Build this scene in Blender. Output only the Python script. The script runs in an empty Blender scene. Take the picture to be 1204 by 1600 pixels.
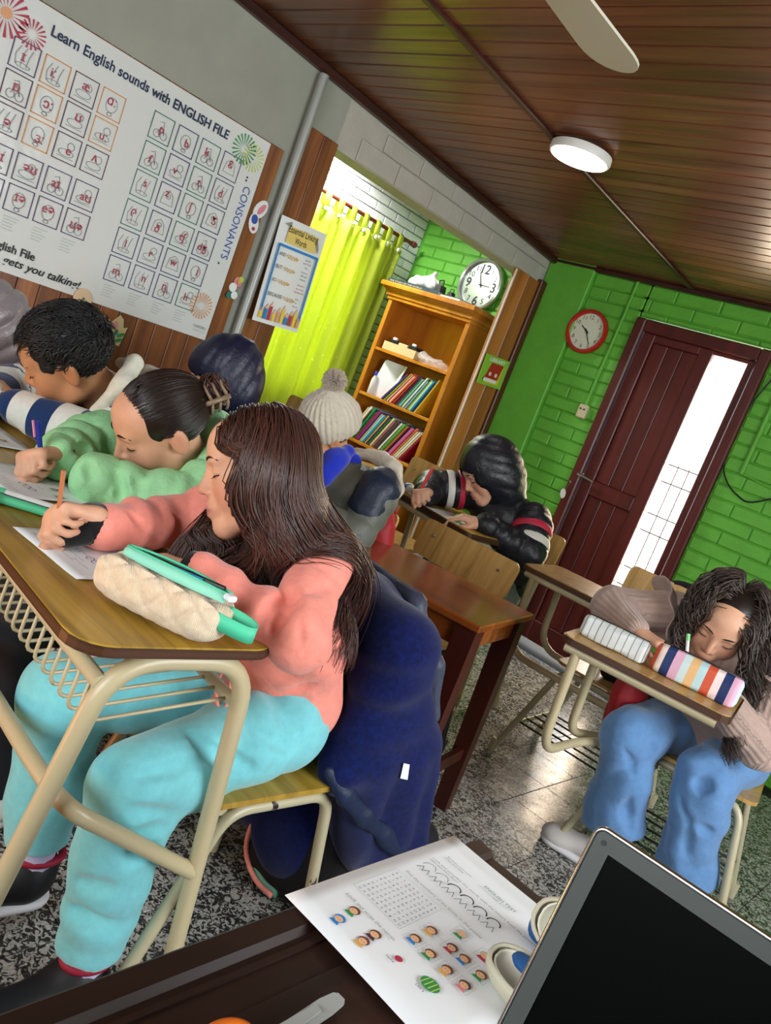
import bpy, bmesh, math, random
import numpy as np
from mathutils import Vector, Matrix

# ------------------------------------------------------------------ camera
scene = bpy.context.scene
COL = scene.collection
CAM_H = 1.235
cam_data = bpy.data.cameras.new('camera')
cam_data.sensor_fit = 'VERTICAL'
cam_data.sensor_height = 24.0
cam_data.lens = 1276.46 / 1600 * 24.0
cam_data.clip_start = 0.02
cam = bpy.data.objects.new('camera', cam_data)
COL.objects.link(cam)
_yaw, _pit, _rol = -0.676321, -0.159889, 0.368721
_f = Vector((math.sin(_yaw) * math.cos(_pit), math.cos(_yaw) * math.cos(_pit), math.sin(_pit)))
_r0 = Vector((math.cos(_yaw), -math.sin(_yaw), 0))
_u0 = _r0.cross(_f)
_r = math.cos(_rol) * _r0 + math.sin(_rol) * _u0
_u = -math.sin(_rol) * _r0 + math.cos(_rol) * _u0
cam.matrix_world = Matrix(((_r.x, _u.x, -_f.x, 0), (_r.y, _u.y, -_f.y, 0), (_r.z, _u.z, -_f.z, CAM_H), (0, 0, 0, 1)))
scene.camera = cam

# ------------------------------------------------------------------ world, lights, exposure
world = bpy.data.worlds.new('world')
scene.world = world
world.use_nodes = True
_bg = world.node_tree.nodes['Background']
_bg.inputs[0].default_value = (0.93, 0.97, 1.0, 1)
_bg.inputs[1].default_value = 5.0


def area_light(name, loc, aim, size, size_y, watts, col):
    d = bpy.data.lights.new(name, 'AREA')
    d.shape = 'RECTANGLE'
    d.size, d.size_y, d.energy, d.color = size, size_y, watts, col
    o = bpy.data.objects.new(name, d)
    COL.objects.link(o)
    o.location = loc
    o.rotation_euler = (Vector(aim) - Vector(loc)).to_track_quat('-Z', 'Y').to_euler()
    return o


# daylight entering through the windows the photograph does not show (right and rear walls)
area_light('window_daylight', (1.56, 1.75, 1.5), (-1.6, 1.6, 0.9), 1.9, 1.2, 62, (0.93, 0.97, 1.0))
area_light('rear_window_daylight', (-0.6, -1.56, 1.55), (-1.0, 2.0, 0.9), 1.6, 1.1, 38, (0.95, 0.98, 1.0))
# daylight behind the curtain and in the doorway
area_light('curtain_daylight', (-4.62, 3.55, 1.5), (-3.0, 3.7, 1.1), 1.2, 1.5, 26, (1.0, 0.98, 0.92))
area_light('door_daylight', (-1.76, 4.9, 1.1), (-1.70, 3.0, 0.6), 0.3, 1.7, 45, (1.0, 0.74, 0.48))
# glow of an electric bar heater standing on the floor left of the frame
area_light('heater_glow', (-1.75, -0.55, 0.35), (-1.2, 1.0, 0.5), 0.5, 0.25, 9, (1.0, 0.42, 0.14))

scene.view_settings.view_transform = 'Standard'
scene.view_settings.look = 'None'
scene.view_settings.gamma = 1.0
scene.view_settings.use_curve_mapping = False
scene.view_settings.exposure = 0.02
try:
    scene.cycles.use_denoising = True
    scene.cycles.max_bounces = 8
    scene.cycles.sample_clamp_indirect = 6.0
except Exception:
    pass

# ------------------------------------------------------------------ materials
random.seed(7)
RNG = np.random.default_rng(7)
MATS = {}


def lin(c):
    if isinstance(c, str):
        c = tuple(int(c[i:i + 2], 16) / 255 for i in (0, 2, 4))
        c = tuple(x / 12.92 if x <= 0.04045 else ((x + 0.055) / 1.055) ** 2.4 for x in c)
    return (c[0], c[1], c[2], 1.0)


class NT:
    """small helper round a node tree"""

    def __init__(s, name, rough=0.6, spec=0.4, metal=0.0):
        s.m = bpy.data.materials.new(name)
        s.m.use_nodes = True
        s.t = s.m.node_tree
        s.b = s.t.nodes['Principled BSDF']
        s.b.inputs['Roughness'].default_value = rough
        s.b.inputs['Metallic'].default_value = metal
        s.b.inputs['Specular IOR Level'].default_value = spec
        MATS[name] = s.m

    def n(s, typ, **kw):
        nd = s.t.nodes.new(typ)
        for k, v in kw.items():
            if k.startswith('i_'):
                key = k[2:]
                nd.inputs[int(key) if key.isdigit() else key.replace('_', ' ')].default_value = v
            else:
                setattr(nd, k, v)
        return nd

    def l(s, a, b):
        s.t.links.new(a, b)

    def color(s, sock):
        s.l(sock, s.b.inputs['Base Color'])

    def ramp(s, fac, stops, interp='LINEAR'):
        r = s.n('ShaderNodeValToRGB')
        r.color_ramp.interpolation = interp
        e = r.color_ramp.elements
        while len(e) < len(stops):
            e.new(0.5)
        for i, (p, c) in enumerate(stops):
            e[i].position = p
            e[i].color = lin(c) if not isinstance(c, float) else (c, c, c, 1)
        s.l(fac, r.inputs[0])
        return r.outputs[0]

    def pos(s, scale=(1, 1, 1), rnd=False, rot=(0, 0, 0), obj=False):
        if obj:
            src = s.n('ShaderNodeTexCoord').outputs['Object']
        else:
            src = s.n('ShaderNodeNewGeometry').outputs['Position']
        if rnd:
            oi = s.n('ShaderNodeObjectInfo')
            mu = s.n('ShaderNodeVectorMath', operation='SCALE')
            cb = s.n('ShaderNodeCombineXYZ')
            for i in range(3):
                s.l(oi.outputs['Random'], cb.inputs[i])
            s.l(cb.outputs[0], mu.inputs[0])
            mu.inputs['Scale'].default_value = 17.0
            ad = s.n('ShaderNodeVectorMath', operation='ADD')
            s.l(src, ad.inputs[0])
            s.l(mu.outputs[0], ad.inputs[1])
            src = ad.outputs[0]
        mp = s.n('ShaderNodeMapping')
        mp.inputs['Scale'].default_value = scale
        mp.inputs['Rotation'].default_value = rot
        s.l(src, mp.inputs[0])
        return mp.outputs[0]

    def noise(s, vec, scale=5, detail=4, rough=0.5, dist=0.0):
        nd = s.n('ShaderNodeTexNoise')
        nd.inputs['Scale'].default_value = scale
        nd.inputs['Detail'].default_value = detail
        nd.inputs['Roughness'].default_value = rough
        nd.inputs['Distortion'].default_value = dist
        s.l(vec, nd.inputs['Vector'])
        return nd.outputs[0]

    def bump(s, h, strength=0.3, dist=0.01):
        b = s.n('ShaderNodeBump')
        b.inputs['Strength'].default_value = strength
        b.inputs['Distance'].default_value = dist
        s.l(h, b.inputs['Height'])
        s.l(b.outputs[0], s.b.inputs['Normal'])

    def mix(s, fac, a, b):
        m = s.n('ShaderNodeMix', data_type='RGBA')
        if isinstance(fac, float):
            m.inputs[0].default_value = fac
        else:
            s.l(fac, m.inputs[0])
        for sock, v in ((m.inputs[6], a), (m.inputs[7], b)):
            if isinstance(v, (tuple, str)):
                sock.default_value = lin(v)
            else:
                s.l(v, sock)
        return m.outputs[2]


def plain(name, c, rough=0.6, spec=0.4, metal=0.0, var=0.0, nscale=40, bump=0.0, sheen=0.0):
    t = NT(name, rough, spec, metal)
    t.b.inputs['Base Color'].default_value = lin(c)
    if var or bump:
        v = t.pos()
        f = t.noise(v, nscale, 5, 0.6)
        if var:
            c0 = lin(c)
            a = tuple(max(0, x * (1 - var)) for x in c0[:3])
            b = tuple(min(1, x * (1 + var)) for x in c0[:3])
            t.color(t.ramp(f, [(0.3, a), (0.7, b)]))
        if bump:
            t.bump(f, bump, 0.004)
    if sheen:
        t.b.inputs['Sheen Weight'].default_value = sheen
    return t.m


def wood(name, stops, scale=(1, 1, 1), ns=6.0, rough=0.35, rnd=True, bump=0.08, obj=False, var=0.25, coat=0.0, spec=0.5):
    """grain: noise stretched along the axis whose scale is small"""
    t = NT(name, rough, spec)
    v = t.pos(scale, rnd, obj=obj)
    f = t.noise(v, ns, 6, 0.62, 0.6)
    c = t.ramp(f, stops)
    if rnd and var:
        oi = t.n('ShaderNodeObjectInfo')
        hs = t.n('ShaderNodeHueSaturation')
        mr = t.n('ShaderNodeMapRange')
        mr.inputs[3].default_value = 1 - var
        mr.inputs[4].default_value = 1 + var
        t.l(oi.outputs['Random'], mr.inputs[0])
        t.l(mr.outputs[0], hs.inputs['Value'])
        t.l(c, hs.inputs['Color'])
        c = hs.outputs[0]
    t.color(c)
    if bump:
        t.bump(f, bump, 0.004)
    if coat:
        t.b.inputs['Coat Weight'].default_value = coat
        t.b.inputs['Coat Roughness'].default_value = 0.15
    return t.m


def chipped(name, c, dark, rough=0.35, scale=9.0, thr=0.66):
    """old enamel with worn patches showing dark metal"""
    t = NT(name, rough, 0.5)
    v = t.pos((1, 1, 0.45))
    f = t.noise(v, scale, 5, 0.6, 0.4)
    fine = t.noise(t.pos(), 3.0, 3)
    c0 = lin(c)
    base = t.ramp(fine, [(0.3, tuple(x * 0.86 for x in c0[:3])), (0.7, c0[:3])])
    k = t.ramp(f, [(thr, 0.0), (thr + 0.012, 1.0)])
    t.color(t.mix(k, base, dark))
    return t.m


def brick_paint(name, c, var=0.12, rough=0.55):
    t = NT(name, rough, 0.4)
    v = t.pos()
    f = t.noise(v, 9, 4, 0.6)
    c0 = lin(c)[:3]
    t.color(t.ramp(f, [(0.3, tuple(x * (1 - var) for x in c0)), (0.7, tuple(min(1, x * (1 + var)) for x in c0))]))
    g = t.noise(v, 38, 6, 0.65)
    t.bump(g, 0.35, 0.01)
    return t.m


plain('plaster', '989a8d', 0.8, 0.2, var=0.06, nscale=6)
brick_paint('white_paint', 'b3afa2', 0.06)
brick_paint('bright_white_paint', 'dcdfe0', 0.05)
brick_paint('green_paint', '60ab37', 0.08, 0.5)
brick_paint('green_joint_shade', '4f9a2a', 0.08, 0.6)  # same paint as the bricks; the darker green puts recess shade into the joints
plain('white_joint', '8d8c86', 0.8)
wood('wainscot_wood', [(0.25, '46240f'), (0.5, '764420'), (0.75, '96602f')], (1, 3.0, 0.16), 7, 0.38)
wood('ceiling_wood', [(0.25, '3e2214'), (0.5, '6b4028'), (0.75, '86553a')], (0.16, 3.0, 3.0), 7, 0.3, bump=0.12)
wood('batten_wood', [(0.3, '2a120c'), (0.7, '46201a')], (2, 0.2, 2), 7, 0.4)
wood('pillar_wood', [(0.25, '80481c'), (0.5, 'b06c30'), (0.75, 'c58444')], (2, 2, 0.14), 6, 0.35)
wood('dark_trim_wood', [(0.3, '3c1a0c'), (0.7, '5c2c14')], (2, 2, 0.15), 6, 0.4)
wood('door_wood', [(0.25, '3a1110'), (0.5, '551a16'), (0.75, '68241c')], (3, 1, 0.12), 6, 0.36, var=0.12)
wood('bookcase_wood', [(0.25, '93520e'), (0.5, 'b9741c'), (0.75, 'cf8c30')], (1, 1, 0.16), 6, 0.35, var=0.08)
wood('desk_laminate', [(0.28, '7d5f1e'), (0.5, 'a8842f'), (0.72, 'ba9842')], (0.2, 2.6, 1), 12, 0.32, rnd=False, bump=0.02)
wood('seat_wood', [(0.28, '8a6630'), (0.5, 'b18a4c'), (0.72, 'c49f62')], (2.6, 1, 0.2), 12, 0.35, var=0.08, bump=0.03)
wood('ply_edge', [(0.3, '2e1a10'), (0.7, '55331d')], (0.3, 0.3, 60), 3, 0.4, rnd=False)
wood('table_wood', [(0.25, '55240c'), (0.5, '874316'), (0.75, 'a55e28')], (0.25, 2.2, 2), 6, 0.22, rnd=False, bump=0.03, coat=0.4)
wood('table_leg_wood', [(0.3, '30100a'), (0.7, '4c1c12')], (2, 2, 0.2), 6, 0.35)
wood('teacher_wood', [(0.25, '150a06'), (0.5, '28150d'), (0.75, '382016')], (1.8, 0.2, 2), 9, 0.5, rnd=False, bump=0.04, spec=0.3)
chipped('cream_enamel', 'c3b48e', '2a1a18', thr=0.68)
chipped('worn_enamel', 'b9b090', '241816', thr=0.59)
plain('dark_metal', '1c1817', 0.45, 0.5)
plain('grey_pipe', '9a9d96', 0.4, 0.5, 0.25)
plain('white_plastic', 'd8d8d2', 0.45)
plain('cream_plastic', 'c9bd98', 0.5)
plain('black', '0b0b0c', 0.5)
plain('black_plastic', '121315', 0.45)
plain('chrome', 'c9c9c6', 0.2, 0.5, 1.0)
plain('paper', 'e6e9ea', 0.7, 0.2)
plain('fan_white', 'c9c4b0', 0.5)


def emit(name, c, s):
    t = NT(name)
    t.b.inputs['Emission Color'].default_value = lin(c)
    t.b.inputs['Emission Strength'].default_value = s
    t.b.inputs['Base Color'].default_value = lin(c)
    return t.m


def glassy(name, c=(1, 1, 1), alpha=0.12, rough=0.05):
    t = NT(name, rough, 0.5)
    t.b.inputs['Base Color'].default_value = lin(c)
    t.b.inputs['Alpha'].default_value = alpha
    return t.m


emit('lamp_glow', (1.0, 0.97, 0.92), 14.0)
glassy('door_glass', (0.95, 0.97, 1.0), 0.08)
glassy('clear_plastic', (0.9, 0.92, 0.9), 0.28, 0.15)

# floor terrazzo
t = NT('terrazzo', 0.3, 0.5)
v = t.pos()
f1 = t.noise(v, 62, 2, 0.5, 1.6)
f2 = t.noise(v, 150, 2, 0.5)
base = t.ramp(f2, [(0.35, '232322'), (0.65, '3f3f3d')])
chip = t.ramp(f2, [(0.3, '8d8c86'), (0.7, 'bab9b2')])
t.color(t.mix(t.ramp(f1, [(0.49, 0.0), (0.52, 1.0)]), base, chip))
t.b.inputs['Roughness'].default_value = 0.3
rr = t.ramp(t.noise(v, 7, 4, 0.6), [(0.3, 0.16), (0.7, 0.34)])
t.l(rr, t.b.inputs['Roughness'])
plain('grout', '151514', 0.8)

# lime curtain cloth: lets the window light through
t = NT('curtain_cloth', 0.8, 0.1)
v = t.pos()
f = t.noise(v, 34, 3, 0.5)
c = t.ramp(f, [(0.66, 'c0cc50'), (0.70, 'd3dc84')])
t.color(c)
tr = t.n('ShaderNodeBsdfTranslucent')
t.l(c, tr.inputs[0])
ms = t.n('ShaderNodeMixShader')
ms.inputs[0].default_value = 0.6
out = t.t.nodes['Material Output']
t.l(t.b.outputs[0], ms.inputs[1])
t.l(tr.outputs[0], ms.inputs[2])
t.l(ms.outputs[0], out.inputs[0])


# ------------------------------------------------------------------ object helpers
def wloc(o):
    p = Vector((0, 0, 0))
    while o is not None:
        p += o.location
        o = o.parent
    return p


def props(o, label=None, cat=None, group=None, kind=None):
    if label:
        o['label'] = label
    if cat:
        o['category'] = cat
    if group:
        o['group'] = group
    if kind:
        o['kind'] = kind
    return o


def thing(name, label, cat, loc=(0, 0, 0), group=None):
    o = bpy.data.objects.new(name, None)
    COL.objects.link(o)
    o.empty_display_size = 0.1
    o.location = loc
    return props(o, label, cat, group)


def as_mat(m):
    return MATS[m] if isinstance(m, str) else m


class MB:
    """collects shapes (world coordinates) and links them as one mesh object"""

    def __init__(s):
        s.v, s.f, s.mi, s.n = [], [], [], 0

    def add(s, v, f, mi=0):
        v = np.asarray(v, float)
        s.v.append(v)
        for q in f:
            s.f.append(tuple(int(i) + s.n for i in q))
            s.mi.append(mi)
        s.n += len(v)
        return s

    def box(s, c, size, R=None, mi=0, b=0.0):
        h = np.asarray(size, float) / 2
        if b <= 0:
            v = np.array([[x, y, z] for x in (-1, 1) for y in (-1, 1) for z in (-1, 1)], float) * h
            f = [(0, 1, 3, 2), (4, 6, 7, 5), (0, 4, 5, 1), (2, 3, 7, 6), (0, 2, 6, 4), (1, 5, 7, 3)]
        else:
            b = min(b, *(h * 0.9))
            v, f = chamfer_box(h, b)
        if R is not None:
            v = v @ np.asarray(R).T
        return s.add(v + np.asarray(c, float), f, mi)

    def tube(s, path, r, n=10, fillet=0.0, mi=0, seg=6, cap=True, closed=False):
        p = np.asarray(path, float)
        if fillet > 0:
            p = fillet_path(p, fillet, seg)
        rr = np.full(len(p), r) if np.isscalar(r) else np.interp(np.linspace(0, 1, len(p)), np.linspace(0, 1, len(r)), r)
        v, f = sweep(p, rr, n, cap, closed)
        return s.add(v, f, mi)

    def lathe(s, c, prof, n=24, axis=(0, 0, 1), mi=0):
        """prof: (radius, height) pairs along axis"""
        a = np.asarray(axis, float)
        a /= np.linalg.norm(a)
        t = np.array([1, 0, 0]) if abs(a[0]) < 0.9 else np.array([0, 1, 0])
        u = np.cross(a, t)
        u /= np.linalg.norm(u)
        w = np.cross(a, u)
        th = np.linspace(0, 2 * np.pi, n, endpoint=False)
        ring = np.outer(np.cos(th), u) + np.outer(np.sin(th), w)
        v = np.concatenate([ring * r + a * h for r, h in prof]) + np.asarray(c, float)
        f = []
        for k in range(len(prof) - 1):
            for i in range(n):
                j = (i + 1) % n
                f.append((k * n + i, k * n + j, k * n + n + j, k * n + n + i))
        f.append(tuple(range(n))[::-1])
        f.append(tuple((len(prof) - 1) * n + i for i in range(n)))
        return s.add(v, f, mi)

    def prism(s, poly, o, ux, uy, th, mi=0):
        """polygon (2D) in the plane o + x*ux + y*uy, extruded by th along ux x uy"""
        ux, uy, o = np.asarray(ux, float), np.asarray(uy, float), np.asarray(o, float)
        nz = np.cross(ux, uy)
        p = np.array([o + a * ux + b * uy for a, b in poly])
        n = len(p)
        v = np.concatenate([p, p + nz * th])
        f = [tuple(range(n))[::-1], tuple(range(n, 2 * n))]
        f += [(i, (i + 1) % n, n + (i + 1) % n, n + i) for i in range(n)]
        return s.add(v, f, mi)

    def grid(s, P, mi=0, close_u=False):
        """P: (nu,nv,3) sheet"""
        P = np.asarray(P, float)
        nu, nv = P.shape[:2]
        f = []
        for i in range(nu if close_u else nu - 1):
            for j in range(nv - 1):
                a, b = i * nv + j, ((i + 1) % nu) * nv + j
                f.append((a, b, b + 1, a + 1))
        return s.add(P.reshape(-1, 3), f, mi)

    def sheet(s, P, th, mi=0):
        """closed thin slab from a grid of points"""
        P = np.asarray(P, float)
        nu, nv = P.shape[:2]
        du = np.gradient(P, axis=0)
        dv = np.gradient(P, axis=1)
        N = np.cross(du, dv)
        N /= np.linalg.norm(N, axis=2, keepdims=True) + 1e-9
        Q = P + N * th
        m = nu * nv
        f = []
        idx = lambda i, j, k: k * m + i * nv + j
        for i in range(nu - 1):
            for j in range(nv - 1):
                f.append((idx(i, j, 0), idx(i, j + 1, 0), idx(i + 1, j + 1, 0), idx(i + 1, j, 0)))
                f.append((idx(i, j, 1), idx(i + 1, j, 1), idx(i + 1, j + 1, 1), idx(i, j + 1, 1)))
        for i in range(nu - 1):
            f.append((idx(i, 0, 0), idx(i + 1, 0, 0), idx(i + 1, 0, 1), idx(i, 0, 1)))
            f.append((idx(i, nv - 1, 0), idx(i, nv - 1, 1), idx(i + 1, nv - 1, 1), idx(i + 1, nv - 1, 0)))
        for j in range(nv - 1):
            f.append((idx(0, j, 0), idx(0, j, 1), idx(0, j + 1, 1), idx(0, j + 1, 0)))
            f.append((idx(nu - 1, j, 0), idx(nu - 1, j + 1, 0), idx(nu - 1, j + 1, 1), idx(nu - 1, j, 1)))
        return s.add(np.concatenate([P.reshape(-1, 3), Q.reshape(-1, 3)]), f, mi)

    def ball(s, c, r, R=None, nu=14, nv=9, mi=0):
        th = np.linspace(0, np.pi, nv)
        ph = np.linspace(0, 2 * np.pi, nu, endpoint=False)
        v = np.array([[math.sin(a) * math.cos(b), math.sin(a) * math.sin(b), math.cos(a)] for a in th for b in ph])
        v = v * (np.asarray(r, float) if not np.isscalar(r) else r)
        if R is not None:
            v = v @ np.asarray(R).T
        f = []
        for i in range(nv - 1):
            for j in range(nu):
                k = (j + 1) % nu
                f.append((i * nu + j, i * nu + nu + j, i * nu + nu + k, i * nu + k))
        return s.add(v + np.asarray(c, float), f, mi)

    def build(s, name, mat, parent=None, smooth=False, **kw):
        v = np.concatenate(s.v) if s.v else np.zeros((0, 3))
        return mk(name, v, s.f, mat, parent, smooth, s.mi, **kw)


def mk(name, v, f, mat, parent=None, smooth=False, mi=None, label=None, cat=None, group=None, kind=None, attrs=None, origin=None):
    v = np.asarray(v, float)
    if parent is not None:
        org = np.array(wloc(parent))
    elif origin is not None:
        org = np.asarray(origin, float)
    elif len(v):
        org = np.array([(v[:, 0].min() + v[:, 0].max()) / 2, (v[:, 1].min() + v[:, 1].max()) / 2, v[:, 2].min()])
    else:
        org = np.zeros(3)
    me = bpy.data.meshes.new(name)
    if isinstance(f, np.ndarray):
        me.vertices.add(len(v))
        me.vertices.foreach_set('co', (v - org).astype(np.float32).ravel())
        k = f.shape[1]
        me.loops.add(f.size)
        me.loops.foreach_set('vertex_index', f.astype(np.int32).ravel())
        me.polygons.add(len(f))
        me.polygons.foreach_set('loop_start', np.arange(0, f.size, k, dtype=np.int32))
        me.update(calc_edges=True)
    else:
        me.from_pydata((v - org).tolist(), [], f)
    for m in (mat if isinstance(mat, (list, tuple)) else [mat]):
        me.materials.append(as_mat(m))
    if mi is not None and len(me.polygons) == len(mi) and any(mi):
        me.polygons.foreach_set('material_index', np.asarray(mi, np.int32))
    if smooth:
        me.polygons.foreach_set('use_smooth', np.ones(len(me.polygons), bool))
        if smooth == 'auto':
            me.set_sharp_from_angle(angle=math.radians(40))
    for nm, arr in (attrs or {}).items():
        arr = np.asarray(arr, np.float32)
        if arr.ndim == 1:
            a = me.attributes.new(nm, 'FLOAT', 'POINT')
            a.data.foreach_set('value', arr)
        else:
            a = me.attributes.new(nm, 'FLOAT_COLOR', 'POINT')
            a.data.foreach_set('color', np.concatenate([arr, np.ones((len(arr), 1), np.float32)], 1).ravel())
    o = bpy.data.objects.new(name, me)
    COL.objects.link(o)
    if parent is not None:
        o.parent = parent
    else:
        o.location = org
    return props(o, label, cat, group, kind)


def chamfer_box(h, b):
    v, f = [], []
    idx = {}
    for sx in (-1, 1):
        for sy in (-1, 1):
            for sz in (-1, 1):
                for ax in range(3):
                    p = np.array([sx, sy, sz]) * h
                    for k in range(3):
                        if k != ax:
                            p[k] -= (sx, sy, sz)[k] * b
                    idx[(sx, sy, sz, ax)] = len(v)
                    v.append(p)
    g = lambda s, ax: idx[(s[0], s[1], s[2], ax)]
    for ax in range(3):
        a1, a2 = (ax + 1) % 3, (ax + 2) % 3
        for sg in (-1, 1):
            q = []
            for e1, e2 in ((-1, -1), (1, -1), (1, 1), (-1, 1)):
                s = [0, 0, 0]
                s[ax], s[a1], s[a2] = sg, e1, e2
                q.append(g(s, ax))
            f.append(tuple(q if sg > 0 else q[::-1]))
        for e1 in (-1, 1):
            for e2 in (-1, 1):
                s0, s1 = [0] * 3, [0] * 3
                s0[ax], s0[a1], s0[a2] = -1, e1, e2
                s1[ax], s1[a1], s1[a2] = 1, e1, e2
                q = [g(s0, a1), g(s1, a1), g(s1, a2), g(s0, a2)]
                f.append(tuple(q if e1 * e2 < 0 else q[::-1]))
    for sx in (-1, 1):
        for sy in (-1, 1):
            for sz in (-1, 1):
                q = [g((sx, sy, sz), 0), g((sx, sy, sz), 1), g((sx, sy, sz), 2)]
                f.append(tuple(q if sx * sy * sz > 0 else q[::-1]))
    return np.array(v), f


def fillet_path(p, r, seg=6):
    out = [p[0]]
    for i in range(1, len(p) - 1):
        a, b, c = p[i - 1], p[i], p[i + 1]
        d1, d2 = a - b, c - b
        l1, l2 = np.linalg.norm(d1), np.linalg.norm(d2)
        t = min(r, l1 * 0.49, l2 * 0.49)
        q0, q1 = b + d1 / l1 * t, b + d2 / l2 * t
        for k in np.linspace(0, 1, seg + 1):
            out.append((1 - k) ** 2 * q0 + 2 * k * (1 - k) * b + k * k * q1)
    out.append(p[-1])
    return np.array(out)


def smooth_path(p, n=24):
    """Catmull-Rom through the points"""
    p = np.asarray(p, float)
    q = np.concatenate([[2 * p[0] - p[1]], p, [2 * p[-1] - p[-2]]])
    out = []
    m = len(p) - 1
    for t in np.linspace(0, m, n):
        i = min(int(t), m - 1)
        u = t - i
        a, b, c, d = q[i], q[i + 1], q[i + 2], q[i + 3]
        out.append(0.5 * (2 * b + (c - a) * u + (2 * a - 5 * b + 4 * c - d) * u * u + (3 * b - a - 3 * c + d) * u ** 3))
    return np.array(out)


def sweep(p, r, n=8, cap=True, closed=False):
    m = len(p)
    d = np.gradient(p, axis=0)
    if closed:
        d = np.roll(p, -1, 0) - np.roll(p, 1, 0)
    d /= np.linalg.norm(d, axis=1, keepdims=True) + 1e-12
    t0 = d[0]
    u = np.cross(t0, [0, 0, 1.0]) if abs(t0[2]) < 0.9 else np.cross(t0, [1.0, 0, 0])
    u /= np.linalg.norm(u)
    th = np.linspace(0, 2 * np.pi, n, endpoint=False)
    V = []
    for i in range(m):
        u = u - d[i] * (u @ d[i])
        u /= np.linalg.norm(u) + 1e-12
        w = np.cross(d[i], u)
        V.append(p[i] + r[i] * (np.outer(np.cos(th), u) + np.outer(np.sin(th), w)))
    f = []
    for i in range(m if closed else m - 1):
        k = (i + 1) % m
        for j in range(n):
            q = (j + 1) % n
            f.append((i * n + j, i * n + q, k * n + q, k * n + j))
    if cap and not closed:
        f.append(tuple(range(n))[::-1])
        f.append(tuple((m - 1) * n + j for j in range(n)))
    return np.concatenate(V), f


def rotz(a):
    c, s = math.cos(a), math.sin(a)
    return np.array([[c, -s, 0], [s, c, 0], [0, 0, 1]])


def rounded_rect(w, h, r, n=5):
    out = []
    for cx, cy, a0 in ((w / 2 - r, h / 2 - r, 0), (-w / 2 + r, h / 2 - r, 90), (-w / 2 + r, -h / 2 + r, 180), (w / 2 - r, -h / 2 + r, 270)):
        for k in range(n + 1):
            a = math.radians(a0 + 90 * k / n)
            out.append((cx + r * math.cos(a), cy + r * math.sin(a)))
    return out


def dup_tree(o, loc=None, rotz_=None, label=None, group=None):
    c = o.copy()
    COL.objects.link(c)
    if loc is not None:
        c.location = loc
    if rotz_ is not None:
        c.rotation_euler = (0, 0, rotz_)
    if label:
        c['label'] = label
    if group:
        c['group'] = group
    stack = [(o, c)]
    while stack:
        a, b = stack.pop()
        for ch in list(a.children):
            d = ch.copy()
            COL.objects.link(d)
            d.parent = b
            stack.append((ch, d))
    return c


_text_cache = {}


def text_mesh(s, shear=0.0, bold=0.0):
    key = (s, shear, bold)
    if key not in _text_cache:
        cu = bpy.data.curves.new('txt', 'FONT')
        cu.body = s
        cu.size = 1.0
        cu.shear = shear
        cu.offset = bold
        cu.resolution_u = 3
        ob = bpy.data.objects.new('txt', cu)
        COL.objects.link(ob)
        dg = bpy.context.evaluated_depsgraph_get()
        me = bpy.data.meshes.new_from_object(ob.evaluated_get(dg))
        v = np.zeros(len(me.vertices) * 3)
        me.vertices.foreach_get('co', v)
        v = v.reshape(-1, 3)
        f = [tuple(p.vertices) for p in me.polygons]
        bpy.data.objects.remove(ob)
        bpy.data.curves.remove(cu)
        bpy.data.meshes.remove(me)
        _text_cache[key] = (v, f)
    return _text_cache[key]


def put_text(mb, s, o, ux, uy, h=None, w=None, align='C', mi=0, shear=0.0, bold=0.0):
    """flat lettering: o anchor, ux/uy unit directions; h = cap height, w = full width (either scales)"""
    v, f = text_mesh(s, shear, bold)
    if not len(v):
        return
    x0, x1 = v[:, 0].min(), v[:, 0].max()
    y0, y1 = v[:, 1].min(), v[:, 1].max()
    sx = sy = (h / 0.7) if h else w / (x1 - x0)
    if h and w:
        sx = w / (x1 - x0)
    ax = {'L': x0, 'C': (x0 + x1) / 2, 'R': x1}[align]
    ay = (y0 + y1) / 2 if align == 'C' else 0.0
    ux, uy, o = (np.asarray(q, float) for q in (ux, uy, o))
    mb.add(o + np.outer((v[:, 0] - ax) * sx, ux) + np.outer((v[:, 1] - ay) * sy, uy), f, mi)
# ================================================================== the room
XL, YF = -3.06, 4.5
CZ = lambda y: 2.275 + 0.036 * (YF - y)


def structure(name, mb, mat, parent=None, **kw):
    return mb.build(name, mat, parent, kind='structure', **kw)


# floor slab and terrazzo tiles
floor = structure('floor', MB().box((-1.4, 1.6, -0.06), (6.4, 6.6, 0.1)), 'grout')
TS = 0.2435
tile_me = None
for ix in range(-12, 10):
    for iy in range(-2, 15):
        x, y = -1.102 + (ix + 0.5) * TS, 2.63 + (iy - 8 + 0.5) * TS
        if y > 4.49 or x < -3.0 or x > 0.9 or (x < -2.2 and y < 1.0) or y < 0.4:
            continue
        if tile_me is None:
            o = MB().box((x, y, -0.006), (TS - 0.0025, TS - 0.0025, 0.012), b=0.001).build('tile', 'terrazzo', floor)
            tile_me = o.data
            t0 = (x, y)
        else:
            o = bpy.data.objects.new('tile', tile_me)
            COL.objects.link(o)
            o.parent = floor
            o.location = (x - t0[0], y - t0[1], 0)

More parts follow.
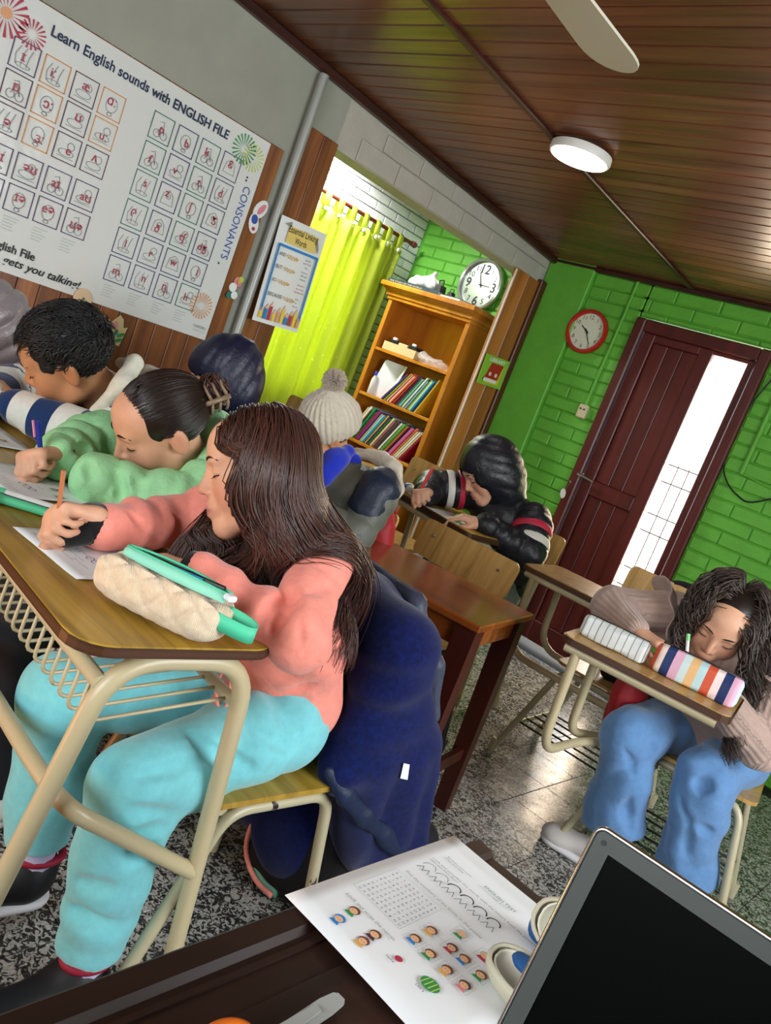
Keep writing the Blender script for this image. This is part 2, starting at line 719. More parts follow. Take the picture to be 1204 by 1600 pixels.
# ceiling planks (slope gently towards the door wall)
ceiling = structure('ceiling', MB().add([(-3.2, -1.6, CZ(-1.6) + 0.02), (1.7, -1.6, CZ(-1.6) + 0.02), (1.7, 4.66, CZ(4.66) + 0.02), (-3.2, 4.66, CZ(4.66) + 0.02),
                                         (-3.2, -1.6, CZ(-1.6) + 0.12), (1.7, -1.6, CZ(-1.6) + 0.12), (1.7, 4.66, CZ(4.66) + 0.12), (-3.2, 4.66, CZ(4.66) + 0.12)],
                                        [(0, 3, 2, 1), (4, 5, 6, 7), (0, 1, 5, 4), (1, 2, 6, 5), (2, 3, 7, 6), (3, 0, 4, 7)]), 'dark_trim_wood')
tilt = math.atan(0.036)
Rt = np.array([[1, 0, 0], [0, math.cos(tilt), math.sin(tilt)], [0, -math.sin(tilt), math.cos(tilt)]])
pw = 0.088
pl_me = None
y = YF - pw / 2
while y > -1.5:
    if pl_me is None:
        o = MB().box((-0.78, y, CZ(y) + 0.006), (4.56, pw - 0.004, 0.018), Rt, b=0.004).build('plank', 'ceiling_wood', ceiling)
        pl_me, py0 = o.data, y
    else:
        o = bpy.data.objects.new('plank', pl_me)
        COL.objects.link(o)
        o.parent = ceiling
        o.location = (0, y - py0, CZ(y) - CZ(py0))
    y -= pw
for bx in (-2.107, -0.75, 0.6):
    MB().box((bx, 1.5, CZ(1.5) - 0.010), (0.032, 6.0, 0.016), Rt, b=0.004).build('batten', 'batten_wood', ceiling)
structure('trim_2', MB().box((XL + 0.022, 1.5, CZ(1.5) - 0.022), (0.044, 6.0, 0.04), Rt, b=0.01), 'batten_wood')
structure('trim_3', MB().box((-0.78, YF - 0.024, CZ(YF) - 0.016), (4.56, 0.04, 0.03), b=0.01), 'batten_wood')

# left wall: plaster, wainscot boards, pilaster, brick beam, right pillar
wl = MB()
wl.box((XL - 0.07, 0.415, 1.2), (0.14, 3.83, 2.6))
wl.box((XL - 0.07, 2.425, 1.2), (0.14, 0.19, 2.6))
wl.box((XL - 0.002, 4.312, 1.04), (0.004, 0.37, 2.09))
wl.box((XL - 0.075, 3.51, 2.3), (0.134, 1.98, 0.43), mi=1)
wall_left = structure('wall_left', wl, ['plaster', 'white_paint'])
bw = 0.0835
yb = 2.26 - bw / 2
while yb > 0.2:
    MB().box((XL + 0.006, yb, 0.975), (0.014, bw - 0.003, 1.95), b=0.003).build('board', 'wainscot_wood', wall_left)
    yb -= bw
for yb in (2.381, 2.474):
    MB().box((XL + 0.012, yb, 1.05), (0.026, 0.091, 2.095), b=0.004).build('board', 'wainscot_wood', wall_left)
for k, (yb, w) in enumerate(((4.19, 0.135), (4.325, 0.13))):
    MB().box((XL + 0.012, yb, 1.045), (0.026, w, 2.09), b=0.004).build('board', 'pillar_wood', wall_left)
MB().box((XL + 0.02, 4.425, 1.055), (0.045, 0.065, 2.11), b=0.006).build('board', 'dark_trim_wood', wall_left)
for k, z0 in enumerate((2.09, 2.195)):
    yy = 2.66 - (0.14 if k else 0)
    while yy < 4.40:
        L = min(0.285, 4.44 - yy)
        h = 0.098 if k == 0 else 0.08
        if yy > 2.55 and L > 0.05:
            MB().box((XL - 0.002, yy + L / 2, z0 + h / 2), (0.012, L - 0.004, h + 0.004), b=0.004).build('brick', 'white_paint', wall_left)
        yy += 0.285
structure('baseboard_left', MB().box((XL + 0.02, 0.9, 0.04), (0.02, 2.7, 0.08), b=0.004), 'dark_trim_wood')

# alcove beyond the opening: white brick window wall, ceiling, near end
XA = -4.2
wa = MB()
wa.box((XA - 0.09, 2.55, 1.2), (0.14, 1.3, 2.5))
wa.box((XA - 0.09, 4.3, 1.2), (0.14, 0.49, 2.5))
wa.box((XA - 0.09, 3.625, 0.4), (0.14, 0.86, 0.9))
wa.box((XA - 0.09, 3.625, 2.23), (0.14, 0.86, 0.44))
wall_alcove = structure('wall_alcove', wa, 'white_joint')
bz = 0.1
row = 0
while bz < 2.38:
    y0 = 3.10 + (0.11 if row % 2 else 0.0)
    while y0 < 4.5:
        L = min(0.215, 4.5 - y0)
        inside = 3.16 < y0 + L / 2 < 4.09 and 0.83 < bz < 2.0
        if L > 0.03 and not inside and (bz > 1.9 or y0 > 4.1):
            MB().box((XA - 0.012, y0 + L / 2, bz + 0.028), (0.026, L - 0.006, 0.055), b=0.004).build('brick', 'bright_white_paint', wall_alcove)
        y0 += 0.215
    bz += 0.062
    row += 1
structure('ceiling_2', MB().box((-3.67, 3.3, 2.47), (1.2, 2.7, 0.06)), 'plaster')
structure('wall_alcove_near', MB().box((-3.67, 1.95, 1.2), (1.2, 0.1, 2.6)), 'plaster')
structure('trim_4', MB().box((-3.66, 3.2, -0.005), (1.06, 2.5, 0.012)), 'terrazzo')
w1 = structure('window_1', MB().box((XA - 0.09, 3.215, 1.43), (0.06, 0.05, 1.16)).box((XA - 0.09, 4.03, 1.43), (0.06, 0.05, 1.16)).box((XA - 0.09, 3.625, 1.43), (0.05, 0.04, 1.16))
               .box((XA - 0.09, 3.625, 0.875), (0.06, 0.86, 0.05)).box((XA - 0.09, 3.625, 1.985), (0.06, 0.86, 0.05)), 'white_plastic')
MB().box((XA - 0.09, 3.62, 1.43), (0.006, 0.8, 1.1)).build('pane', 'door_glass', w1)

# door wall, painted brick
wf = MB()
wf.box((-3.465, YF + 0.072, 1.2), (2.23, 0.144, 2.6))
wf.box((-0.028, YF + 0.072, 1.2), (3.056, 0.144, 2.6))
wf.box((-1.95, YF + 0.072, 2.29), (0.86, 0.144, 0.46))
wall_far = structure('wall_far', wf, 'green_joint_shade')
BH, BL, J = 0.0775, 0.27, 0.0065
seed = random.Random(3)


def brick_rows(x0, x1, z0, z1, off=0.0):
    n = int((z0 - 0.0) / BH)
    z = n * BH
    r = n
    while z < z1:
        a = x0 - ((r % 2) * BL / 2 + off) % BL
        while a < x1:
            xa, xb = max(a, x0), min(a + BL, x1)
            za, zb = max(z, z0), min(z + BH, z1)
            if xb - xa > 0.03 and zb - za > 0.02:
                d = seed.uniform(-0.002, 0.002)
                MB().box(((xa + xb) / 2, YF + 0.004 + d, (za + zb) / 2), (xb - xa - J, 0.026, zb - za - J * seed.uniform(0.8, 1.25)), b=0.006).build('brick', 'green_paint', wall_far)
            a += BL
        z += BH
        r += 1


brick_rows(-2.735, -2.357, 0.09, 2.255)
brick_rows(-2.357, -1.548, 2.06, 2.255, 0.1)
brick_rows(-1.548, -0.1, 0.09, 2.255)
brick_rows(-4.18, -3.2, 1.75, 2.42)
structure('trim_5', MB().box((-2.9, YF - 0.005, 1.14), (0.33, 0.07, 2.28), b=0.008), 'green_paint')
structure('baseboard_far', MB().box((-0.75, YF - 0.008, 0.045), (1.6, 0.03, 0.09), b=0.006).box((-2.54, YF - 0.008, 0.045), (0.37, 0.03, 0.09), b=0.006), 'green_paint')

# right and rear walls (outside the frame) with window openings
wr = MB()
wr.box((1.6, -0.36, 1.2), (0.14, 2.3, 2.6)).box((1.6, 3.65, 1.2), (0.14, 1.9, 2.6)).box((1.6, 1.75, 0.43), (0.14, 1.94, 0.9)).box((1.6, 1.75, 2.3), (0.14, 1.94, 0.42))
structure('wall_right', wr, 'plaster')
wb = MB()
wb.box((-2.35, -1.55, 1.2), (1.7, 0.14, 2.6)).box((0.95, -1.55, 1.2), (1.4, 0.14, 2.6)).box((-0.6, -1.55, 0.5), (1.8, 0.14, 1.0)).box((-0.6, -1.55, 2.33), (1.8, 0.14, 0.4))
structure('wall_rear', wb, 'plaster')

# ------------------------------------------------------------------ the door with its glass strip and grille
fr = MB()
for x0, x1 in ((-2.355, -2.292), (-1.612, -1.551)):
    fr.box(((x0 + x1) / 2, YF - 0.005, 1.025), (x1 - x0, 0.07, 2.05), b=0.008)
fr.box((-1.952, YF - 0.003, 2.0145), (0.678, 0.066, 0.07), b=0.006)
door = structure('door_1', fr, 'door_wood')
lf = MB()
yl = YF + 0.012
for x0, x1, z0, z1 in ((-2.288, -2.215, 0.03, 1.98), (-1.935, -1.858, 0.03, 1.98), (-1.66, -1.615, 0.03, 1.98), (-2.215, -1.935, 0.985, 1.075),
                       (-2.215, -1.935, 1.935, 1.98), (-2.215, -1.935, 0.03, 0.16), (-1.858, -1.66, 0.03, 0.30), (-1.858, -1.66, 1.957, 1.98)):
    lf.box(((x0 + x1) / 2, yl, (z0 + z1) / 2), (x1 - x0, 0.04, z1 - z0), b=0.005)
leaf = lf.build('door_leaf', 'door_wood', door)
for z0, z1, n in ((1.075, 1.935, 3), (0.16, 0.985, 3)):
    w = 0.28 / n
    for k in range(n):
        MB().box((-2.215 + (k + 0.5) * w, yl + 0.008, (z0 + z1) / 2), (w - 0.003, 0.02, z1 - z0), b=0.004).build('panel_board', 'door_wood', leaf)
MB().box((-2.075, yl + 0.021, 1.04), (0.29, 0.006, 1.83)).build('light_stop_board', 'door_wood', leaf)  # unseen board, added to stop light leaking through the panel gaps
MB().box((-1.759, yl + 0.005, 1.13), (0.20, 0.005, 1.66)).build('glass_pane', 'door_glass', leaf)
gr = MB()
for z in (1.318, 1.216, 1.022, 0.918, 0.688, 0.58):
    gr.tube([(-1.86, yl + 0.05, z), (-1.655, yl + 0.05, z)], 0.0045, 6)
for x in (-1.80, -1.735):
    gr.tube([(x, yl + 0.05, 0.28), (x, yl + 0.05, 1.33)], 0.0038, 6)
gr.build('grille', 'batten_wood', door)
hd = MB()
hd.lathe((-2.30, yl - 0.02, 1.077), [(0.016, 0.0), (0.016, -0.006), (0.009, -0.008), (0.009, -0.045)], 14, (0, 1, 0))
hd.tube([(-2.30, yl - 0.062, 1.077), (-2.19, yl - 0.064, 1.068)], [0.010, 0.008], 10)
hd.build('door_handle', 'chrome', door, smooth='auto')
structure('trim_6', MB().box((-1.95, 6.4, -0.08), (4.5, 3.4, 0.1)), 'plaster')
kt = thing('key_tag', 'white oval key tag hanging from a key in the brown door', 'key tag', (-2.335, 4.44, 0.96))
MB().prism([(0.018 * math.cos(a), 0.03 * math.sin(a)) for a in np.linspace(0, 2 * np.pi, 20)[:-1]], (-2.345, 4.452, 0.935), (0.96, 0, 0.28), (-0.28, 0, 0.96), 0.004).build('tag', 'white_plastic', kt)
MB().tube([(-2.331, 4.452, 1.015), (-2.334, 4.45, 0.985), (-2.339, 4.45, 0.96)], 0.0018, 6).box((-2.330, 4.462, 1.018), (0.016, 0.03, 0.008)).build('key', 'chrome', kt)

# ------------------------------------------------------------------ things fixed to the walls
gp = thing('metal_pole', 'grey metal pole standing in front of the wainscot end', 'pole', (XL + 0.04, 2.312, 0))
MB().tube([(XL + 0.034, 2.312, 0), (XL + 0.034, 2.312, CZ(2.3) - 0.05)], 0.021, 18).build('post', 'grey_pipe', gp, smooth='auto')
MB().box((XL + 0.04, 2.312, 0.004), (0.09, 0.09, 0.008)).build('base_plate', 'grey_pipe', gp)

cd = MB().tube([(XL + 0.03, 4.112, 2.08), (XL + 0.03, 4.112, 1.2), (XL + 0.03, 4.112, 0.05)], 0.0065, 8)
cd.build('cable_conduit', 'white_plastic', label='thin white cable running down the edge of the wooden pillar', cat='cable')

sk = thing('wall_socket', 'small cream wall socket on the green brick left of the door', 'socket', (-2.452, 4.47, 1.43))
MB().box((-2.452, 4.478, 1.432), (0.062, 0.03, 0.085), b=0.006).build('box', 'cream_plastic', sk)
MB().lathe((-2.464, 4.463, 1.445), [(0.006, 0), (0.006, 0.003)], 10, (0, -1, 0)).lathe((-2.44, 4.463, 1.445), [(0.006, 0), (0.006, 0.003)], 10, (0, -1, 0)).build('socket_hole', 'dark_metal', sk)
MB().tube([(-2.452, 4.485, 1.475), (-2.448, 4.485, 2.255)], 0.0105, 10).build('wall_conduit', 'green_paint', label='green painted conduit running down the brick to the socket', cat='conduit', smooth='auto')
MB().tube([(-1.445, 4.485, 1.40), (-1.445, 4.485, 2.1)], 0.013, 10).tube([(-1.445, 4.485, 1.405), (-1.25, 4.485, 1.38), (-1.1, 4.485, 1.38)], 0.007, 8, 0.03).build(
    'wall_conduit', 'green_paint', label='green painted conduit on the brick to the right of the door', cat='conduit', smooth='auto')
wp = smooth_path([(x, 4.474, z) for x, z in ((-1.40, 2.2), (-1.46, 2.02), (-1.505, 1.896), (-1.545, 1.76), (-1.567, 1.64), (-1.572, 1.55), (-1.555, 1.43), (-1.49, 1.335), (-1.40, 1.285), (-1.33, 1.283), (-1.2, 1.36), (-1.0, 1.40), (-0.6, 1.38), (-0.1, 1.40))], 50)
MB().tube(wp, 0.0042, 8).build('loose_wire', 'black', label='loose black wire looping over the green wall beside the door', cat='wire', smooth=True)

# red wall clock
plain('clock_red', 'b2261c', 0.3)
plain('clock_face', 'd9dcc4', 0.6)
plain('ink_dull', '4c513f', 0.7)
rc = thing('red_wall_clock', 'round wall clock with red rim on the green brick wall', 'clock', (-2.634, 4.48, 1.76))
c0 = (-2.634, 4.486, 1.89)
MB().lathe(c0, [(0.134, 0.0), (0.136, 0.02), (0.131, 0.034), (0.120, 0.036), (0.112, 0.026), (0.110, 0.012)], 44, (0, -1, 0)).build('rim', 'clock_red', rc, smooth='auto')
MB().lathe(c0, [(0.112, 0.004), (0.112, 0.014)], 40, (0, -1, 0)).build('dial', 'clock_face', rc)
for i in range(1, 13):
    a = math.radians(90 - 30 * i)
    nm = MB()
    put_text(nm, str(i), (c0[0] + 0.089 * math.cos(a), c0[1] - 0.0152, c0[2] + 0.089 * math.sin(a)), (1, 0, 0), (0, 0, 1), h=0.025)
    nm.build('numeral', 'ink_dull', rc)


def hand(mb, c, ang, L, w, dy):
    a = math.radians(90 - ang)
    d, e = np.array([math.cos(a), 0, math.sin(a)]), np.array([-math.sin(a), 0, math.cos(a)])
    o = np.array(c) + np.array([0, dy, 0])
    mb.prism([(-0.018, -w), (L, -w * 0.6), (L, w * 0.6), (-0.018, w)], o, d, e, 0.0015)


mb = MB()
hand(mb, c0, 302, 0.055, 0.004, -0.017)
hand(mb, c0, 146, 0.082, 0.003, -0.019)
mb.lathe((c0[0], c0[1] - 0.015, c0[2]), [(0.006, 0), (0.006, 0.008)], 12, (0, -1, 0)).build('hands', 'black', rc)

# silver wall clock in the alcove
plain('clock_silver', 'cfd3d2', 0.25, 0.5, 0.7)
plain('clock_dial', 'a3aca8', 0.32, 0.5, 0.8)
sc_ = thing('silver_wall_clock', 'large silver wall clock with big black numerals above the bookcase', 'clock', (-3.524, 4.48, 1.82))
c1 = (-3.524, 4.484, 1.994)
MB().lathe(c1, [(0.172, 0.0), (0.178, 0.02), (0.176, 0.04), (0.166, 0.046), (0.157, 0.04), (0.154, 0.016)], 56, (0, -1, 0)).build('rim', 'clock_silver', sc_, smooth='auto')
MB().lathe(c1, [(0.156, 0.004), (0.156, 0.018)], 48, (0, -1, 0)).build('dial', 'clock_dial', sc_)
for i in range(1, 13):
    a = math.radians(90 - 30 * i)
    nm = MB()
    big = i % 3 == 0
    r = 0.108 if big else 0.118
    put_text(nm, str(i), (c1[0] + r * math.cos(a), c1[1] - 0.0195, c1[2] + r * math.sin(a)), (1, 0, 0), (0, 0, 1), h=0.062 if big else 0.037, bold=0.02 if big else 0.0)
    nm.build('numeral', 'black', sc_)
mb = MB()
hand(mb, c1, 335, 0.09, 0.003, -0.023)
hand(mb, c1, 90, 0.08, 0.003, -0.021)
mb.lathe((c1[0], c1[1] - 0.018, c1[2]), [(0.006, 0), (0.006, 0.008)], 12, (0, -1, 0)).build('hands', 'black', sc_)

# ceiling lamp and fan
cl = thing('ceiling_lamp', 'round white LED lamp lit on the wooden ceiling', 'lamp', (-2.02, 2.84, 2.28))
L0 = (-2.005, 2.835, CZ(2.83) - 0.004)
MB().lathe(L0, [(0.06, 0.0), (0.06, 0.012), (0.126, 0.014), (0.128, 0.034), (0.124, 0.044), (0.119, 0.045)], 44, (0, 0, -1)).build('housing', 'white_plastic', cl, smooth='auto')
MB().lathe((L0[0], L0[1], L0[2] - 0.043), [(0.1185, 0.0), (0.116, 0.004)], 40, (0, 0, -1)).build('diffuser', 'lamp_glow', cl)
MB().tube([(L0[0] + 0.03, L0[1] + 0.1, L0[2]), (L0[0] + 0.03, L0[1] + 0.1, L0[2] - 0.02)], 0.004, 6).build('clip', 'dark_metal', cl)
al = thing('ceiling_lamp', 'lit round lamp on the alcove ceiling above the curtain', 'lamp', (-4.03, 3.42, 2.36))
MB().lathe((-4.03, 3.42, 2.44), [(0.13, 0.0), (0.13, 0.04), (0.12, 0.045)], 32, (0, 0, -1)).build('housing', 'white_plastic', al)
MB().lathe((-4.03, 3.42, 2.394), [(0.118, 0.0), (0.115, 0.004)], 32, (0, 0, -1)).build('diffuser', 'lamp_glow', al)
_ld = bpy.data.lights.new('alcove_lamp_light', 'AREA')
_ld.shape, _ld.size, _ld.energy, _ld.color = 'DISK', 0.24, 42, (1, 0.99, 0.96)
_lo = bpy.data.objects.new('alcove_lamp_light', _ld)
COL.objects.link(_lo)
_lo.location = (-4.03, 3.42, 2.385)

FZ = 2.1
FC = np.array([-1.21, 1.14, FZ])
fan = thing('ceiling_fan', 'cream ceiling fan with broad rounded blades, at rest', 'fan', (FC[0], FC[1], FZ))
MB().lathe(FC, [(0.02, -0.06), (0.10, -0.05), (0.115, 0.0), (0.10, 0.05), (0.03, 0.07)], 28).build('motor', 'fan_white', fan, smooth='auto')
MB().tube([FC + [0, 0, 0.06], (FC[0], FC[1], CZ(FC[1]))], 0.014, 10).lathe((FC[0], FC[1], CZ(FC[1]) - 0.05), [(0.02, 0), (0.06, 0.05)], 20).build('rod', 'fan_white', fan)
for k in range(4):
    R = rotz(math.radians(91 + 90 * k))
    pts = [(0.16, -0.055), (0.30, -0.068), (0.52, -0.078)] + [(0.54 + 0.078 * math.cos(a), 0.076 * math.sin(a)) for a in np.linspace(-1.45, 1.45, 11)] + [(0.52, 0.078), (0.30, 0.068), (0.16, 0.055)]
    tl = np.array([0, math.cos(0.12), math.sin(0.12)])
    b = MB()
    b.prism(pts, FC, R @ np.array([1.0, 0, 0]), R @ tl, 0.006)
    bl = b.build('blade', 'fan_white', fan)
    MB().box(FC + R @ np.array([0.14, 0, 0.006]), (0.12, 0.03, 0.006), R).build('bracket', 'chrome', bl)
# ================================================================== smooth solid modelling (distance fields -> meshes)
def unit(v):
    v = np.asarray(v, float)
    return v / (np.linalg.norm(v) + 1e-12)


class Solid:
    def __init__(s, h=0.006, k=0.02):
        s.h, s.k, s.P, s.post = h, k, [], []

    def _add(s, fn, lo, hi, k, op, tag):
        s.P.append((fn, np.asarray(lo, float), np.asarray(hi, float), s.k if k is None else k, op, tag))
        return s

    def cap(s, a, b, r1, r2=None, k=None, op='+', tag=0, flat=None, puff=None):
        """tapered capsule; flat=(axis, factor) squashes the section along axis; puff=(period, amp) quilts it"""
        a, b = np.asarray(a, float), np.asarray(b, float)
        r2 = r1 if r2 is None else r2
        ba = b - a
        L2 = float(ba @ ba) + 1e-12
        L = math.sqrt(L2)
        if flat is not None:
            ax, fa = unit(flat[0]), flat[1]

        def fn(P):
            q = P - a
            t = np.clip(q @ ba / L2, 0, 1)
            o = q - t[:, None] * ba
            if flat is not None:
                c = o @ ax
                o = o + np.outer(c * (1 / fa - 1), ax)
            r = r1 + (r2 - r1) * t
            if puff is not None:
                r = r + puff[1] * (np.sqrt(np.abs(np.sin(np.pi * (t * L + (puff[2] if len(puff) > 2 else 0)) / puff[0]))) - 0.6)
            return np.sqrt((o * o).sum(1)) - r
        m = max(r1, r2) * (1 if flat is None else max(1, flat[1])) + (k if k is not None else s.k) + 3 * s.h + 0.012
        return s._add(fn, np.minimum(a, b) - m, np.maximum(a, b) + m, k, op, tag)

    def chain(s, pts, rs, **kw):
        if np.isscalar(rs):
            rs = [rs] * len(pts)
        for i in range(len(pts) - 1):
            s.cap(pts[i], pts[i + 1], rs[i], rs[i + 1], **kw)
        return s

    def ell(s, c, r, R=None, k=None, op='+', tag=0):
        c, r = np.asarray(c, float), np.asarray(r, float) * np.ones(3)
        Rm = np.eye(3) if R is None else np.asarray(R, float)

        def fn(P):
            q = (P - c) @ Rm
            k0 = np.sqrt(((q / r) ** 2).sum(1))
            k1 = np.sqrt(((q / (r * r)) ** 2).sum(1)) + 1e-9
            return k0 * (k0 - 1) / k1
        m = (np.abs(Rm) * r).sum(1) + (k if k is not None else s.k) + 3 * s.h + 0.01
        return s._add(fn, c - m, c + m, k, op, tag)

    def box(s, c, half, R=None, r=0.01, k=None, op='+', tag=0):
        c, half = np.asarray(c, float), np.asarray(half, float)
        Rm = np.eye(3) if R is None else np.asarray(R, float)

        def fn(P):
            q = np.abs((P - c) @ Rm) - (half - r)
            return np.sqrt((np.maximum(q, 0) ** 2).sum(1)) + np.minimum(q.max(1), 0) - r
        m = (np.abs(Rm) * half).sum(1) + (k if k is not None else s.k) + 3 * s.h + 0.01
        return s._add(fn, c - m, c + m, k, op, tag)

    def half(s, o, n, lo, hi, k=0.01, op='-', tag=0):
        """half space whose inside is where (p-o).n > 0"""
        o, n = np.asarray(o, float), unit(n)
        return s._add(lambda P: -((P - o) @ n), lo, hi, k, op, tag)

    def at(s, P):
        """distance at arbitrary points (all shapes)"""
        D = np.full(len(P), 9.0)
        for fn, lo, hi, k, op, tag in s.P:
            d = fn(P)
            D = comb(D, d, k, op)
        return D

    def mesh(s, smooth=1, fold=None):
        plus = [p for p in s.P if p[4] == '+']
        lo = np.min([p[1] for p in plus], 0) - 2 * s.h
        hi = np.max([p[2] for p in plus], 0) + 2 * s.h
        n = np.ceil((hi - lo) / s.h).astype(int) + 1
        D = np.full(n, 9.0, np.float32)
        ax = [lo[i] + s.h * np.arange(n[i]) for i in range(3)]
        for fn, l, h_, k, op, tag in s.P:
            i0 = np.clip(np.floor((l - lo) / s.h).astype(int), 0, n)
            i1 = np.clip(np.ceil((h_ - lo) / s.h).astype(int) + 1, 0, n)
            if (i1 <= i0).any():
                continue
            g = np.stack(np.meshgrid(*[ax[i][i0[i]:i1[i]] for i in range(3)], indexing='ij'), -1)
            d = fn(g.reshape(-1, 3)).reshape(g.shape[:3])
            sl = tuple(slice(i0[i], i1[i]) for i in range(3))
            D[sl] = comb(D[sl], d, k, op)
        if fold is not None:
            w = np.argwhere(np.abs(D) < 0.03)
            p = lo + w * s.h
            D[w[:, 0], w[:, 1], w[:, 2]] += fold(p).astype(np.float32)
        V, F = surface_net(D, lo, s.h)
        for _ in range(smooth):
            V = relax(V, F, 0.5)
        return V, F

    def tags(s, V):
        best = np.full(len(V), 9.0)
        tg = np.zeros(len(V), int)
        for fn, lo, hi, k, op, tag in s.P:
            if op != '+':
                continue
            m = ((V > lo) & (V < hi)).all(1)
            if m.any():
                d = fn(V[m])
                b = best[m]
                u = d < b
                idx = np.where(m)[0][u]
                best[idx] = d[u]
                tg[idx] = tag
        return tg


def comb(a, b, k, op):
    if op == '-':
        b = -b
        if k <= 0:
            return np.maximum(a, b)
        h = np.maximum(k - np.abs(a - b), 0) / k
        return np.maximum(a, b) + h * h * k * 0.25
    if op == '&':
        return np.maximum(a, b)
    if k <= 0:
        return np.minimum(a, b)
    h = np.maximum(k - np.abs(a - b), 0) / k
    return np.minimum(a, b) - h * h * k * 0.25


def surface_net(D, lo, h):
    S = D < 0
    c = np.zeros(np.array(D.shape) - 1, np.uint8)
    offs = [(x, y, z) for x in (0, 1) for y in (0, 1) for z in (0, 1)]
    sh = D.shape
    for x, y, z in offs:
        c += S[x:sh[0] - 1 + x, y:sh[1] - 1 + y, z:sh[2] - 1 + z]
    act = (c > 0) & (c < 8)
    idx = np.argwhere(act)
    vid = np.full(c.shape, -1, np.int32)
    vid[act] = np.arange(len(idx))
    vals = [D[idx[:, 0] + x, idx[:, 1] + y, idx[:, 2] + z] for x, y, z in offs]
    acc = np.zeros((len(idx), 3))
    cnt = np.zeros(len(idx))
    for i in range(8):
        for j in range(i + 1, 8):
            a, b = np.array(offs[i]), np.array(offs[j])
            if np.abs(a - b).sum() != 1:
                continue
            va, vb = vals[i], vals[j]
            m = (va < 0) != (vb < 0)
            t = va[m] / (va[m] - vb[m])
            acc[m] += a + t[:, None] * (b - a)
            cnt[m] += 1
    V = lo + (idx + acc / cnt[:, None]) * h
    Fs = []
    for axis in range(3):
        o1, o2 = (axis + 1) % 3, (axis + 2) % 3
        s0 = [slice(None)] * 3
        s1 = [slice(None)] * 3
        s0[axis], s1[axis] = slice(0, -1), slice(1, None)
        A, B = S[tuple(s0)], S[tuple(s1)]
        e = np.argwhere(A != B)
        e = e[(e[:, o1] > 0) & (e[:, o2] > 0) & (e[:, o1] < sh[o1] - 1) & (e[:, o2] < sh[o2] - 1)]
        ins = A[e[:, 0], e[:, 1], e[:, 2]]
        q = []
        for d1, d2 in ((-1, -1), (0, -1), (0, 0), (-1, 0)):
            g = e.copy()
            g[:, o1] += d1
            g[:, o2] += d2
            q.append(vid[g[:, 0], g[:, 1], g[:, 2]])
        q = np.stack(q, 1)
        q[~ins] = q[~ins][:, ::-1]
        Fs.append(q)
    return V, np.concatenate(Fs)


def relax(V, F, w):
    acc = np.zeros_like(V)
    cnt = np.zeros(len(V))
    for a, b in ((0, 1), (1, 2), (2, 3), (3, 0)):
        for p, q in ((a, b), (b, a)):
            for d in range(3):
                acc[:, d] += np.bincount(F[:, p], V[F[:, q], d], len(V))
            cnt += np.bincount(F[:, p], minlength=len(V))
    return V * (1 - w) + w * acc / np.maximum(cnt, 1)[:, None]


def nz(P, f, seed=0):
    """cheap smooth noise in [-1,1]: summed warped sines"""
    r = np.random.default_rng(seed)
    out = np.zeros(len(P))
    for i in range(5):
        d = r.normal(size=3)
        d /= np.linalg.norm(d)
        e = r.normal(size=3)
        w = P @ d * f * (1 + 0.35 * i) + 1.7 * np.sin(P @ e * f * 0.45 + i) + r.uniform(0, 6)
        out += np.sin(w) / (1 + 0.3 * i)
    return out / 2.6


def solid_obj(S, name, mat, parent=None, smooth=1, fold=None, **kw):
    V, F = S.mesh(smooth, fold)
    return mk(name, V, F, mat, parent, True, **kw), V, F


class Frame:
    """local head / hand axes: x left, y forward, z up"""

    def __init__(s, pos, L, F, U, sc=1.0):
        s.o, s.L, s.F, s.U, s.sc = np.asarray(pos, float), unit(L), unit(F), unit(U), sc
        s.R = np.stack([s.L, s.F, s.U], 1)

    def p(s, a):
        a = np.asarray(a, float) * s.sc
        return s.o + (a @ s.R.T)

    def inv(s, P):
        return (P - s.o) @ s.R / s.sc


def head_frame(pos, yaw, pitch, roll, sc=1.0):
    yaw, pitch, roll = (math.radians(a) for a in (yaw, pitch, roll))
    F = np.array([-math.sin(yaw) * math.cos(pitch), -math.cos(yaw) * math.cos(pitch), math.sin(pitch)])
    L0 = np.array([math.cos(yaw), -math.sin(yaw), 0])
    U0 = np.cross(F, L0)
    if U0[2] < 0:
        U0 = -U0
    L = math.cos(roll) * L0 + math.sin(roll) * U0
    U = -math.sin(roll) * L0 + math.cos(roll) * U0
    return Frame(pos, L, F, U, sc)
# ================================================================== furniture
def plank_round(mb, c, w, d, th, r, R=None, mi=0):
    R = np.eye(3) if R is None else R
    mb.prism(rounded_rect(w, d, r), np.asarray(c, float) - R[:, 2] * th / 2, R[:, 0], R[:, 1], th, mi)


# ---- long pupils' desk (front row)
DO = np.array([-0.867, 0.586, 0.0])
dux, duy = np.array([-0.9966, 0.0820, 0]), np.array([0.0820, 0.9966, 0])
DP = lambda u, v, z: DO + u * dux + v * duy + np.array([0, 0, z])
DLEN, DDEP, DZ = 1.30, 0.345, 0.765
desk = thing('school_desk', 'long pupil desk with oak laminate top on cream tube legs, nearest the camera', 'desk', tuple(DP(DLEN / 2, DDEP / 2, 0)))
Rd = np.stack([dux, -duy, np.array([0, 0, -1.0])], 1)
Rd = np.stack([-dux, duy, np.array([0, 0, 1.0])], 1)
mb = MB()
plank_round(mb, DP(DLEN / 2, DDEP / 2, DZ - 0.0015), DLEN, DDEP, 0.003, 0.055, Rd)
mb.build('laminate_top', 'desk_laminate', desk)
mb = MB()
plank_round(mb, DP(DLEN / 2, DDEP / 2, DZ - 0.0105), DLEN + 0.004, DDEP + 0.004, 0.015, 0.056, Rd)
mb.build('board_edge', 'ply_edge', desk)
TR = 0.0155
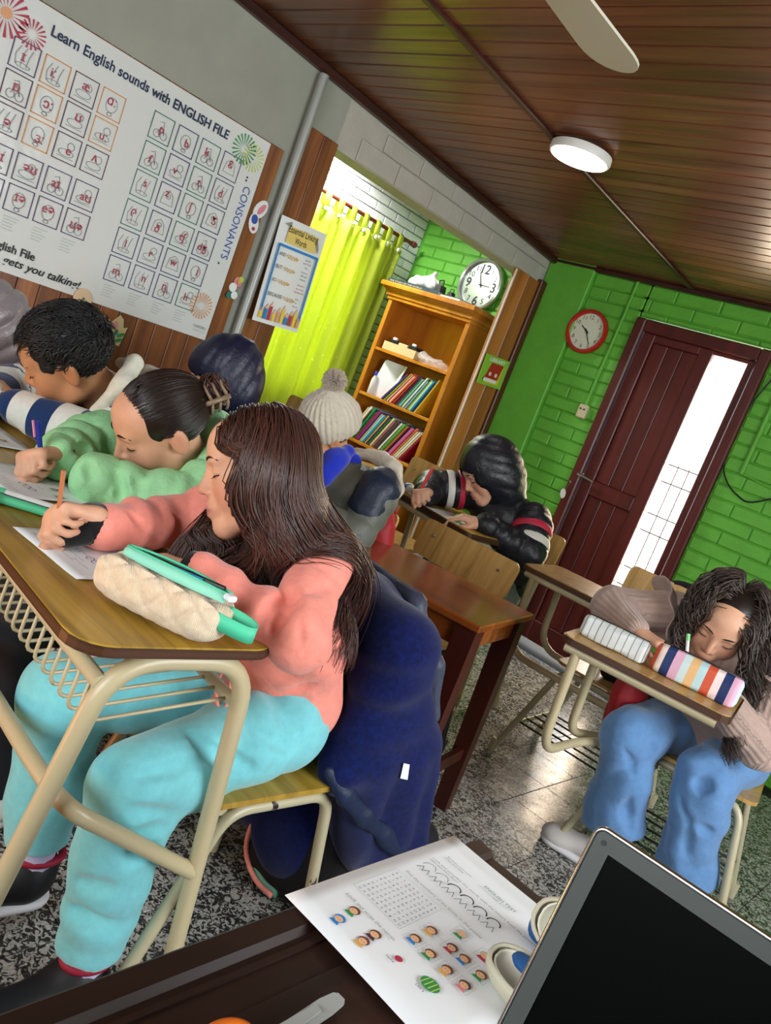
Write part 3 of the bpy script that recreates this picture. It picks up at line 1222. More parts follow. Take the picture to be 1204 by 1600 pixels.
for u in (0.028, DLEN - 0.03):
    mb = MB().tube([DP(u, -0.045, 0.0), DP(u, 0.075, 0.729), DP(u, 0.312, 0.729), DP(u, 0.395, 0.0)], TR, 14, 0.085, seg=8)
    mb.lathe(DP(u, -0.045, 0), [(0.018, 0.0), (0.018, 0.03), (0.015, 0.034)], 14).lathe(DP(u, 0.395, 0), [(0.018, 0.0), (0.018, 0.03), (0.015, 0.034)], 14)
    mb.build('leg_frame', 'cream_enamel', desk, smooth='auto')
MB().tube([DP(0.028, 0.066, 0.692), DP(DLEN - 0.028, 0.066, 0.692)], 0.0125, 12).build('front_rail', 'cream_enamel', desk, smooth='auto')
MB().tube([DP(0.028, 0.320, 0.648), DP(DLEN - 0.028, 0.320, 0.648)], 0.0105, 12).build('rear_rail', 'cream_enamel', desk, smooth='auto')
MB().tube([DP(0.028, 0.352, 0.325), DP(0.030, 0.078, 0.487), DP(0.16, 0.072, 0.487), DP(DLEN - 0.16, 0.072, 0.487), DP(DLEN - 0.03, 0.078, 0.487), DP(DLEN - 0.028, 0.352, 0.325)], 0.0140, 12, 0.05).build(
    'foot_rail', 'cream_enamel', desk, smooth='auto')
w0 = None
for k in range(34):
    u = 0.055 + 0.0352 * k
    o = DP(u, 0, 0) - DP(0.055, 0, 0)
    if w0 is None:
        wo = MB().tube([DP(u, 0.066, 0.692), DP(u, 0.062, 0.612), DP(u, 0.19, 0.63), DP(u, 0.320, 0.648)], 0.0034, 6, 0.022, seg=4).build('rack_wire', 'cream_enamel', desk, smooth=True)
        w0 = wo.data
    else:
        wo = bpy.data.objects.new('rack_wire', w0)
        COL.objects.link(wo)
        wo.parent = desk
        wo.location = tuple(o)


def side_chair(label, loc, rz, frame='cream_enamel', seat='seat_wood', back_w=0.40, back_z=(0.66, 0.80), group=None, hw=0.19, seat_z=0.445, boot=True):
    """wooden seat and back on bent tube; faces -Y in its own axes"""
    t = thing('school_chair', label, 'chair', loc, group)
    b = np.array(loc, float)
    R = rotz(rz)
    P = lambda x, y, z: b + R @ np.array([x, y, z])
    mb = MB()
    plank_round(mb, P(0, 0, seat_z - 0.006), 2 * hw, 0.37, 0.012, 0.04, R)
    mb.build('seat', seat, t)
    for s in (-1, 1):
        mb = MB().tube([P(s * (hw - 0.01), -0.24, 0.0), P(s * (hw - 0.016), -0.10, seat_z - 0.03), P(s * (hw - 0.016), 0.15, seat_z - 0.03), P(s * (hw - 0.01), 0.25, 0.0)], 0.0125, 12, 0.05, seg=6)
        for y in (-0.24, 0.25):
            mb.lathe(P(s * (hw - 0.01), y, 0), [(0.0145, 0), (0.0145, 0.05), (0.0125, 0.055)], 10)
        mb.build('leg_frame', frame, t, smooth='auto')
        MB().tube([P(s * (hw - 0.03), 0.06, seat_z - 0.03), P(s * (hw - 0.03), 0.17, seat_z - 0.02), P(s * (hw - 0.04), 0.235, back_z[1] - 0.02)], 0.011, 10, 0.05).build('back_post', frame, t, smooth='auto')
    MB().tube([P(-hw + 0.02, -0.11, seat_z - 0.03), P(hw - 0.02, -0.11, seat_z - 0.03)], 0.011, 10).tube([P(-hw + 0.02, 0.14, seat_z - 0.03), P(hw - 0.02, 0.14, seat_z - 0.03)], 0.011, 10).build('cross_bar', frame, t, smooth='auto')
    al = math.atan2(0.235 - 0.17, back_z[1] - seat_z)
    zc = (back_z[0] + back_z[1]) / 2
    yb = 0.17 + (zc - seat_z) * math.tan(al) - 0.018
    n = 7
    bw = back_w / 2
    pts = []
    for xx, zz in rounded_rect(back_w, back_z[1] - back_z[0], 0.028):
        pts.append((xx, zz))
    mb = MB()
    mb.prism(pts, P(0, yb + 0.006, zc), R @ np.array([1.0, 0, 0]), R @ np.array([0, math.sin(al), math.cos(al)]), 0.011)
    bk = mb.build('backrest', seat, t)
    mb = MB()
    for s in (-1, 1):
        mb.lathe(P(s * (hw - 0.045), yb - 0.004, zc + 0.02), [(0.006, 0), (0.006, 0.004), (0.003, 0.006)], 10, R @ np.array([0, -1.0, 0]))
    mb.build('screw', 'chrome', bk, kind='stuff')
    return t


pink_chair = side_chair('wooden school chair on chipped cream tubes under the girl in the pink sweatshirt', (-1.06, 1.11, 0), math.radians(-3), 'worn_enamel', 'desk_laminate', 0.32, back_z=(0.64, 0.765))
green_chair = side_chair('wooden school chair under the girl in the green jacket', (-1.55, 1.20, 0), math.radians(-4), 'cream_enamel')
boy_chair = side_chair('wooden school chair under the boy in the striped sweatshirt', (-2.02, 1.25, 0), math.radians(-2), 'cream_enamel')
under_table_chair = side_chair('empty oak-backed school chair with dark frame behind the brown table', (-1.60, 2.32, 0), 0.0, 'dark_metal', 'seat_wood', 0.45, (0.63, 0.775), hw=0.20)
hood_chair = side_chair('oak-backed school chair behind the child in the black hooded jacket', (-1.80, 3.02, 0), math.radians(2), 'cream_enamel', 'seat_wood', 0.41, (0.68, 0.84))
far_chair = side_chair('empty oak-backed school chair in front of the bookcase side', (-2.60, 3.35, 0), math.radians(3), 'cream_enamel', 'seat_wood', 0.40, (0.69, 0.86))
beanie_chair = side_chair('school chair with worn white back frame under the child in the knitted hat', (-1.87, 1.95, 0), math.radians(0), 'worn_enamel', 'seat_wood', 0.40, (0.66, 0.80))
curtain_chair = side_chair('empty oak-backed chair in front of the lime curtain', (-3.34, 3.0, 0), math.radians(4), 'cream_enamel', 'seat_wood', 0.36, (0.76, 0.92))

# ---- small brown table
TC, TA = np.array([-1.385, 2.015, 0.0]), math.radians(11.5)
RT = rotz(TA)
TPt = lambda x, y, z: TC + RT @ np.array([x, y, z])
tab = thing('brown_table', 'small polished brown wooden table standing empty in the middle of the room', 'table', tuple(TC))
MB().box(TPt(0, 0, 0.689), (0.60, 0.445, 0.022), RT, b=0.004).build('table_top', 'table_wood', tab)
ap = MB()
for c, s in (((0, -0.19, 0.645), (0.53, 0.018, 0.065)), ((0, 0.19, 0.645), (0.53, 0.018, 0.065)), ((-0.265, 0, 0.645), (0.018, 0.36, 0.065)), ((0.265, 0, 0.645), (0.018, 0.36, 0.065))):
    ap.box(TPt(*c), s, RT, b=0.002)
ap.build('apron', 'table_wood', tab, kind='stuff')
for sx in (-1, 1):
    for sy in (-1, 1):
        mb = MB()
        a, b2 = 0.032, 0.023
        top, bot = np.array([sx * 0.258, sy * 0.178]), np.array([sx * 0.272, sy * 0.192])
        v = [TPt(bot[0] + i * b2, bot[1] + j * b2, 0) for i, j in ((-1, -1), (1, -1), (1, 1), (-1, 1))] + [TPt(top[0] + i * a, top[1] + j * a, 0.678) for i, j in ((-1, -1), (1, -1), (1, 1), (-1, 1))]
        mb.add(v, [(3, 2, 1, 0), (4, 5, 6, 7), (0, 1, 5, 4), (1, 2, 6, 5), (2, 3, 7, 6), (3, 0, 4, 7)])
        mb.build('leg', 'table_leg_wood', tab)
for sx in (-1, 1):
    MB().box(TPt(sx * 0.268, 0, 0.20), (0.024, 0.36, 0.04), RT, b=0.003).build('stretcher', 'table_leg_wood', tab)


# ---- one-piece desk with seat (two of them)
def desk_unit(label, loc, rz, dw=0.52, dy=0.0):
    t = thing('desk_chair_unit', label, 'desk', loc)
    b = np.array(loc, float)
    R = rotz(rz)
    P = lambda x, y, z: b + R @ np.array([x, y, z])
    # origin: front left corner of the seat on the floor
    mb = MB()
    plank_round(mb, P(dw / 2 - 0.22, 0.03, 0.735), dw, 0.34, 0.018, 0.035, R)
    mb.build('desk_top', 'ply_edge', t)
    mb = MB()
    plank_round(mb, P(dw / 2 - 0.22, 0.03, 0.7455), dw - 0.01, 0.33, 0.003, 0.033, R)
    mb.build('laminate', 'seat_wood', t)
    for y in (-0.115, 0.165):
        MB().tube([P(-0.20, y, 0.714), P(dw - 0.25, y, 0.714)], 0.0145, 12).build('desk_rail', 'cream_enamel', t, smooth='auto')
        MB().tube([P(-0.165, y, 0.714), P(-0.15, y, 0.41)] + ([P(-0.10, 0.22 + 0.3 * y, 0.405), P(0.02, 0.42 + 0.3 * y, 0.405)] if dy else [P(0.08, y + 0.015, 0.405), P(0.36, y + 0.03, 0.405)]), 0.0135, 12, 0.10, seg=8).build('side_tube', 'cream_enamel', t, smooth='auto')
    mb = MB()
    plank_round(mb, P(0.20, 0.19 + dy, 0.436), 0.40, 0.36, 0.012, 0.04, R)
    mb.build('seat', 'seat_wood', t)
    for y, sp in ((0.03 + dy, -0.07), (0.33 + dy, 0.06)):
        mb = MB().tube([P(-0.08, y + sp, 0.0), P(0.035, y, 0.41), P(0.365, y, 0.41), P(0.46, y + sp, 0.0)], 0.0125, 12, 0.06, seg=7)
        for x in (-0.08, 0.46):
            mb.lathe(P(x, y + sp, 0), [(0.0145, 0), (0.0145, 0.05), (0.0125, 0.055)], 10)
        mb.build('leg_frame', 'worn_enamel', t, smooth='auto')
    for x in (-0.047, 0.43):
        MB().tube([P(x, -0.03 + dy, 0.135), P(x, 0.38 + dy, 0.135)], 0.009, 10).build('cross_bar', 'worn_enamel', t, smooth='auto')
    for k in range(5):
        MB().tube([P(-0.047, 0.02 + 0.075 * k + dy, 0.142), P(0.43, 0.02 + 0.075 * k + dy, 0.142)], 0.004, 6).build('rack_rod', 'dark_metal', t, smooth=True)
    for x in (0.06, 0.34):
        MB().tube([P(x, 0.24 + dy, 0.41), P(x, 0.36 + dy, 0.42), P(x, 0.43 + dy, 0.84)], 0.011, 10, 0.05).build('back_post', 'cream_enamel', t, smooth='auto')
    mb = MB()
    mb.prism(rounded_rect(0.41, 0.165, 0.03), P(0.20, 0.405 + dy, 0.775), R @ np.array([1.0, 0, 0]), R @ np.array([0, 0.16, 0.987]), 0.011)
    mb.build('backrest', 'seat_wood', t)
    return t


mid_unit = desk_unit('empty one-piece desk with seat, a black bag on the seat, in front of the door', (-1.285, 2.905, 0), math.radians(4), 0.46)
curly_unit = desk_unit('one-piece desk with chipped cream tubes carrying two pencil cases', (-0.735, 2.235, 0), math.radians(11), 0.47, 0.33)

# ---- desks of the second row
def plain_desk(label, loc, rz, w, d, z):
    t = thing('pupil_desk', label, 'desk', loc)
    b = np.array(loc, float)
    R = rotz(rz)
    P = lambda x, y, zz: b + R @ np.array([x, y, zz])
    mb = MB()
    plank_round(mb, P(0, 0, z - 0.011), w, d, 0.022, 0.03, R)
    mb.build('desk_top', 'ply_edge', t)
    mb = MB()
    plank_round(mb, P(0, 0, z + 0.0015), w - 0.01, d - 0.01, 0.003, 0.03, R)
    mb.build('laminate', 'desk_laminate', t)
    for s in (-1, 1):
        MB().tube([P(s * (w / 2 - 0.06), -d / 2 - 0.03, 0), P(s * (w / 2 - 0.05), -d / 2 + 0.04, z - 0.04), P(s * (w / 2 - 0.05), d / 2 - 0.04, z - 0.04), P(s * (w / 2 - 0.06), d / 2 + 0.03, 0)], 0.014, 12, 0.06).build('leg_frame', 'cream_enamel', t, smooth='auto')
    for y in (-d / 2 + 0.02, d / 2 - 0.05):
        MB().tube([P(-w / 2 + 0.02, y, z - 0.04), P(w / 2 - 0.02, y, z - 0.04)], 0.0145, 12).build('rail', 'cream_enamel', t, smooth='auto')
    return t


hood_desk = plain_desk('dark-edged pupil desk in front of the child in the black hooded jacket', (-1.97, 2.90, 0), math.radians(-14), 0.62, 0.34, 0.768)
beanie_desk = plain_desk('pupil desk beside the child in the knitted hat, before the bookcase', (-2.62, 3.05, 0), math.radians(-20), 0.62, 0.36, 0.745)
navy_desk = plain_desk('pupil desk behind the front row, in front of the child in the navy hood', (-2.30, 1.60, 0), 0.0, 0.9, 0.36, 0.73)

# ---- teacher's desk
td = thing('teacher_desk', 'dark brown teacher desk with raised rim in the foreground', 'desk', (0.05, 0.3, 0))
tx0, tx1, ty0, ty1, tz = -0.412, 0.52, -0.45, 0.932, 0.72
MB().box(((tx0 + tx1) / 2, (ty0 + ty1) / 2, tz - 0.017), (tx1 - tx0, ty1 - ty0, 0.026), b=0.004).build('board', 'teacher_wood', td)
MB().box(((tx0 + tx1) / 2 + 0.0, (ty0 + ty1) / 2 - 0.03, tz - 0.003), (tx1 - tx0 - 0.15, ty1 - ty0 - 0.17, 0.004), b=0.0015).build('inlay_panel', 'teacher_wood', td)
MB().box((tx0 + 0.014, (ty0 + ty1) / 2, tz - 0.012), (0.034, ty1 - ty0 + 0.01, 0.028), b=0.006).build('rim', 'teacher_wood', td)
MB().box((tx1 - 0.014, (ty0 + ty1) / 2, tz - 0.012), (0.034, ty1 - ty0 + 0.01, 0.028), b=0.006).build('rim', 'teacher_wood', td)
MB().box((tx0 + 0.042, (ty0 + ty1) / 2 - 0.02, tz - 0.004), (0.006, ty1 - ty0 - 0.06, 0.005)).build('groove_bead', 'teacher_wood', td)
MB().box(((tx0 + tx1) / 2, ty1 - 0.012, tz - 0.03), (tx1 - tx0 - 0.09, 0.06, 0.03), b=0.004).build('end_rail', 'teacher_wood', td)
for x in (tx0 + 0.06, tx1 - 0.06):
    for y in (ty0 + 0.08, ty1 - 0.09):
        MB().box((x, y, 0.345), (0.05, 0.05, 0.69), b=0.004).build('leg', 'teacher_wood', td)

# ---- bookcase
bx0, bx1, by0, by1 = -3.952, -3.228, 4.13, 4.43
bc = thing('bookcase', 'tall honey-coloured wooden bookcase with moulded top beside the curtain', 'bookcase', ((bx0 + bx1) / 2, 4.28, 0))
for x in (bx0 + 0.012, bx1 - 0.012):
    MB().box((x, 4.285, 0.85), (0.024, 0.29, 1.70), b=0.002).build('side_panel', 'bookcase_wood', bc)
MB().box(((bx0 + bx1) / 2, by1 - 0.005, 0.85), (bx1 - bx0, 0.01, 1.70)).build('back_panel', 'bookcase_wood', bc)
for x in (bx0 + 0.014, bx1 - 0.014):
    MB().box((x, by0 + 0.005, 0.85), (0.034, 0.014, 1.70), b=0.003).build('face_frame', 'bookcase_wood', bc)
SHZ = (0.08, 0.40, 0.725, 1.048, 1.366)
for z in SHZ:
    MB().box(((bx0 + bx1) / 2, 4.275, z - 0.009), (bx1 - bx0 - 0.03, 0.28, 0.02), b=0.002).build('shelf', 'bookcase_wood', bc)
prof = [(0.0, 1.695), (0.012, 1.697), (0.014, 1.715), (0.024, 1.720), (0.024, 1.738), (0.04, 1.752), (0.058, 1.765), (0.066, 1.770), (0.066, 1.792), (0.060, 1.80), (0.0, 1.80)]
mb = MB()
cp = np.array(prof)
loop = []
for e, z in prof:
    loop.append([(bx0 - e, by1, z), (bx0 - e, by0 - e, z), (bx1 + e * 0.6, by0 - e, z), (bx1 + e * 0.6, by1, z)])
mb.grid(np.array(loop))
mb.add([loop[-1][0], loop[-1][1], loop[-1][2], loop[-1][3]], [(0, 1, 2, 3)])
mb.add([loop[0][0], loop[0][1], loop[0][2], loop[0][3]], [(3, 2, 1, 0)])
mb.build('crown_moulding', 'bookcase_wood', bc)

# books: every one a thing, leaning to the right
bk_cols = {}


def book_mat(hexc):
    if hexc not in bk_cols:
        bk_cols[hexc] = plain('book_' + hexc, hexc, 0.4)
    return bk_cols[hexc]


CN = {'7d2f7a': 'purple', '2c4f9a': 'blue', '1f8f5a': 'green', 'd9b22c': 'yellow', '6fb23a': 'light green', 'c9392c': 'red', 'e4e0d6': 'white', 'cf6a3a': 'orange', '2a8aa5': 'teal',
      'd4569a': 'pink', '1c2d5c': 'navy', '7a4a2c': 'brown', '8fc9d0': 'pale blue', '9a1f3a': 'crimson', 'd8c48f': 'beige', '3a3a42': 'dark grey', 'c86f9a': 'rose', '3f6f3a': 'dark green', 'e09a3a': 'amber'}


def book(x, z, th, h, dep, lean, col, label, grp, y0=4.16):
    a = math.radians(lean)
    Rk = np.array([[math.cos(a), 0, math.sin(a)], [0, 1, 0], [-math.sin(a), 0, math.cos(a)]])
    # pivot: bottom right edge of the spine rests on the shelf
    piv = np.array([x, y0, z])
    Q = lambda p: piv + Rk @ np.asarray(p, float)
    t = thing('book', label, 'book', tuple(piv), grp)
    mb = MB()
    mb.box(Q((-th + 0.0008, dep / 2, h / 2)), (0.0016, dep, h), Rk).box(Q((-0.0008, dep / 2, h / 2)), (0.0016, dep, h), Rk).box(Q((-th / 2, 0.0008, h / 2)), (th, 0.0016, h), Rk)
    mb.build('cover', book_mat(col), t)
    MB().box(Q((-th / 2, dep / 2 - 0.001, h / 2)), (th - 0.003, dep - 0.008, h - 0.006), Rk).build('pages', 'paper', t)
    return t


rb = random.Random(11)
row1 = ['7d2f7a', '2c4f9a', '1f8f5a', 'd9b22c', '6fb23a', 'e4e0d6', 'c9392c', 'e4e0d6', 'cf6a3a', '2c4f9a', 'c9392c', '1c2d5c', '9a1f3a', 'e4e0d6', '1f8f5a', '8fc9d0', '3f6f3a', 'e4e0d6', '2c4f9a', '8fc9d0', 'cf6a3a', '6fb23a', 'e4e0d6', '2a8aa5', '2c4f9a', 'e4e0d6', 'd9b22c']
ORD = ['first', 'second', 'third', 'fourth', 'fifth', 'sixth', 'seventh', 'eighth', 'ninth', 'tenth', 'eleventh', 'twelfth', 'thirteenth', 'fourteenth', 'fifteenth', 'sixteenth', 'seventeenth', 'eighteenth',
       'nineteenth', 'twentieth', 'twenty-first', 'twenty-second', 'twenty-third', 'twenty-fourth', 'twenty-fifth', 'twenty-sixth', 'twenty-seventh', 'twenty-eighth', 'twenty-ninth', 'thirtieth']


def book_row(cols, xa, xb, z, hs, lean, grp, where, seedn):
    rr_ = random.Random(seedn)
    n = len(cols)
    ths = [rr_.uniform(0.7, 1.3) for _ in cols]
    tot = sum(ths)
    x = xa
    for i, c in enumerate(cols):
        w = (xb - xa) * ths[i] / tot
        le = lean[0] + (lean[1] - lean[0]) * i / (n - 1)
        x += w
        book(x, z + 0.002, w * math.cos(math.radians(le)) * 0.93, hs[0] + rr_.uniform(0, hs[1]), 0.19, le, c, '%s book, %s from the left %s' % (CN[c], ORD[i], where), grp, 4.155 + rr_.uniform(0, 0.012))


book_row(row1, -3.74, -3.405, 1.048, (0.235, 0.035), (34, 22), 'books on the middle shelf of the bookcase', 'in the row beside the white folder', 4)
row2 = ['d8c48f', 'e4e0d6', '7a4a2c', '1f8f5a', '3f6f3a', '9a1f3a', '7d2f7a', 'd8c48f', '8fc9d0', '2a8aa5', 'e09a3a', '1c2d5c', '3f6f3a', 'd8c48f', 'c86f9a', '3a3a42', '7a4a2c', '3a3a42', 'e4e0d6', '6fb23a', '3f6f3a', 'cf6a3a', '1c2d5c', 'c86f9a', 'd4569a', 'cf6a3a', 'd8c48f', 'e4e0d6', 'd8c48f', '9a1f3a']
book_row(row2, -3.925, -3.385, 0.725, (0.24, 0.03), (24, 30), 'books on the lower shelf of the bookcase', 'on the full lower shelf', 8)
row3 = ['e09a3a', 'd8c48f', '1f8f5a', '3f6f3a', '3a3a42', '3f6f3a', 'd8c48f', '7a4a2c', '9a1f3a', '1c2d5c']
book_row(row3, -3.72, -3.32, 0.40, (0.16, 0.02), (4, 9), 'books on the bottom shelf of the bookcase', 'on the bottom shelf', 9)

# white folder, bottle, carton, plastic bag on the shelves
fo = thing('ring_binder', 'open white folder standing left of the leaning books on the shelf', 'folder', (-3.78, 4.2, 1.048))
a = math.radians(12)
for s, (xa, xb, ya, yb) in enumerate(((-3.885, -3.765, 4.17, 4.235), (-3.765, -3.68, 4.235, 4.17))):
    d = unit([xb - xa, yb - ya, 0])
    mb = MB()
    mb.prism([(0, 0), (np.hypot(xb - xa, yb - ya), 0), (np.hypot(xb - xa, yb - ya), 0.262), (0.012, 0.262), (0, 0.25)], (xa + 0.01, ya, 1.05), d, unit([0.16, 0.05, 1.0]), 0.004)
    mb.build('cover', 'paper', fo)
plain('blue_plastic', '1c3fb0', 0.4)
bt = thing('glue_bottle', 'small white bottle with blue cap in front of the white folder', 'bottle', (-3.835, 4.15, 1.05))
MB().lathe((-3.845, 4.152, 1.05), [(0.014, 0), (0.017, 0.006), (0.017, 0.10), (0.008, 0.125), (0.008, 0.135)], 16).build('body', 'white_plastic', bt, smooth='auto')
MB().lathe((-3.845, 4.152, 1.183), [(0.011, 0), (0.011, 0.022), (0.008, 0.026)], 14).build('cap', 'blue_plastic', bt, smooth='auto')
plain('cardboard', 'c4b183', 0.7)
bxo = thing('carton', 'low open beige carton holding small items on the top shelf of the bookcase', 'box', (-3.74, 4.22, 1.367))
mb = MB()
for c, s in (((-3.74, 4.165, 1.398), (0.30, 0.004, 0.055)), ((-3.74, 4.285, 1.398), (0.30, 0.004, 0.055)), ((-3.888, 4.225, 1.398), (0.004, 0.12, 0.055)), ((-3.592, 4.225, 1.398), (0.004, 0.12, 0.055)), ((-3.74, 4.225, 1.371), (0.30, 0.12, 0.004))):
    mb.box(c, s)
mb.build('box_walls', 'cardboard', bxo)
for k, (x, w, h, m, nme) in enumerate(((-3.83, 0.075, 0.075, 'black_plastic', 'dark'), (-3.735, 0.09, 0.07, 'cardboard', 'beige'), (-3.65, 0.075, 0.078, 'black_plastic', 'black'))):
    MB().box((x, 4.225, 1.374 + h / 2), (w, 0.09, h), b=0.006).build('small_box', m, label='small %s box inside the beige carton, %s' % (nme, ('leftmost', 'middle', 'rightmost')[k]), cat='box', group='small boxes in the carton')
for k, x in enumerate((-3.845, -3.665)):
    MB().box((x, 4.215, 1.458), (0.03, 0.03, 0.02), rotz(0.3 * (k + 1)), b=0.005).build('eraser', 'paper', label=('cream eraser on the dark box in the carton, left', 'cream eraser on the black box in the carton, right')[k], cat='eraser')
S = Solid(0.006, 0.03)
for p, r in (((-3.52, 4.21, 1.395), (0.06, 0.05, 0.028)), ((-3.43, 4.20, 1.393), (0.06, 0.05, 0.026)), ((-3.36, 4.20, 1.39), (0.05, 0.045, 0.024)), ((-3.56, 4.22, 1.415), (0.025, 0.04, 0.03))):
    S.ell(p, r)
solid_obj(S, 'plastic_bag', 'clear_plastic', None, 1, lambda P: 0.008 * nz(P, 70, 3), label='crumpled clear plastic bag lying on the top shelf of the bookcase', cat='bag')

# things on top of the bookcase
plain('navy_cover', '1d3446', 0.4)
bk = thing('large_book', 'large dark blue book lying flat on top of the bookcase', 'book', (-3.77, 4.18, 1.80))
MB().box((-3.77, 4.2, 1.802), (0.46, 0.19, 0.003), b=0.001).box((-3.77, 4.2, 1.828), (0.46, 0.19, 0.003), b=0.001).box((-3.77, 4.106, 1.815), (0.46, 0.003, 0.028), b=0.001).build('cover', 'navy_cover', bk)
MB().box((-3.77, 4.2, 1.815), (0.452, 0.18, 0.023)).build('pages', 'paper', bk)
mb = MB()
put_text(mb, 'THE STORY OF THE WORLD', (-3.985, 4.1038, 1.809), (1, 0, 0), (0, 0, 1), h=0.011, w=0.3, align='L')
mb.build('spine_lettering', 'cardboard', bk, kind='stuff')
b2 = thing('paperback', 'pale paperback under the black case on top of the bookcase', 'book', (-3.44, 4.17, 1.80))
R2 = rotz(-0.12)
MB().box((-3.435, 4.19, 1.8015), (0.20, 0.17, 0.002), R2).box((-3.435, 4.19, 1.8185), (0.20, 0.17, 0.003), R2).build('cover', 'black_plastic', b2)
MB().box((-3.435, 4.192, 1.810), (0.195, 0.165, 0.0145), R2).build('pages', 'paper', b2)
S = Solid(0.006, 0.03)
for p, r in (((-3.80, 4.2, 1.865), (0.075, 0.06, 0.04)), ((-3.72, 4.2, 1.873), (0.075, 0.06, 0.045)), ((-3.655, 4.2, 1.862), (0.05, 0.05, 0.035)), ((-3.70, 4.2, 1.93), (0.015, 0.02, 0.028)), ((-3.86, 4.19, 1.848), (0.04, 0.04, 0.022))):
    S.ell(p, r)
solid_obj(S, 'plastic_bag', 'white_plastic', None, 1, lambda P: 0.010 * nz(P, 60, 5), label='knotted white plastic bag lying on the dark blue book', cat='bag')
st = thing('binder_clip', 'larger black binder clip beside the white plastic bag on the bookcase top', 'clip', (-3.60, 4.17, 1.83))
MB().prism([(-0.030, 0), (0.030, 0), (0.020, 0.046), (-0.012, 0.046)], (-3.60, 4.21, 1.831), (1, 0, 0), (0, 0, 1), 0.06).build('spring', 'black_plastic', st)
MB().tube([(-3.615, 4.18, 1.875), (-3.632, 4.18, 1.905), (-3.592, 4.18, 1.915), (-3.585, 4.18, 1.875)], 0.0045, 6, 0.008).build('lever', 'black_plastic', st)
bc2 = thing('black_clip', 'smaller black clip standing on the pale paperback', 'clip', (-3.495, 4.18, 1.82))
MB().prism([(-0.025, 0), (0.025, 0), (0.012, 0.032), (-0.012, 0.032)], (-3.495, 4.2, 1.8205), (1, 0, 0), (0, 0, 1), 0.04).build('spring', 'black_plastic', bc2)
MB().tube([(-3.51, 4.18, 1.852), (-3.515, 4.18, 1.872), (-3.485, 4.18, 1.874), (-3.482, 4.18, 1.852)], 0.003, 6, 0.006).build('lever', 'black_plastic', bc2)

# ---- curtain and rod
rod = thing('curtain_rod', 'dark wooden curtain rod with turned end above the window', 'rod', (-4.13, 3.75, 2.125))
MB().tube([(-4.14, 2.9, 2.128), (-4.14, 4.34, 2.128)], 0.013, 12).lathe((-4.14, 4.34, 2.128), [(0.013, 0), (0.02, 0.006), (0.012, 0.016), (0.022, 0.03), (0.020, 0.044), (0.006, 0.056)], 14, (0, 1, 0)).build('pole', 'door_wood', rod, smooth='auto')
for y in (3.05, 4.30):
    MB().tube([(-4.14, y, 2.128), (-4.2, y, 2.12)], 0.008, 8).build('bracket', 'dark_metal', rod)
cu = thing('curtain', 'lime green tab-top curtain with small dots drawn across the window', 'curtain', (-4.13, 3.65, 0.2))
ys = np.linspace(2.95, 4.245, 120)
zs = np.linspace(0.12, 2.045, 26)
P = np.zeros((len(ys), len(zs), 3))
for i, y in enumerate(ys):
    for j, z in enumerate(zs):
        t_ = (2.045 - z) / 1.9
        am = 0.011 + 0.016 * t_
        x = -4.125 + am * math.sin(y * 34 + 1.1 * math.sin(z * 1.3 + y * 3)) + 0.012 * math.sin(y * 71 + 2)
        yy = y - 0.05 * t_ * max(0.0, (y - 3.6) / 0.6)
        P[i, j] = (x, yy, z)
MB().sheet(P, 0.0012).build('cloth', 'curtain_cloth', cu, smooth=True)
for k in range(11):
    y = 2.99 + 0.122 * k
    pts = np.array([[(-4.118, y + d, 2.02), (-4.119, y + d, 2.09), (-4.123, y + d, 2.133), (-4.14, y + d, 2.147), (-4.156, y + d, 2.133), (-4.158, y + d, 2.05)] for d in (-0.026, 0.026)])
    MB().sheet(pts, 0.0012).build('tab', 'curtain_cloth', cu, smooth=True)
    MB().ball((-4.110, y, 2.035), (0.006, 0.016, 0.016), nu=10, nv=6).build('button', 'white_plastic', cu, smooth=True)
# ================================================================== printed sheets
for nme, c in (('ink_navy', '1c2b48'), ('ink_red', 'a33048'), ('ink_crimson', 'b02a44'), ('ink_grey', '8a8f8c'), ('ink_light', 'b4b8b4'), ('ink_orange', 'cf8a3c'), ('ink_maroon', '4c2430'), ('ink_purple', '4a3560'), ('ink_teal', '23705e'),
               ('ink_indigo', '2c2f66'), ('ink_green', '2c8a48'), ('ink_lime', 'b8cc5a'), ('ink_peach', 'd79a6c'), ('ink_blue', '2f4fa0'), ('ink_sky', '1f7fc4'), ('ink_yellow', 'e8c63a'), ('ink_black', '15161a'), ('ink_pink', 'd9828c'),
               ('ink_skin', 'e8b48a'), ('ink_brown', '6a3a22'), ('ink_gold', 'd9a84a'), ('ink_banner', 'dcc46a')):
    plain(nme, c, 0.5)
t = NT('glossy_sheet', 0.22, 0.45)
v = t.pos()
t.b.inputs['Base Color'].default_value = lin('d3d6d2')
t.bump(t.noise(v, 7, 3, 0.5), 0.18, 0.03)
plain('matt_sheet', 'dfe3e0', 0.55)


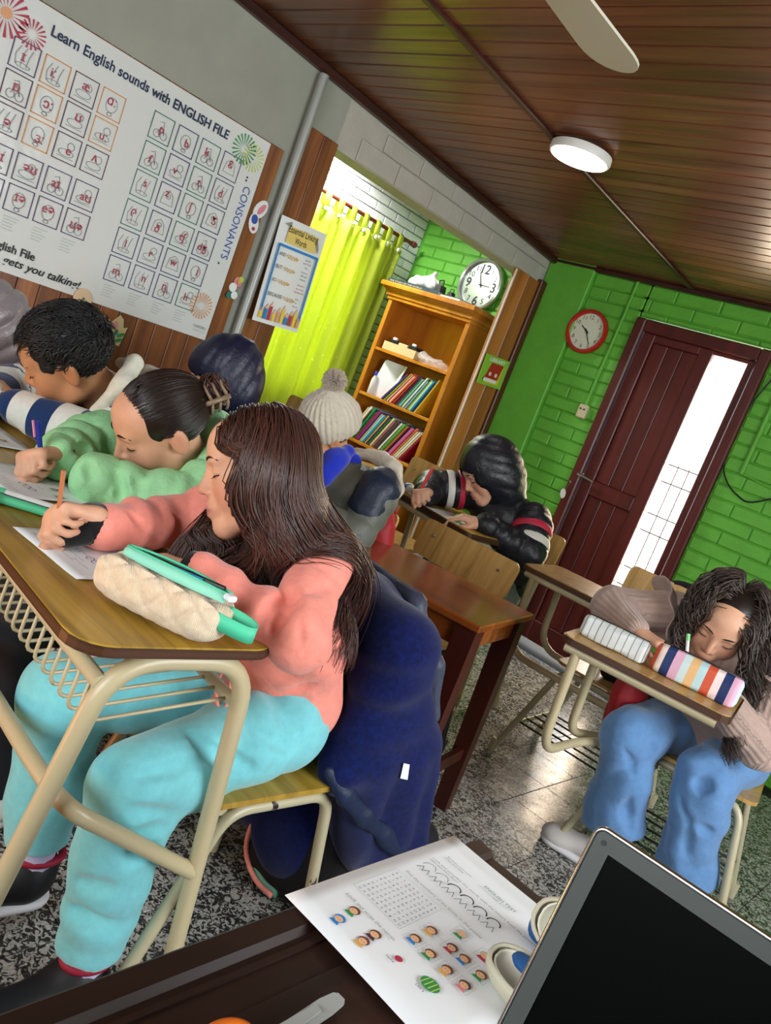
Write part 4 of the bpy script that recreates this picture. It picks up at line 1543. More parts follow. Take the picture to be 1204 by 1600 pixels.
class Print:
    """ink layers on a flat sheet: coordinates a (right), b (up) measured on the sheet"""

    def __init__(s, o, ux, uy, lift=0.0012):
        s.ux, s.uy = unit(ux), unit(uy)
        s.n = np.cross(s.ux, s.uy)
        s.o = np.asarray(o, float) + s.n * lift
        s.L = {}

    def mb(s, ink):
        return s.L.setdefault(ink, MB())

    def text(s, ink, txt, a, b, **kw):
        ang = math.radians(kw.pop('rot', 0))
        ux = math.cos(ang) * s.ux + math.sin(ang) * s.uy
        uy = -math.sin(ang) * s.ux + math.cos(ang) * s.uy
        put_text(s.mb(ink), txt, s.o + a * s.ux + b * s.uy + s.n * 0.0003, ux, uy, **kw)

    def poly(s, ink, pts, lift=0.0):
        p = [s.o + a * s.ux + b * s.uy + s.n * lift for a, b in pts]
        s.mb(ink).add(p, [tuple(range(len(p)))])

    def rect(s, ink, a, b, w, h, lift=0.0):
        s.poly(ink, [(a - w / 2, b - h / 2), (a + w / 2, b - h / 2), (a + w / 2, b + h / 2), (a - w / 2, b + h / 2)], lift)

    def line(s, ink, pts, w, lift=0.0, closed=False):
        p = np.asarray(list(pts) + ([pts[0]] if closed else []), float)
        for i in range(len(p) - 1):
            d = p[i + 1] - p[i]
            L = np.linalg.norm(d)
            if L < 1e-9:
                continue
            d = d / L
            e = np.array([-d[1], d[0]]) * w / 2
            x = d * w * 0.3
            s.poly(ink, [tuple(p[i] - x - e), tuple(p[i + 1] + x - e), tuple(p[i + 1] + x + e), tuple(p[i] - x + e)], lift)

    def disc(s, ink, a, b, ra, rb=None, lift=0.0, n=16):
        rb = ra if rb is None else rb
        s.poly(ink, [(a + ra * math.cos(t), b + rb * math.sin(t)) for t in np.linspace(0, 2 * np.pi, n + 1)[:-1]], lift)

    def frame(s, ink, a, b, w, h, t, lift=0.0):
        s.line(ink, [(a - w / 2, b - h / 2), (a + w / 2, b - h / 2), (a + w / 2, b + h / 2), (a - w / 2, b + h / 2)], t, lift, True)

    def burst(s, ink, a, b, r0, r1, n, fill=0.5):
        for i in range(n):
            t = 2 * np.pi * i / n
            d = np.pi / n * fill * 1.6
            s.poly(ink, [(a + r0 * math.cos(t), b + r0 * math.sin(t)), (a + r1 * math.cos(t - d * 0.5), b + r1 * math.sin(t - d * 0.5)), (a + r1 * math.cos(t + d * 0.5), b + r1 * math.sin(t + d * 0.5))], 0.0001)

    def build(s, parent, name='print'):
        for ink, mb in s.L.items():
            mb.build(name, ink, parent, kind='stuff')


# ---- the English sounds poster
PXW = XL + 0.0165
po = thing('sounds_poster', 'large glossy white poster of English sounds with letter cells on the wooden wall', 'poster', (PXW, 1.56, 1.07))
rp = random.Random(5)
ys, zs = np.linspace(0.88, 2.178, 40), np.linspace(1.076, 1.944, 20)
G = np.array([[(PXW + 0.0012 * math.sin(y * 9 + z * 4), y, z) for z in zs] for y in ys])
MB().sheet(G, 0.0008).build('sheet', 'glossy_sheet', po, smooth=False)
pr = Print((PXW, 0, 0), (0, 1, 0), (0, 0, 1), 0.0032)
pr.text('ink_navy', 'Learn English sounds with ENGLISH FILE', 1.595, 1.878, h=0.034, w=0.755, bold=0.022)
vow = [['\u026a', 'i\u02d0', '\u00e6', '\u0251\u02d0'], ['\u0252', '\u0254\u02d0', '\u028a', 'u\u02d0'], ['\u0259', '\u025c\u02d0', 'e', '\u028c'], ['e\u026a', '\u0259\u028a', 'a\u026a', 'a\u028a'], ['\u0254\u026a', '\u026a\u0259', 'e\u0259', '\u028a\u0259']]
vcol = [['ink_purple', 'ink_orange', 'ink_maroon', 'ink_orange'], ['ink_maroon', 'ink_orange', 'ink_maroon', 'ink_orange'], ['ink_maroon', 'ink_orange', 'ink_maroon', 'ink_maroon'], ['ink_purple'] * 4, ['ink_purple'] * 4]
vz = (1.763, 1.661, 1.556, 1.432, 1.326)
con = [['p', 'b', 'k', 'g'], ['f', 'v', 't', 'd'], ['s', 'z', '\u0283', '\u0292'], ['\u03b8', '\u00f0', 't\u0283', 'd\u0292'], ['l', 'r', 'w', 'j'], ['m', 'n', '\u014b', 'h']]
ccol = [['ink_teal', 'ink_indigo', 'ink_teal', 'ink_indigo'], ['ink_teal', 'ink_indigo', 'ink_teal', 'ink_indigo'], ['ink_teal', 'ink_indigo', 'ink_teal', 'ink_indigo'], ['ink_teal', 'ink_indigo', 'ink_teal', 'ink_indigo'], ['ink_indigo'] * 4,
        ['ink_indigo', 'ink_indigo', 'ink_indigo', 'ink_teal']]
cz = (1.777, 1.666, 1.557, 1.443, 1.332, 1.223)


def doodle(a, b):
    """a loose pencil drawing behind the letter"""
    k = rp.randrange(5)
    c = lambda rx, ry, ox=0, oy=0, t0=0, t1=6.3: pr.line('ink_grey', [(a + ox + rx * math.cos(t), b + oy + ry * math.sin(t)) for t in np.linspace(t0, t1, 15)], 0.0022)
    if k == 0:
        c(0.022, 0.026)
        c(0.009, 0.006, 0.0, -0.032)
    elif k == 1:
        c(0.028, 0.012, 0, -0.014)
        c(0.013, 0.013, 0.012, 0.012)
        pr.line('ink_grey', [(a - 0.03, b - 0.03), (a + 0.03, b - 0.03)], 0.0022)
    elif k == 2:
        pr.line('ink_grey', [(a - 0.028, b - 0.026), (a - 0.022, b + 0.014), (a, b + 0.028), (a + 0.02, b + 0.012), (a + 0.028, b - 0.026)], 0.0022, 0, True)
        c(0.01, 0.009, 0, 0.005)
    elif k == 3:
        c(0.014, 0.014, -0.014, -0.022)
        c(0.014, 0.014, 0.016, -0.022)
        pr.line('ink_grey', [(a - 0.014, b - 0.02), (a, b + 0.008), (a + 0.016, b - 0.02), (a + 0.004, b + 0.026), (a - 0.012, b + 0.02)], 0.0022)
    else:
        for q in range(3):
            pr.line('ink_grey', [(a - 0.025 + 0.018 * q, b - 0.03), (a - 0.03 + 0.022 * q, b), (a - 0.018 + 0.02 * q, b + 0.028)], 0.0022)
        c(0.024, 0.007, 0, -0.028)


for r, z in enumerate(vz):
    for c in range(4):
        y = 1.160 + 0.1072 * c
        pr.frame(vcol[r][c], y, z, 0.089, 0.089, 0.0034)
        doodle(y, z)
        pr.text('ink_red', vow[r][c], y + rp.uniform(-0.008, 0.008), z + rp.uniform(-0.012, 0.014), h=0.030, bold=0.01)
for r, z in enumerate(cz):
    for c in range(4):
        y = 1.690 + 0.1115 * c
        pr.frame(ccol[r][c], y, z, 0.090, 0.095, 0.0034)
        doodle(y, z)
        pr.text('ink_red', con[r][c], y + rp.uniform(-0.008, 0.008), z + rp.uniform(-0.012, 0.014), h=0.030, bold=0.01)
for c in range(4):
    for q in range(5):
        w = rp.uniform(0.03, 0.055)
        pr.rect('ink_light', 1.66 + 0.1115 * c + w / 2 - 0.005, 1.158 - 0.0105 * q, w, 0.0032)
        pr.rect('ink_light', 1.125 + 0.1072 * c + w / 2, 1.262 - 0.0105 * q, w, 0.0032)
pr.text('ink_blue', 'CONSONANTS', 2.135, 1.585, h=0.036, w=0.312, rot=-90)
pr.text('ink_blue', 'VOWELS', 0.99, 1.55, h=0.036, w=0.2, rot=90)
for b in (1.775, 1.762, 1.405):
    pr.disc('ink_navy', 2.118, b, 0.0045)
pr.text('ink_black', 'English File', 1.375, 1.148, h=0.028, align='R', bold=0.022)
pr.text('ink_black', 'gets you talking!', 1.567, 1.106, h=0.028, w=0.30, align='R', bold=0.018, shear=0.25)
pr.burst('ink_crimson', 1.072, 1.857, 0.018, 0.072, 18)
pr.burst('ink_crimson', 1.163, 1.838, 0.012, 0.046, 18)
pr.disc('ink_peach', 1.072, 1.857, 0.018)
pr.burst('ink_lime', 2.115, 1.855, 0.012, 0.055, 20)
pr.burst('ink_green', 2.062, 1.868, 0.012, 0.060, 20)
pr.burst('ink_peach', 2.103, 1.21, 0.012, 0.056, 22)
pr.text('ink_grey', 'OXFORD', 2.128, 1.123, h=0.012, w=0.062)
pr.text('ink_light', 'UNIVERSITY PRESS', 2.128, 1.106, h=0.006, w=0.062)
pr.disc('ink_black', 1.50, 1.325, 0.003)
pr.build(po)
# ---- linking words sheet hung over the pole
sp = thing('linking_words_sheet', 'white sheet titled Essential Linking Words with blue border hung over the pole', 'poster', (XL + 0.07, 2.47, 1.24))
ang = math.radians(3.6)
uy_, uz_ = np.array([0, math.cos(ang), math.sin(ang)]), np.array([0, -math.sin(ang), math.cos(ang)])
co = np.array([XL + 0.072, 2.470, 1.476])
W2, H2 = 0.292, 0.468
SQ = lambda a, b: co + a * uy_ + b * uz_
G = np.array([[SQ(a, b) + np.array([-0.02 * max(0, (a + 0.05) / 0.2) ** 1.2, 0, 0]) for b in np.linspace(-H2 / 2, H2 / 2, 14)] for a in np.linspace(-W2 / 2, W2 / 2, 14)])
MB().sheet(G, 0.0008).build('sheet', 'matt_sheet', sp)
tl = math.atan2(0.020, 0.2)
pr = Print(co + np.array([0.004, 0, 0]), uy_ + np.array([-0.06, 0, 0]), uz_, 0.0)
pr.rect('ink_banner', 0.0, 0.168, 0.19, 0.072)
pr.poly('ink_grey', [(-0.12, 0.205), (-0.085, 0.222), (-0.085, 0.198)])
pr.poly('ink_grey', [(0.085, 0.205), (0.085, 0.165), (0.115, 0.135), (0.11, 0.16)])
pr.text('ink_black', 'Essential Linking', -0.002, 0.188, w=0.185, h=0.028, bold=0.014)
pr.text('ink_black', 'Words', -0.005, 0.153, w=0.075, h=0.026, bold=0.014)
pr.line('ink_sky', [(-0.122, -0.178), (-0.122, 0.115), (0.122, 0.115), (0.122, -0.178)], 0.011)
for i, (wd, b, rs) in enumerate((('AND', 0.078, ('besides', 'apart from', 'also')), ('BUT', 0.022, ('however', 'although', 'despite')), ('SO', -0.038, ('therefore', 'as a result', 'consequently')), ('BECAUSE', -0.102, ('since', 'as', 'due to')))):
    w = 0.012 * len(wd)
    pr.text('ink_black', wd, -0.108, b - 0.006, w=w, h=0.016, align='L')
    x0 = -0.105 + w + 0.008
    x1 = x0 + 0.062
    pr.line('ink_gold', [(x0 + (x1 - x0) * k / 12, b + 0.010 * math.sin(k * 1.9)) for k in range(13)], 0.0028)
    pr.poly('ink_gold', [(x1, b + 0.008), (x1 + 0.012, b), (x1, b - 0.008)])
    for k, rw in enumerate(rs):
        pr.text('ink_red' if i == 2 else 'ink_purple', rw, 0.07, b + 0.014 - 0.017 * k, h=0.0085)
for k, a in enumerate(np.linspace(-0.118, 0.118, 10)):
    ink = ('ink_yellow', 'ink_sky', 'ink_crimson', 'ink_yellow', 'ink_peach')[k % 5]
    hgt = 0.034 + 0.014 * ((k * 7) % 3)
    b0 = -0.205
    pr.rect(ink, a, b0 + hgt / 2 - 0.01, 0.018, hgt)
    pr.poly('ink_skin', [(a - 0.009, b0 + hgt - 0.01), (a + 0.009, b0 + hgt - 0.01), (a, b0 + hgt + 0.012)])
    pr.poly('ink_black', [(a - 0.003, b0 + hgt + 0.006), (a + 0.003, b0 + hgt + 0.006), (a, b0 + hgt + 0.013)], 0.0001)
pr.build(sp)
# ---- LIBRARY card on the right pillar
plain('card_green', '8cc63a', 0.5)
plain('card_green_dark', '5f9a2a', 0.5)
lb = thing('library_card', 'square lime green LIBRARY card with a red book drawing on the wooden pillar', 'sign', (XL + 0.045, 4.262, 1.37))
ang = math.radians(3)
uy_, uz_ = np.array([0, math.cos(ang), math.sin(ang)]), np.array([0, -math.sin(ang), math.cos(ang)])
co = np.array([XL + 0.04, 4.262, 1.468])
W3, H3 = 0.262, 0.185
mb = MB()
mb.prism([(-W3 / 2, -H3 / 2), (W3 / 2, -H3 / 2), (W3 / 2, H3 / 2), (-W3 / 2, H3 / 2)], co, uy_, uz_, 0.003)
mb.build('card', 'card_green', lb)
pr = Print(co, uy_, uz_, 0.0036)
pr.text('paper', 'LIBRARY', 0.005, 0.070, w=0.17, h=0.022, bold=0.02)
pr.poly('ink_yellow', [(-0.075, -0.075), (0.085, -0.075), (0.09, 0.045), (-0.05, 0.045)])
pr.poly('clock_red', [(-0.08, -0.045), (0.065, -0.045), (0.085, 0.052), (-0.048, 0.052)], 0.0003)
pr.poly('paper', [(-0.08, -0.068), (0.062, -0.068), (0.062, -0.048), (-0.08, -0.048)], 0.0003)
pr.line('ink_maroon', [(-0.085, -0.072), (-0.09, -0.055), (-0.08, -0.045)], 0.006, 0.0003)
for a in (-0.03, 0.035):
    pr.disc('paper', a, -0.018, 0.014, 0.012, 0.0005)
    pr.disc('ink_maroon', a + 0.002, -0.018, 0.004, lift=0.0007)
pr.build(lb)

# ---- small cut-outs pinned to the wainscot
def cutout(name, label, cat, y, z, shapes):
    t = thing(name, label, cat, (XL + 0.02, y, z))
    for k, (nm, mat, pts) in enumerate(shapes):
        mb = MB()
        mb.prism(pts, (XL + 0.0165 + 0.0016 * k, y, z), (0, 1, 0), (0, 0, 1), 0.003)
        mb.build(nm, mat, t)
    return t


def oval(a, b, ra, rb, rot=0.0, n=16):
    c, s = math.cos(rot), math.sin(rot)
    return [(a + c * ra * math.cos(t) - s * rb * math.sin(t), b + s * ra * math.cos(t) + c * rb * math.sin(t)) for t in np.linspace(0, 2 * np.pi, n + 1)[:-1]]


cutout('butterfly_cutout', 'white paper butterfly with pink and blue wing marks beside the poster', 'decoration', 2.222, 1.652,
       [('wing', 'matt_sheet', oval(0.012, 0.032, 0.030, 0.046, -0.5)), ('wing', 'matt_sheet', oval(0.0, -0.034, 0.026, 0.042, 0.35)), ('marking', 'ink_pink', oval(0.016, 0.034, 0.012, 0.028, -0.5)), ('marking', 'ink_blue', oval(-0.004, -0.016, 0.016, 0.02, 0.3)),
        ('marking', 'ink_crimson', oval(0.004, -0.055, 0.007, 0.008))])
cutout('flower_cutout', 'pale paper flower cluster in pink, yellow and green left of the pole', 'decoration', 2.238, 1.334,
       [('petal', 'ink_pink', oval(0.006, 0.03, 0.022, 0.022)), ('petal', 'matt_sheet', oval(-0.012, 0.0, 0.02, 0.02)), ('petal', 'ink_lime', oval(0.016, 0.044, 0.013, 0.013)), ('petal', 'ink_teal', oval(-0.018, -0.036, 0.017, 0.017)),
        ('petal', 'matt_sheet', oval(0.004, -0.03, 0.017, 0.017)), ('petal', 'ink_gold', oval(0.006, 0.03, 0.008, 0.008))])
cutout('leaf_crown_cutout', 'cream crown-shaped paper cut-out with green leaves below the poster', 'decoration', 1.762, 0.995,
       [('shape', 'cardboard', [(-0.03, -0.052), (0.032, -0.052), (0.045, 0.03), (0.028, 0.022), (0.018, 0.055), (0.0, 0.068), (-0.016, 0.05), (-0.03, 0.03), (-0.044, 0.04)]),
        ('leaf', 'ink_green', oval(0.022, -0.03, 0.018, 0.007, 0.5)), ('leaf', 'ink_green', oval(0.024, -0.008, 0.018, 0.007, 0.6)), ('leaf', 'ink_teal', oval(0.0, -0.004, 0.014, 0.006, 1.2)), ('leaf', 'ink_pink', oval(-0.012, 0.025, 0.016, 0.006, 1.5))])
plain('cutout_cream', 'd3b896', 0.6)
t = thing('wooden_disc', 'round pale wooden disc pinned at the lower edge of the sounds poster', 'decoration', (XL + 0.03, 1.588, 1.045))
MB().lathe((XL + 0.018, 1.588, 1.078), [(0.036, 0), (0.038, 0.003), (0.038, 0.007), (0.034, 0.009)], 24, (1, 0, 0)).build('disc', 'cutout_cream', t)
MB().lathe((XL + 0.027, 1.588, 1.078), [(0.005, 0), (0.005, 0.004)], 10, (1, 0, 0)).build('pin', 'chrome', t)
# ================================================================== people: shared anatomy
def skin_mat(name, c, lip='a5524a', blush='b8705c'):
    t = NT(name, 0.5, 0.35)
    at = t.n('ShaderNodeAttribute', attribute_name='tint')
    v = t.pos()
    f = t.noise(v, 30, 4, 0.6)
    c0 = lin(c)[:3]
    base = t.ramp(f, [(0.3, tuple(x * 0.93 for x in c0)), (0.7, tuple(x * 1.05 for x in c0))])
    sp = t.n('ShaderNodeSeparateColor')
    t.l(at.outputs['Color'], sp.inputs[0])
    a = t.mix(sp.outputs[1], base, blush)
    b = t.mix(sp.outputs[0], a, lip)
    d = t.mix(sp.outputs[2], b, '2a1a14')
    t.color(d)
    t.b.inputs['Subsurface Weight'].default_value = 0.12
    t.b.inputs['Subsurface Radius'].default_value = (0.012, 0.005, 0.003)
    t.bump(t.noise(v, 420, 3), 0.06, 0.002)
    return t.m


skin_mat('skin_light', 'd3a183')
skin_mat('skin_tan', 'c08d66', '8f4a3c', 'b06c4c')
plain('lash', '1a100c', 0.6)
plain('brow', '2c1c14', 0.8)
plain('nail', 'd9a894', 0.35)


def add_head(S, X, jaw=1.0, k=0.018):
    s, R = X.sc, X.R
    e = lambda c, r, k_=k, op='+': S.ell(X.p(c), np.asarray(r) * s, R, k=k_ * s, op=op)
    e((0, -0.012, 0.030), (0.073, 0.092, 0.076))
    e((0, 0.030, -0.020), (0.060, 0.058, 0.082), 0.02)
    e((0, 0.046, 0.040), (0.056, 0.044, 0.048), 0.02)
    for sx in (-1, 1):
        S.cap(X.p((sx * 0.045 * jaw, 0.004, -0.066)), X.p((sx * 0.012, 0.064, -0.098)), 0.020 * s, 0.016 * s, k=0.03 * s)
        e((sx * 0.037, 0.054, -0.036), (0.026, 0.024, 0.030), 0.02)
    e((0, 0.066, -0.100), (0.021, 0.017, 0.015), 0.02)
    S.cap(X.p((-0.034, 0.077, 0.017)), X.p((0.034, 0.077, 0.017)), 0.011 * s, k=0.016 * s)
    for sx in (-1, 1):
        e((sx * 0.031, 0.094, -0.001), (0.019, 0.015, 0.012), 0.010, '-')
    for sx in (-1, 1):
        e((sx * 0.031, 0.0715, -0.001), (0.0165, 0.0135, 0.0125), 0.004)
    S.cap(X.p((0, 0.083, 0.008)), X.p((0, 0.102, -0.032)), 0.0072 * s, 0.0098 * s, k=0.012 * s)
    for sx in (-1, 1):
        e((sx * 0.0115, 0.091, -0.037), (0.0078, 0.0095, 0.0075), 0.006)
    e((0, 0.082, -0.064), (0.026, 0.014, 0.020), 0.014)
    e((0, 0.0915, -0.0635), (0.0205, 0.0085, 0.0058), 0.004)
    e((0, 0.0895, -0.0755), (0.0175, 0.0090, 0.0072), 0.004)
    S.cap(X.p((-0.019, 0.0905, -0.0692)), X.p((0, 0.1005, -0.0690)), 0.0013 * s, k=0.004 * s, op='-')
    S.cap(X.p((0, 0.1005, -0.0690)), X.p((0.019, 0.0905, -0.0692)), 0.0013 * s, k=0.004 * s, op='-')
    for sx in (-1, 1):
        Re = R @ rotz(sx * 0.35)
        S.ell(X.p((sx * 0.0745, -0.012, -0.010)), np.array((0.0075, 0.019, 0.031)) * s, Re, k=0.006 * s)
        S.ell(X.p((sx * 0.0835, -0.006, -0.006)), np.array((0.006, 0.0105, 0.019)) * s, Re, k=0.005 * s, op='-')


def head_tint(X, V):
    q = X.inv(V)
    x, y, z = q[:, 0], q[:, 1], q[:, 2]
    g = lambda cx, cy, cz, rx, ry, rz: np.exp(-(((np.abs(x) - cx) / rx) ** 2 + ((y - cy) / ry) ** 2 + ((z - cz) / rz) ** 2))
    lip = np.clip(1.5 * g(0, 0.096, -0.0695, 0.019, 0.02, 0.0095), 0, 1) * 0.75
    bl = 0.55 * g(0.045, 0.06, -0.035, 0.028, 0.04, 0.022) + 0.4 * g(0, 0.106, -0.034, 0.018, 0.02, 0.016) + 0.5 * g(0.08, -0.01, -0.012, 0.012, 0.03, 0.034)
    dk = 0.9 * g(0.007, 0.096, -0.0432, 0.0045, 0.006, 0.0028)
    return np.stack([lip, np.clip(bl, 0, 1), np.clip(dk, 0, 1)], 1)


def face_bits(X, parent, brow='brow', both=True):
    """lowered lashes and eyebrows as parts"""
    for sx in (1, -1):
        mb = MB()
        for dz, r in ((-0.0062, 0.0013),):
            pts = []
            for a in np.linspace(-1, 1, 9):
                xx = 0.0158 * a
                zz = dz - 0.003 * (1 - a * a) + 0.001
                yy = 0.0715 + 0.0135 * math.sqrt(max(0.02, 1 - (xx / 0.0172) ** 2 - (zz / 0.0135) ** 2)) + 0.0004
                pts.append(X.p((sx * (0.031 + xx), yy, -0.001 + zz)))
            mb.tube(pts, [r * X.sc * 0.5, r * X.sc, r * X.sc, r * X.sc * 0.6], 6)
            for i in range(1, 9):
                p = np.array(pts[i])
                o = X.R @ np.array([sx * 0.12 * (i - 4) / 4, 0.8, -0.75]) * 0.0065 * X.sc
                mb.tube([p, p + o * 0.6, p + o + X.U * 0.001], [0.0006, 0.0002], 3)
        mb.build('eyelashes', 'lash', parent)
        mb = MB()
        pts = [X.p((sx * a, b, c)) for a, b, c in ((0.012, 0.0915, 0.0180), (0.020, 0.0918, 0.0215), (0.031, 0.0895, 0.0240), (0.041, 0.0835, 0.0230), (0.049, 0.0750, 0.0180))]
        mb.tube(smooth_path(pts, 14), [0.0016 * X.sc, 0.0027 * X.sc, 0.0024 * X.sc, 0.0009 * X.sc], 6)
        mb.build('eyebrow', brow, parent)


FING = ((0.0265, 0.079, (0.036, 0.022, 0.018), 0.0082), (0.009, 0.083, (0.040, 0.025, 0.019), 0.0084),
        (-0.009, 0.080, (0.036, 0.024, 0.018), 0.0080), (-0.0255, 0.072, (0.028, 0.017, 0.016), 0.0070))


def add_hand(S, W, D, up, side, curl, spread=0.0, thumb=((0.55, 0.72, -0.35), (0.1, 0.9, -0.35), (-0.15, 0.85, -0.3)), sc=1.0, tag=1, pinch=None):
    """W wrist, D direction to the knuckles, up = back of the hand, side=+1 when the thumb lies towards D x up.
    curl: per finger (knuckle, middle, tip) degrees"""
    D = unit(D)
    up = unit(np.asarray(up, float) - D * (np.asarray(up, float) @ D))
    x = unit(np.cross(D, up)) * side
    B = np.stack([x, D, up], 1)
    P = lambda a: np.asarray(W, float) + B @ (np.asarray(a, float) * sc)
    kk = 0.008 * sc
    S.ell(P((0.0, 0.008, 0)), np.array((0.028, 0.03, 0.019)) * sc, B, k=0.02 * sc, tag=tag)
    tips = []
    for i, (fx, fy, ln, r) in enumerate(FING):
        S.cap(P((fx * 0.6, 0.012, 0)), P((fx, fy, 0.002)), 0.0135 * sc, 0.0108 * sc, k=0.016 * sc, tag=tag)
        a = math.radians(4)
        p = np.array((fx, fy, 0.002))
        sp = spread * fx
        pts = [p]
        for j in range(3):
            a += math.radians(curl[i][j])
            p = p + np.array((sp * ln[j], math.cos(a), -math.sin(a))) * ln[j]
            pts.append(p)
        rr = [r * 1.06, r, r * 0.94, r * 0.84]
        for j in range(3):
            S.cap(P(pts[j]), P(pts[j + 1]), rr[j] * sc, rr[j + 1] * sc, k=0.0035 * sc if j else kk, tag=tag)
        tips.append((P(pts[3]), P(pts[2])))
    S.ell(P((0.020, 0.034, -0.010)), np.array((0.017, 0.028, 0.015)) * sc, B, k=0.012 * sc, tag=tag)
    p = np.array((0.024, 0.026, -0.008))
    tl = (0.034, 0.030, 0.024)
    tr = (0.0125, 0.0105, 0.0098, 0.0086)
    pts = [p]
    for j in range(3):
        p = p + unit(thumb[j]) * tl[j]
        pts.append(p)
    for j in range(3):
        S.cap(P(pts[j]), P(pts[j + 1]), tr[j] * sc, tr[j + 1] * sc, k=0.004 * sc if j else 0.010 * sc, tag=tag)
    tips.append((P(pts[3]), P(pts[2])))
    return tips, P, B


WRITE = ((52, 48, 22), (60, 62, 30), (66, 72, 40), (70, 74, 42))
REST = ((30, 34, 18), (34, 38, 20), (38, 42, 22), (42, 44, 22))


# ---------------------------------------------------------------- hair
def hair_mat(name, c1, c2, rough=0.38):
    t = NT(name, rough, 0.55)
    at = t.n('ShaderNodeAttribute', attribute_name='lock')
    t.color(t.ramp(at.outputs['Fac'], [(0.0, c1), (0.6, c2), (1.0, c2)]))
    return t.m


def hair_tubes(paths, r, taper=0.35, n=4, shade=None):
    """paths (N,m,3) -> one mesh of thin tapering locks, with a per-lock shade value"""
    N, m = paths.shape[:2]
    d = np.gradient(paths, axis=1)
    d /= np.linalg.norm(d, axis=2, keepdims=True) + 1e-9
    ref = np.array([0.3, 0.5, 0.81])
    u = np.cross(d, ref)
    u /= np.linalg.norm(u, axis=2, keepdims=True) + 1e-9
    w = np.cross(d, u)
    t = np.linspace(0, 1, m)
    prof = np.minimum(1, 0.5 + 4 * t) * (1 - (1 - taper) * t ** 2)
    R = (np.asarray(r) * np.ones(N))[:, None] * prof
    th = np.linspace(0, 2 * np.pi, n, endpoint=False)
    V = paths[:, :, None, :] + R[:, :, None, None] * (np.cos(th)[None, None, :, None] * u[:, :, None, :] + np.sin(th)[None, None, :, None] * w[:, :, None, :])
    V = V.reshape(-1, 3)
    i = np.arange(N)[:, None, None] * m * n
    j = np.arange(m - 1)[None, :, None] * n
    q = np.arange(n)[None, None, :]
    q1 = (q + 1) % n
    F = np.stack([i + j + q, i + j + q1, i + j + n + q1, i + j + n + q], -1).reshape(-1, 4)
    sh = RNG.uniform(0, 1, N) if shade is None else shade
    return V, F, np.repeat(sh, m * n)


def flow_hair(roots, d0, steps, step, solid, gap, pull=None, grav=0.35, keep=0.8, jit=0.0, seed=1):
    """grow locks: they keep their heading, fall with gravity and slide over the solid"""
    rg = np.random.default_rng(seed)
    p = roots.copy()
    d = d0.copy()
    out = [p.copy()]
    lay = gap * rg.uniform(0.2, 1.0, len(p))
    for k in range(steps):
        g = np.array([0, 0, -1.0])
        d = keep * d + grav * g
        if pull is not None:
            d = d + pull(p, k)
        if jit:
            d = d + rg.normal(size=d.shape) * jit
        d /= np.linalg.norm(d, axis=1, keepdims=True) + 1e-9
        p = p + d * step
        for _ in range(2):
            D = solid.at(p)
            m = D < lay
            if not m.any():
                break
            q = p[m]
            e = 0.004
            G = np.stack([solid.at(q + [e, 0, 0]) - solid.at(q - [e, 0, 0]), solid.at(q + [0, e, 0]) - solid.at(q - [0, e, 0]), solid.at(q + [0, 0, e]) - solid.at(q - [0, 0, e])], 1)
            G /= np.linalg.norm(G, axis=1, keepdims=True) + 1e-9
            p[m] = q + G * (lay[m] - D[m])[:, None]
            dm = d[m]
            dn = np.minimum((dm * G).sum(1), 0)
            d[m] = dm - G * dn[:, None]
        out.append(p.copy())
    return np.stack(out, 1)


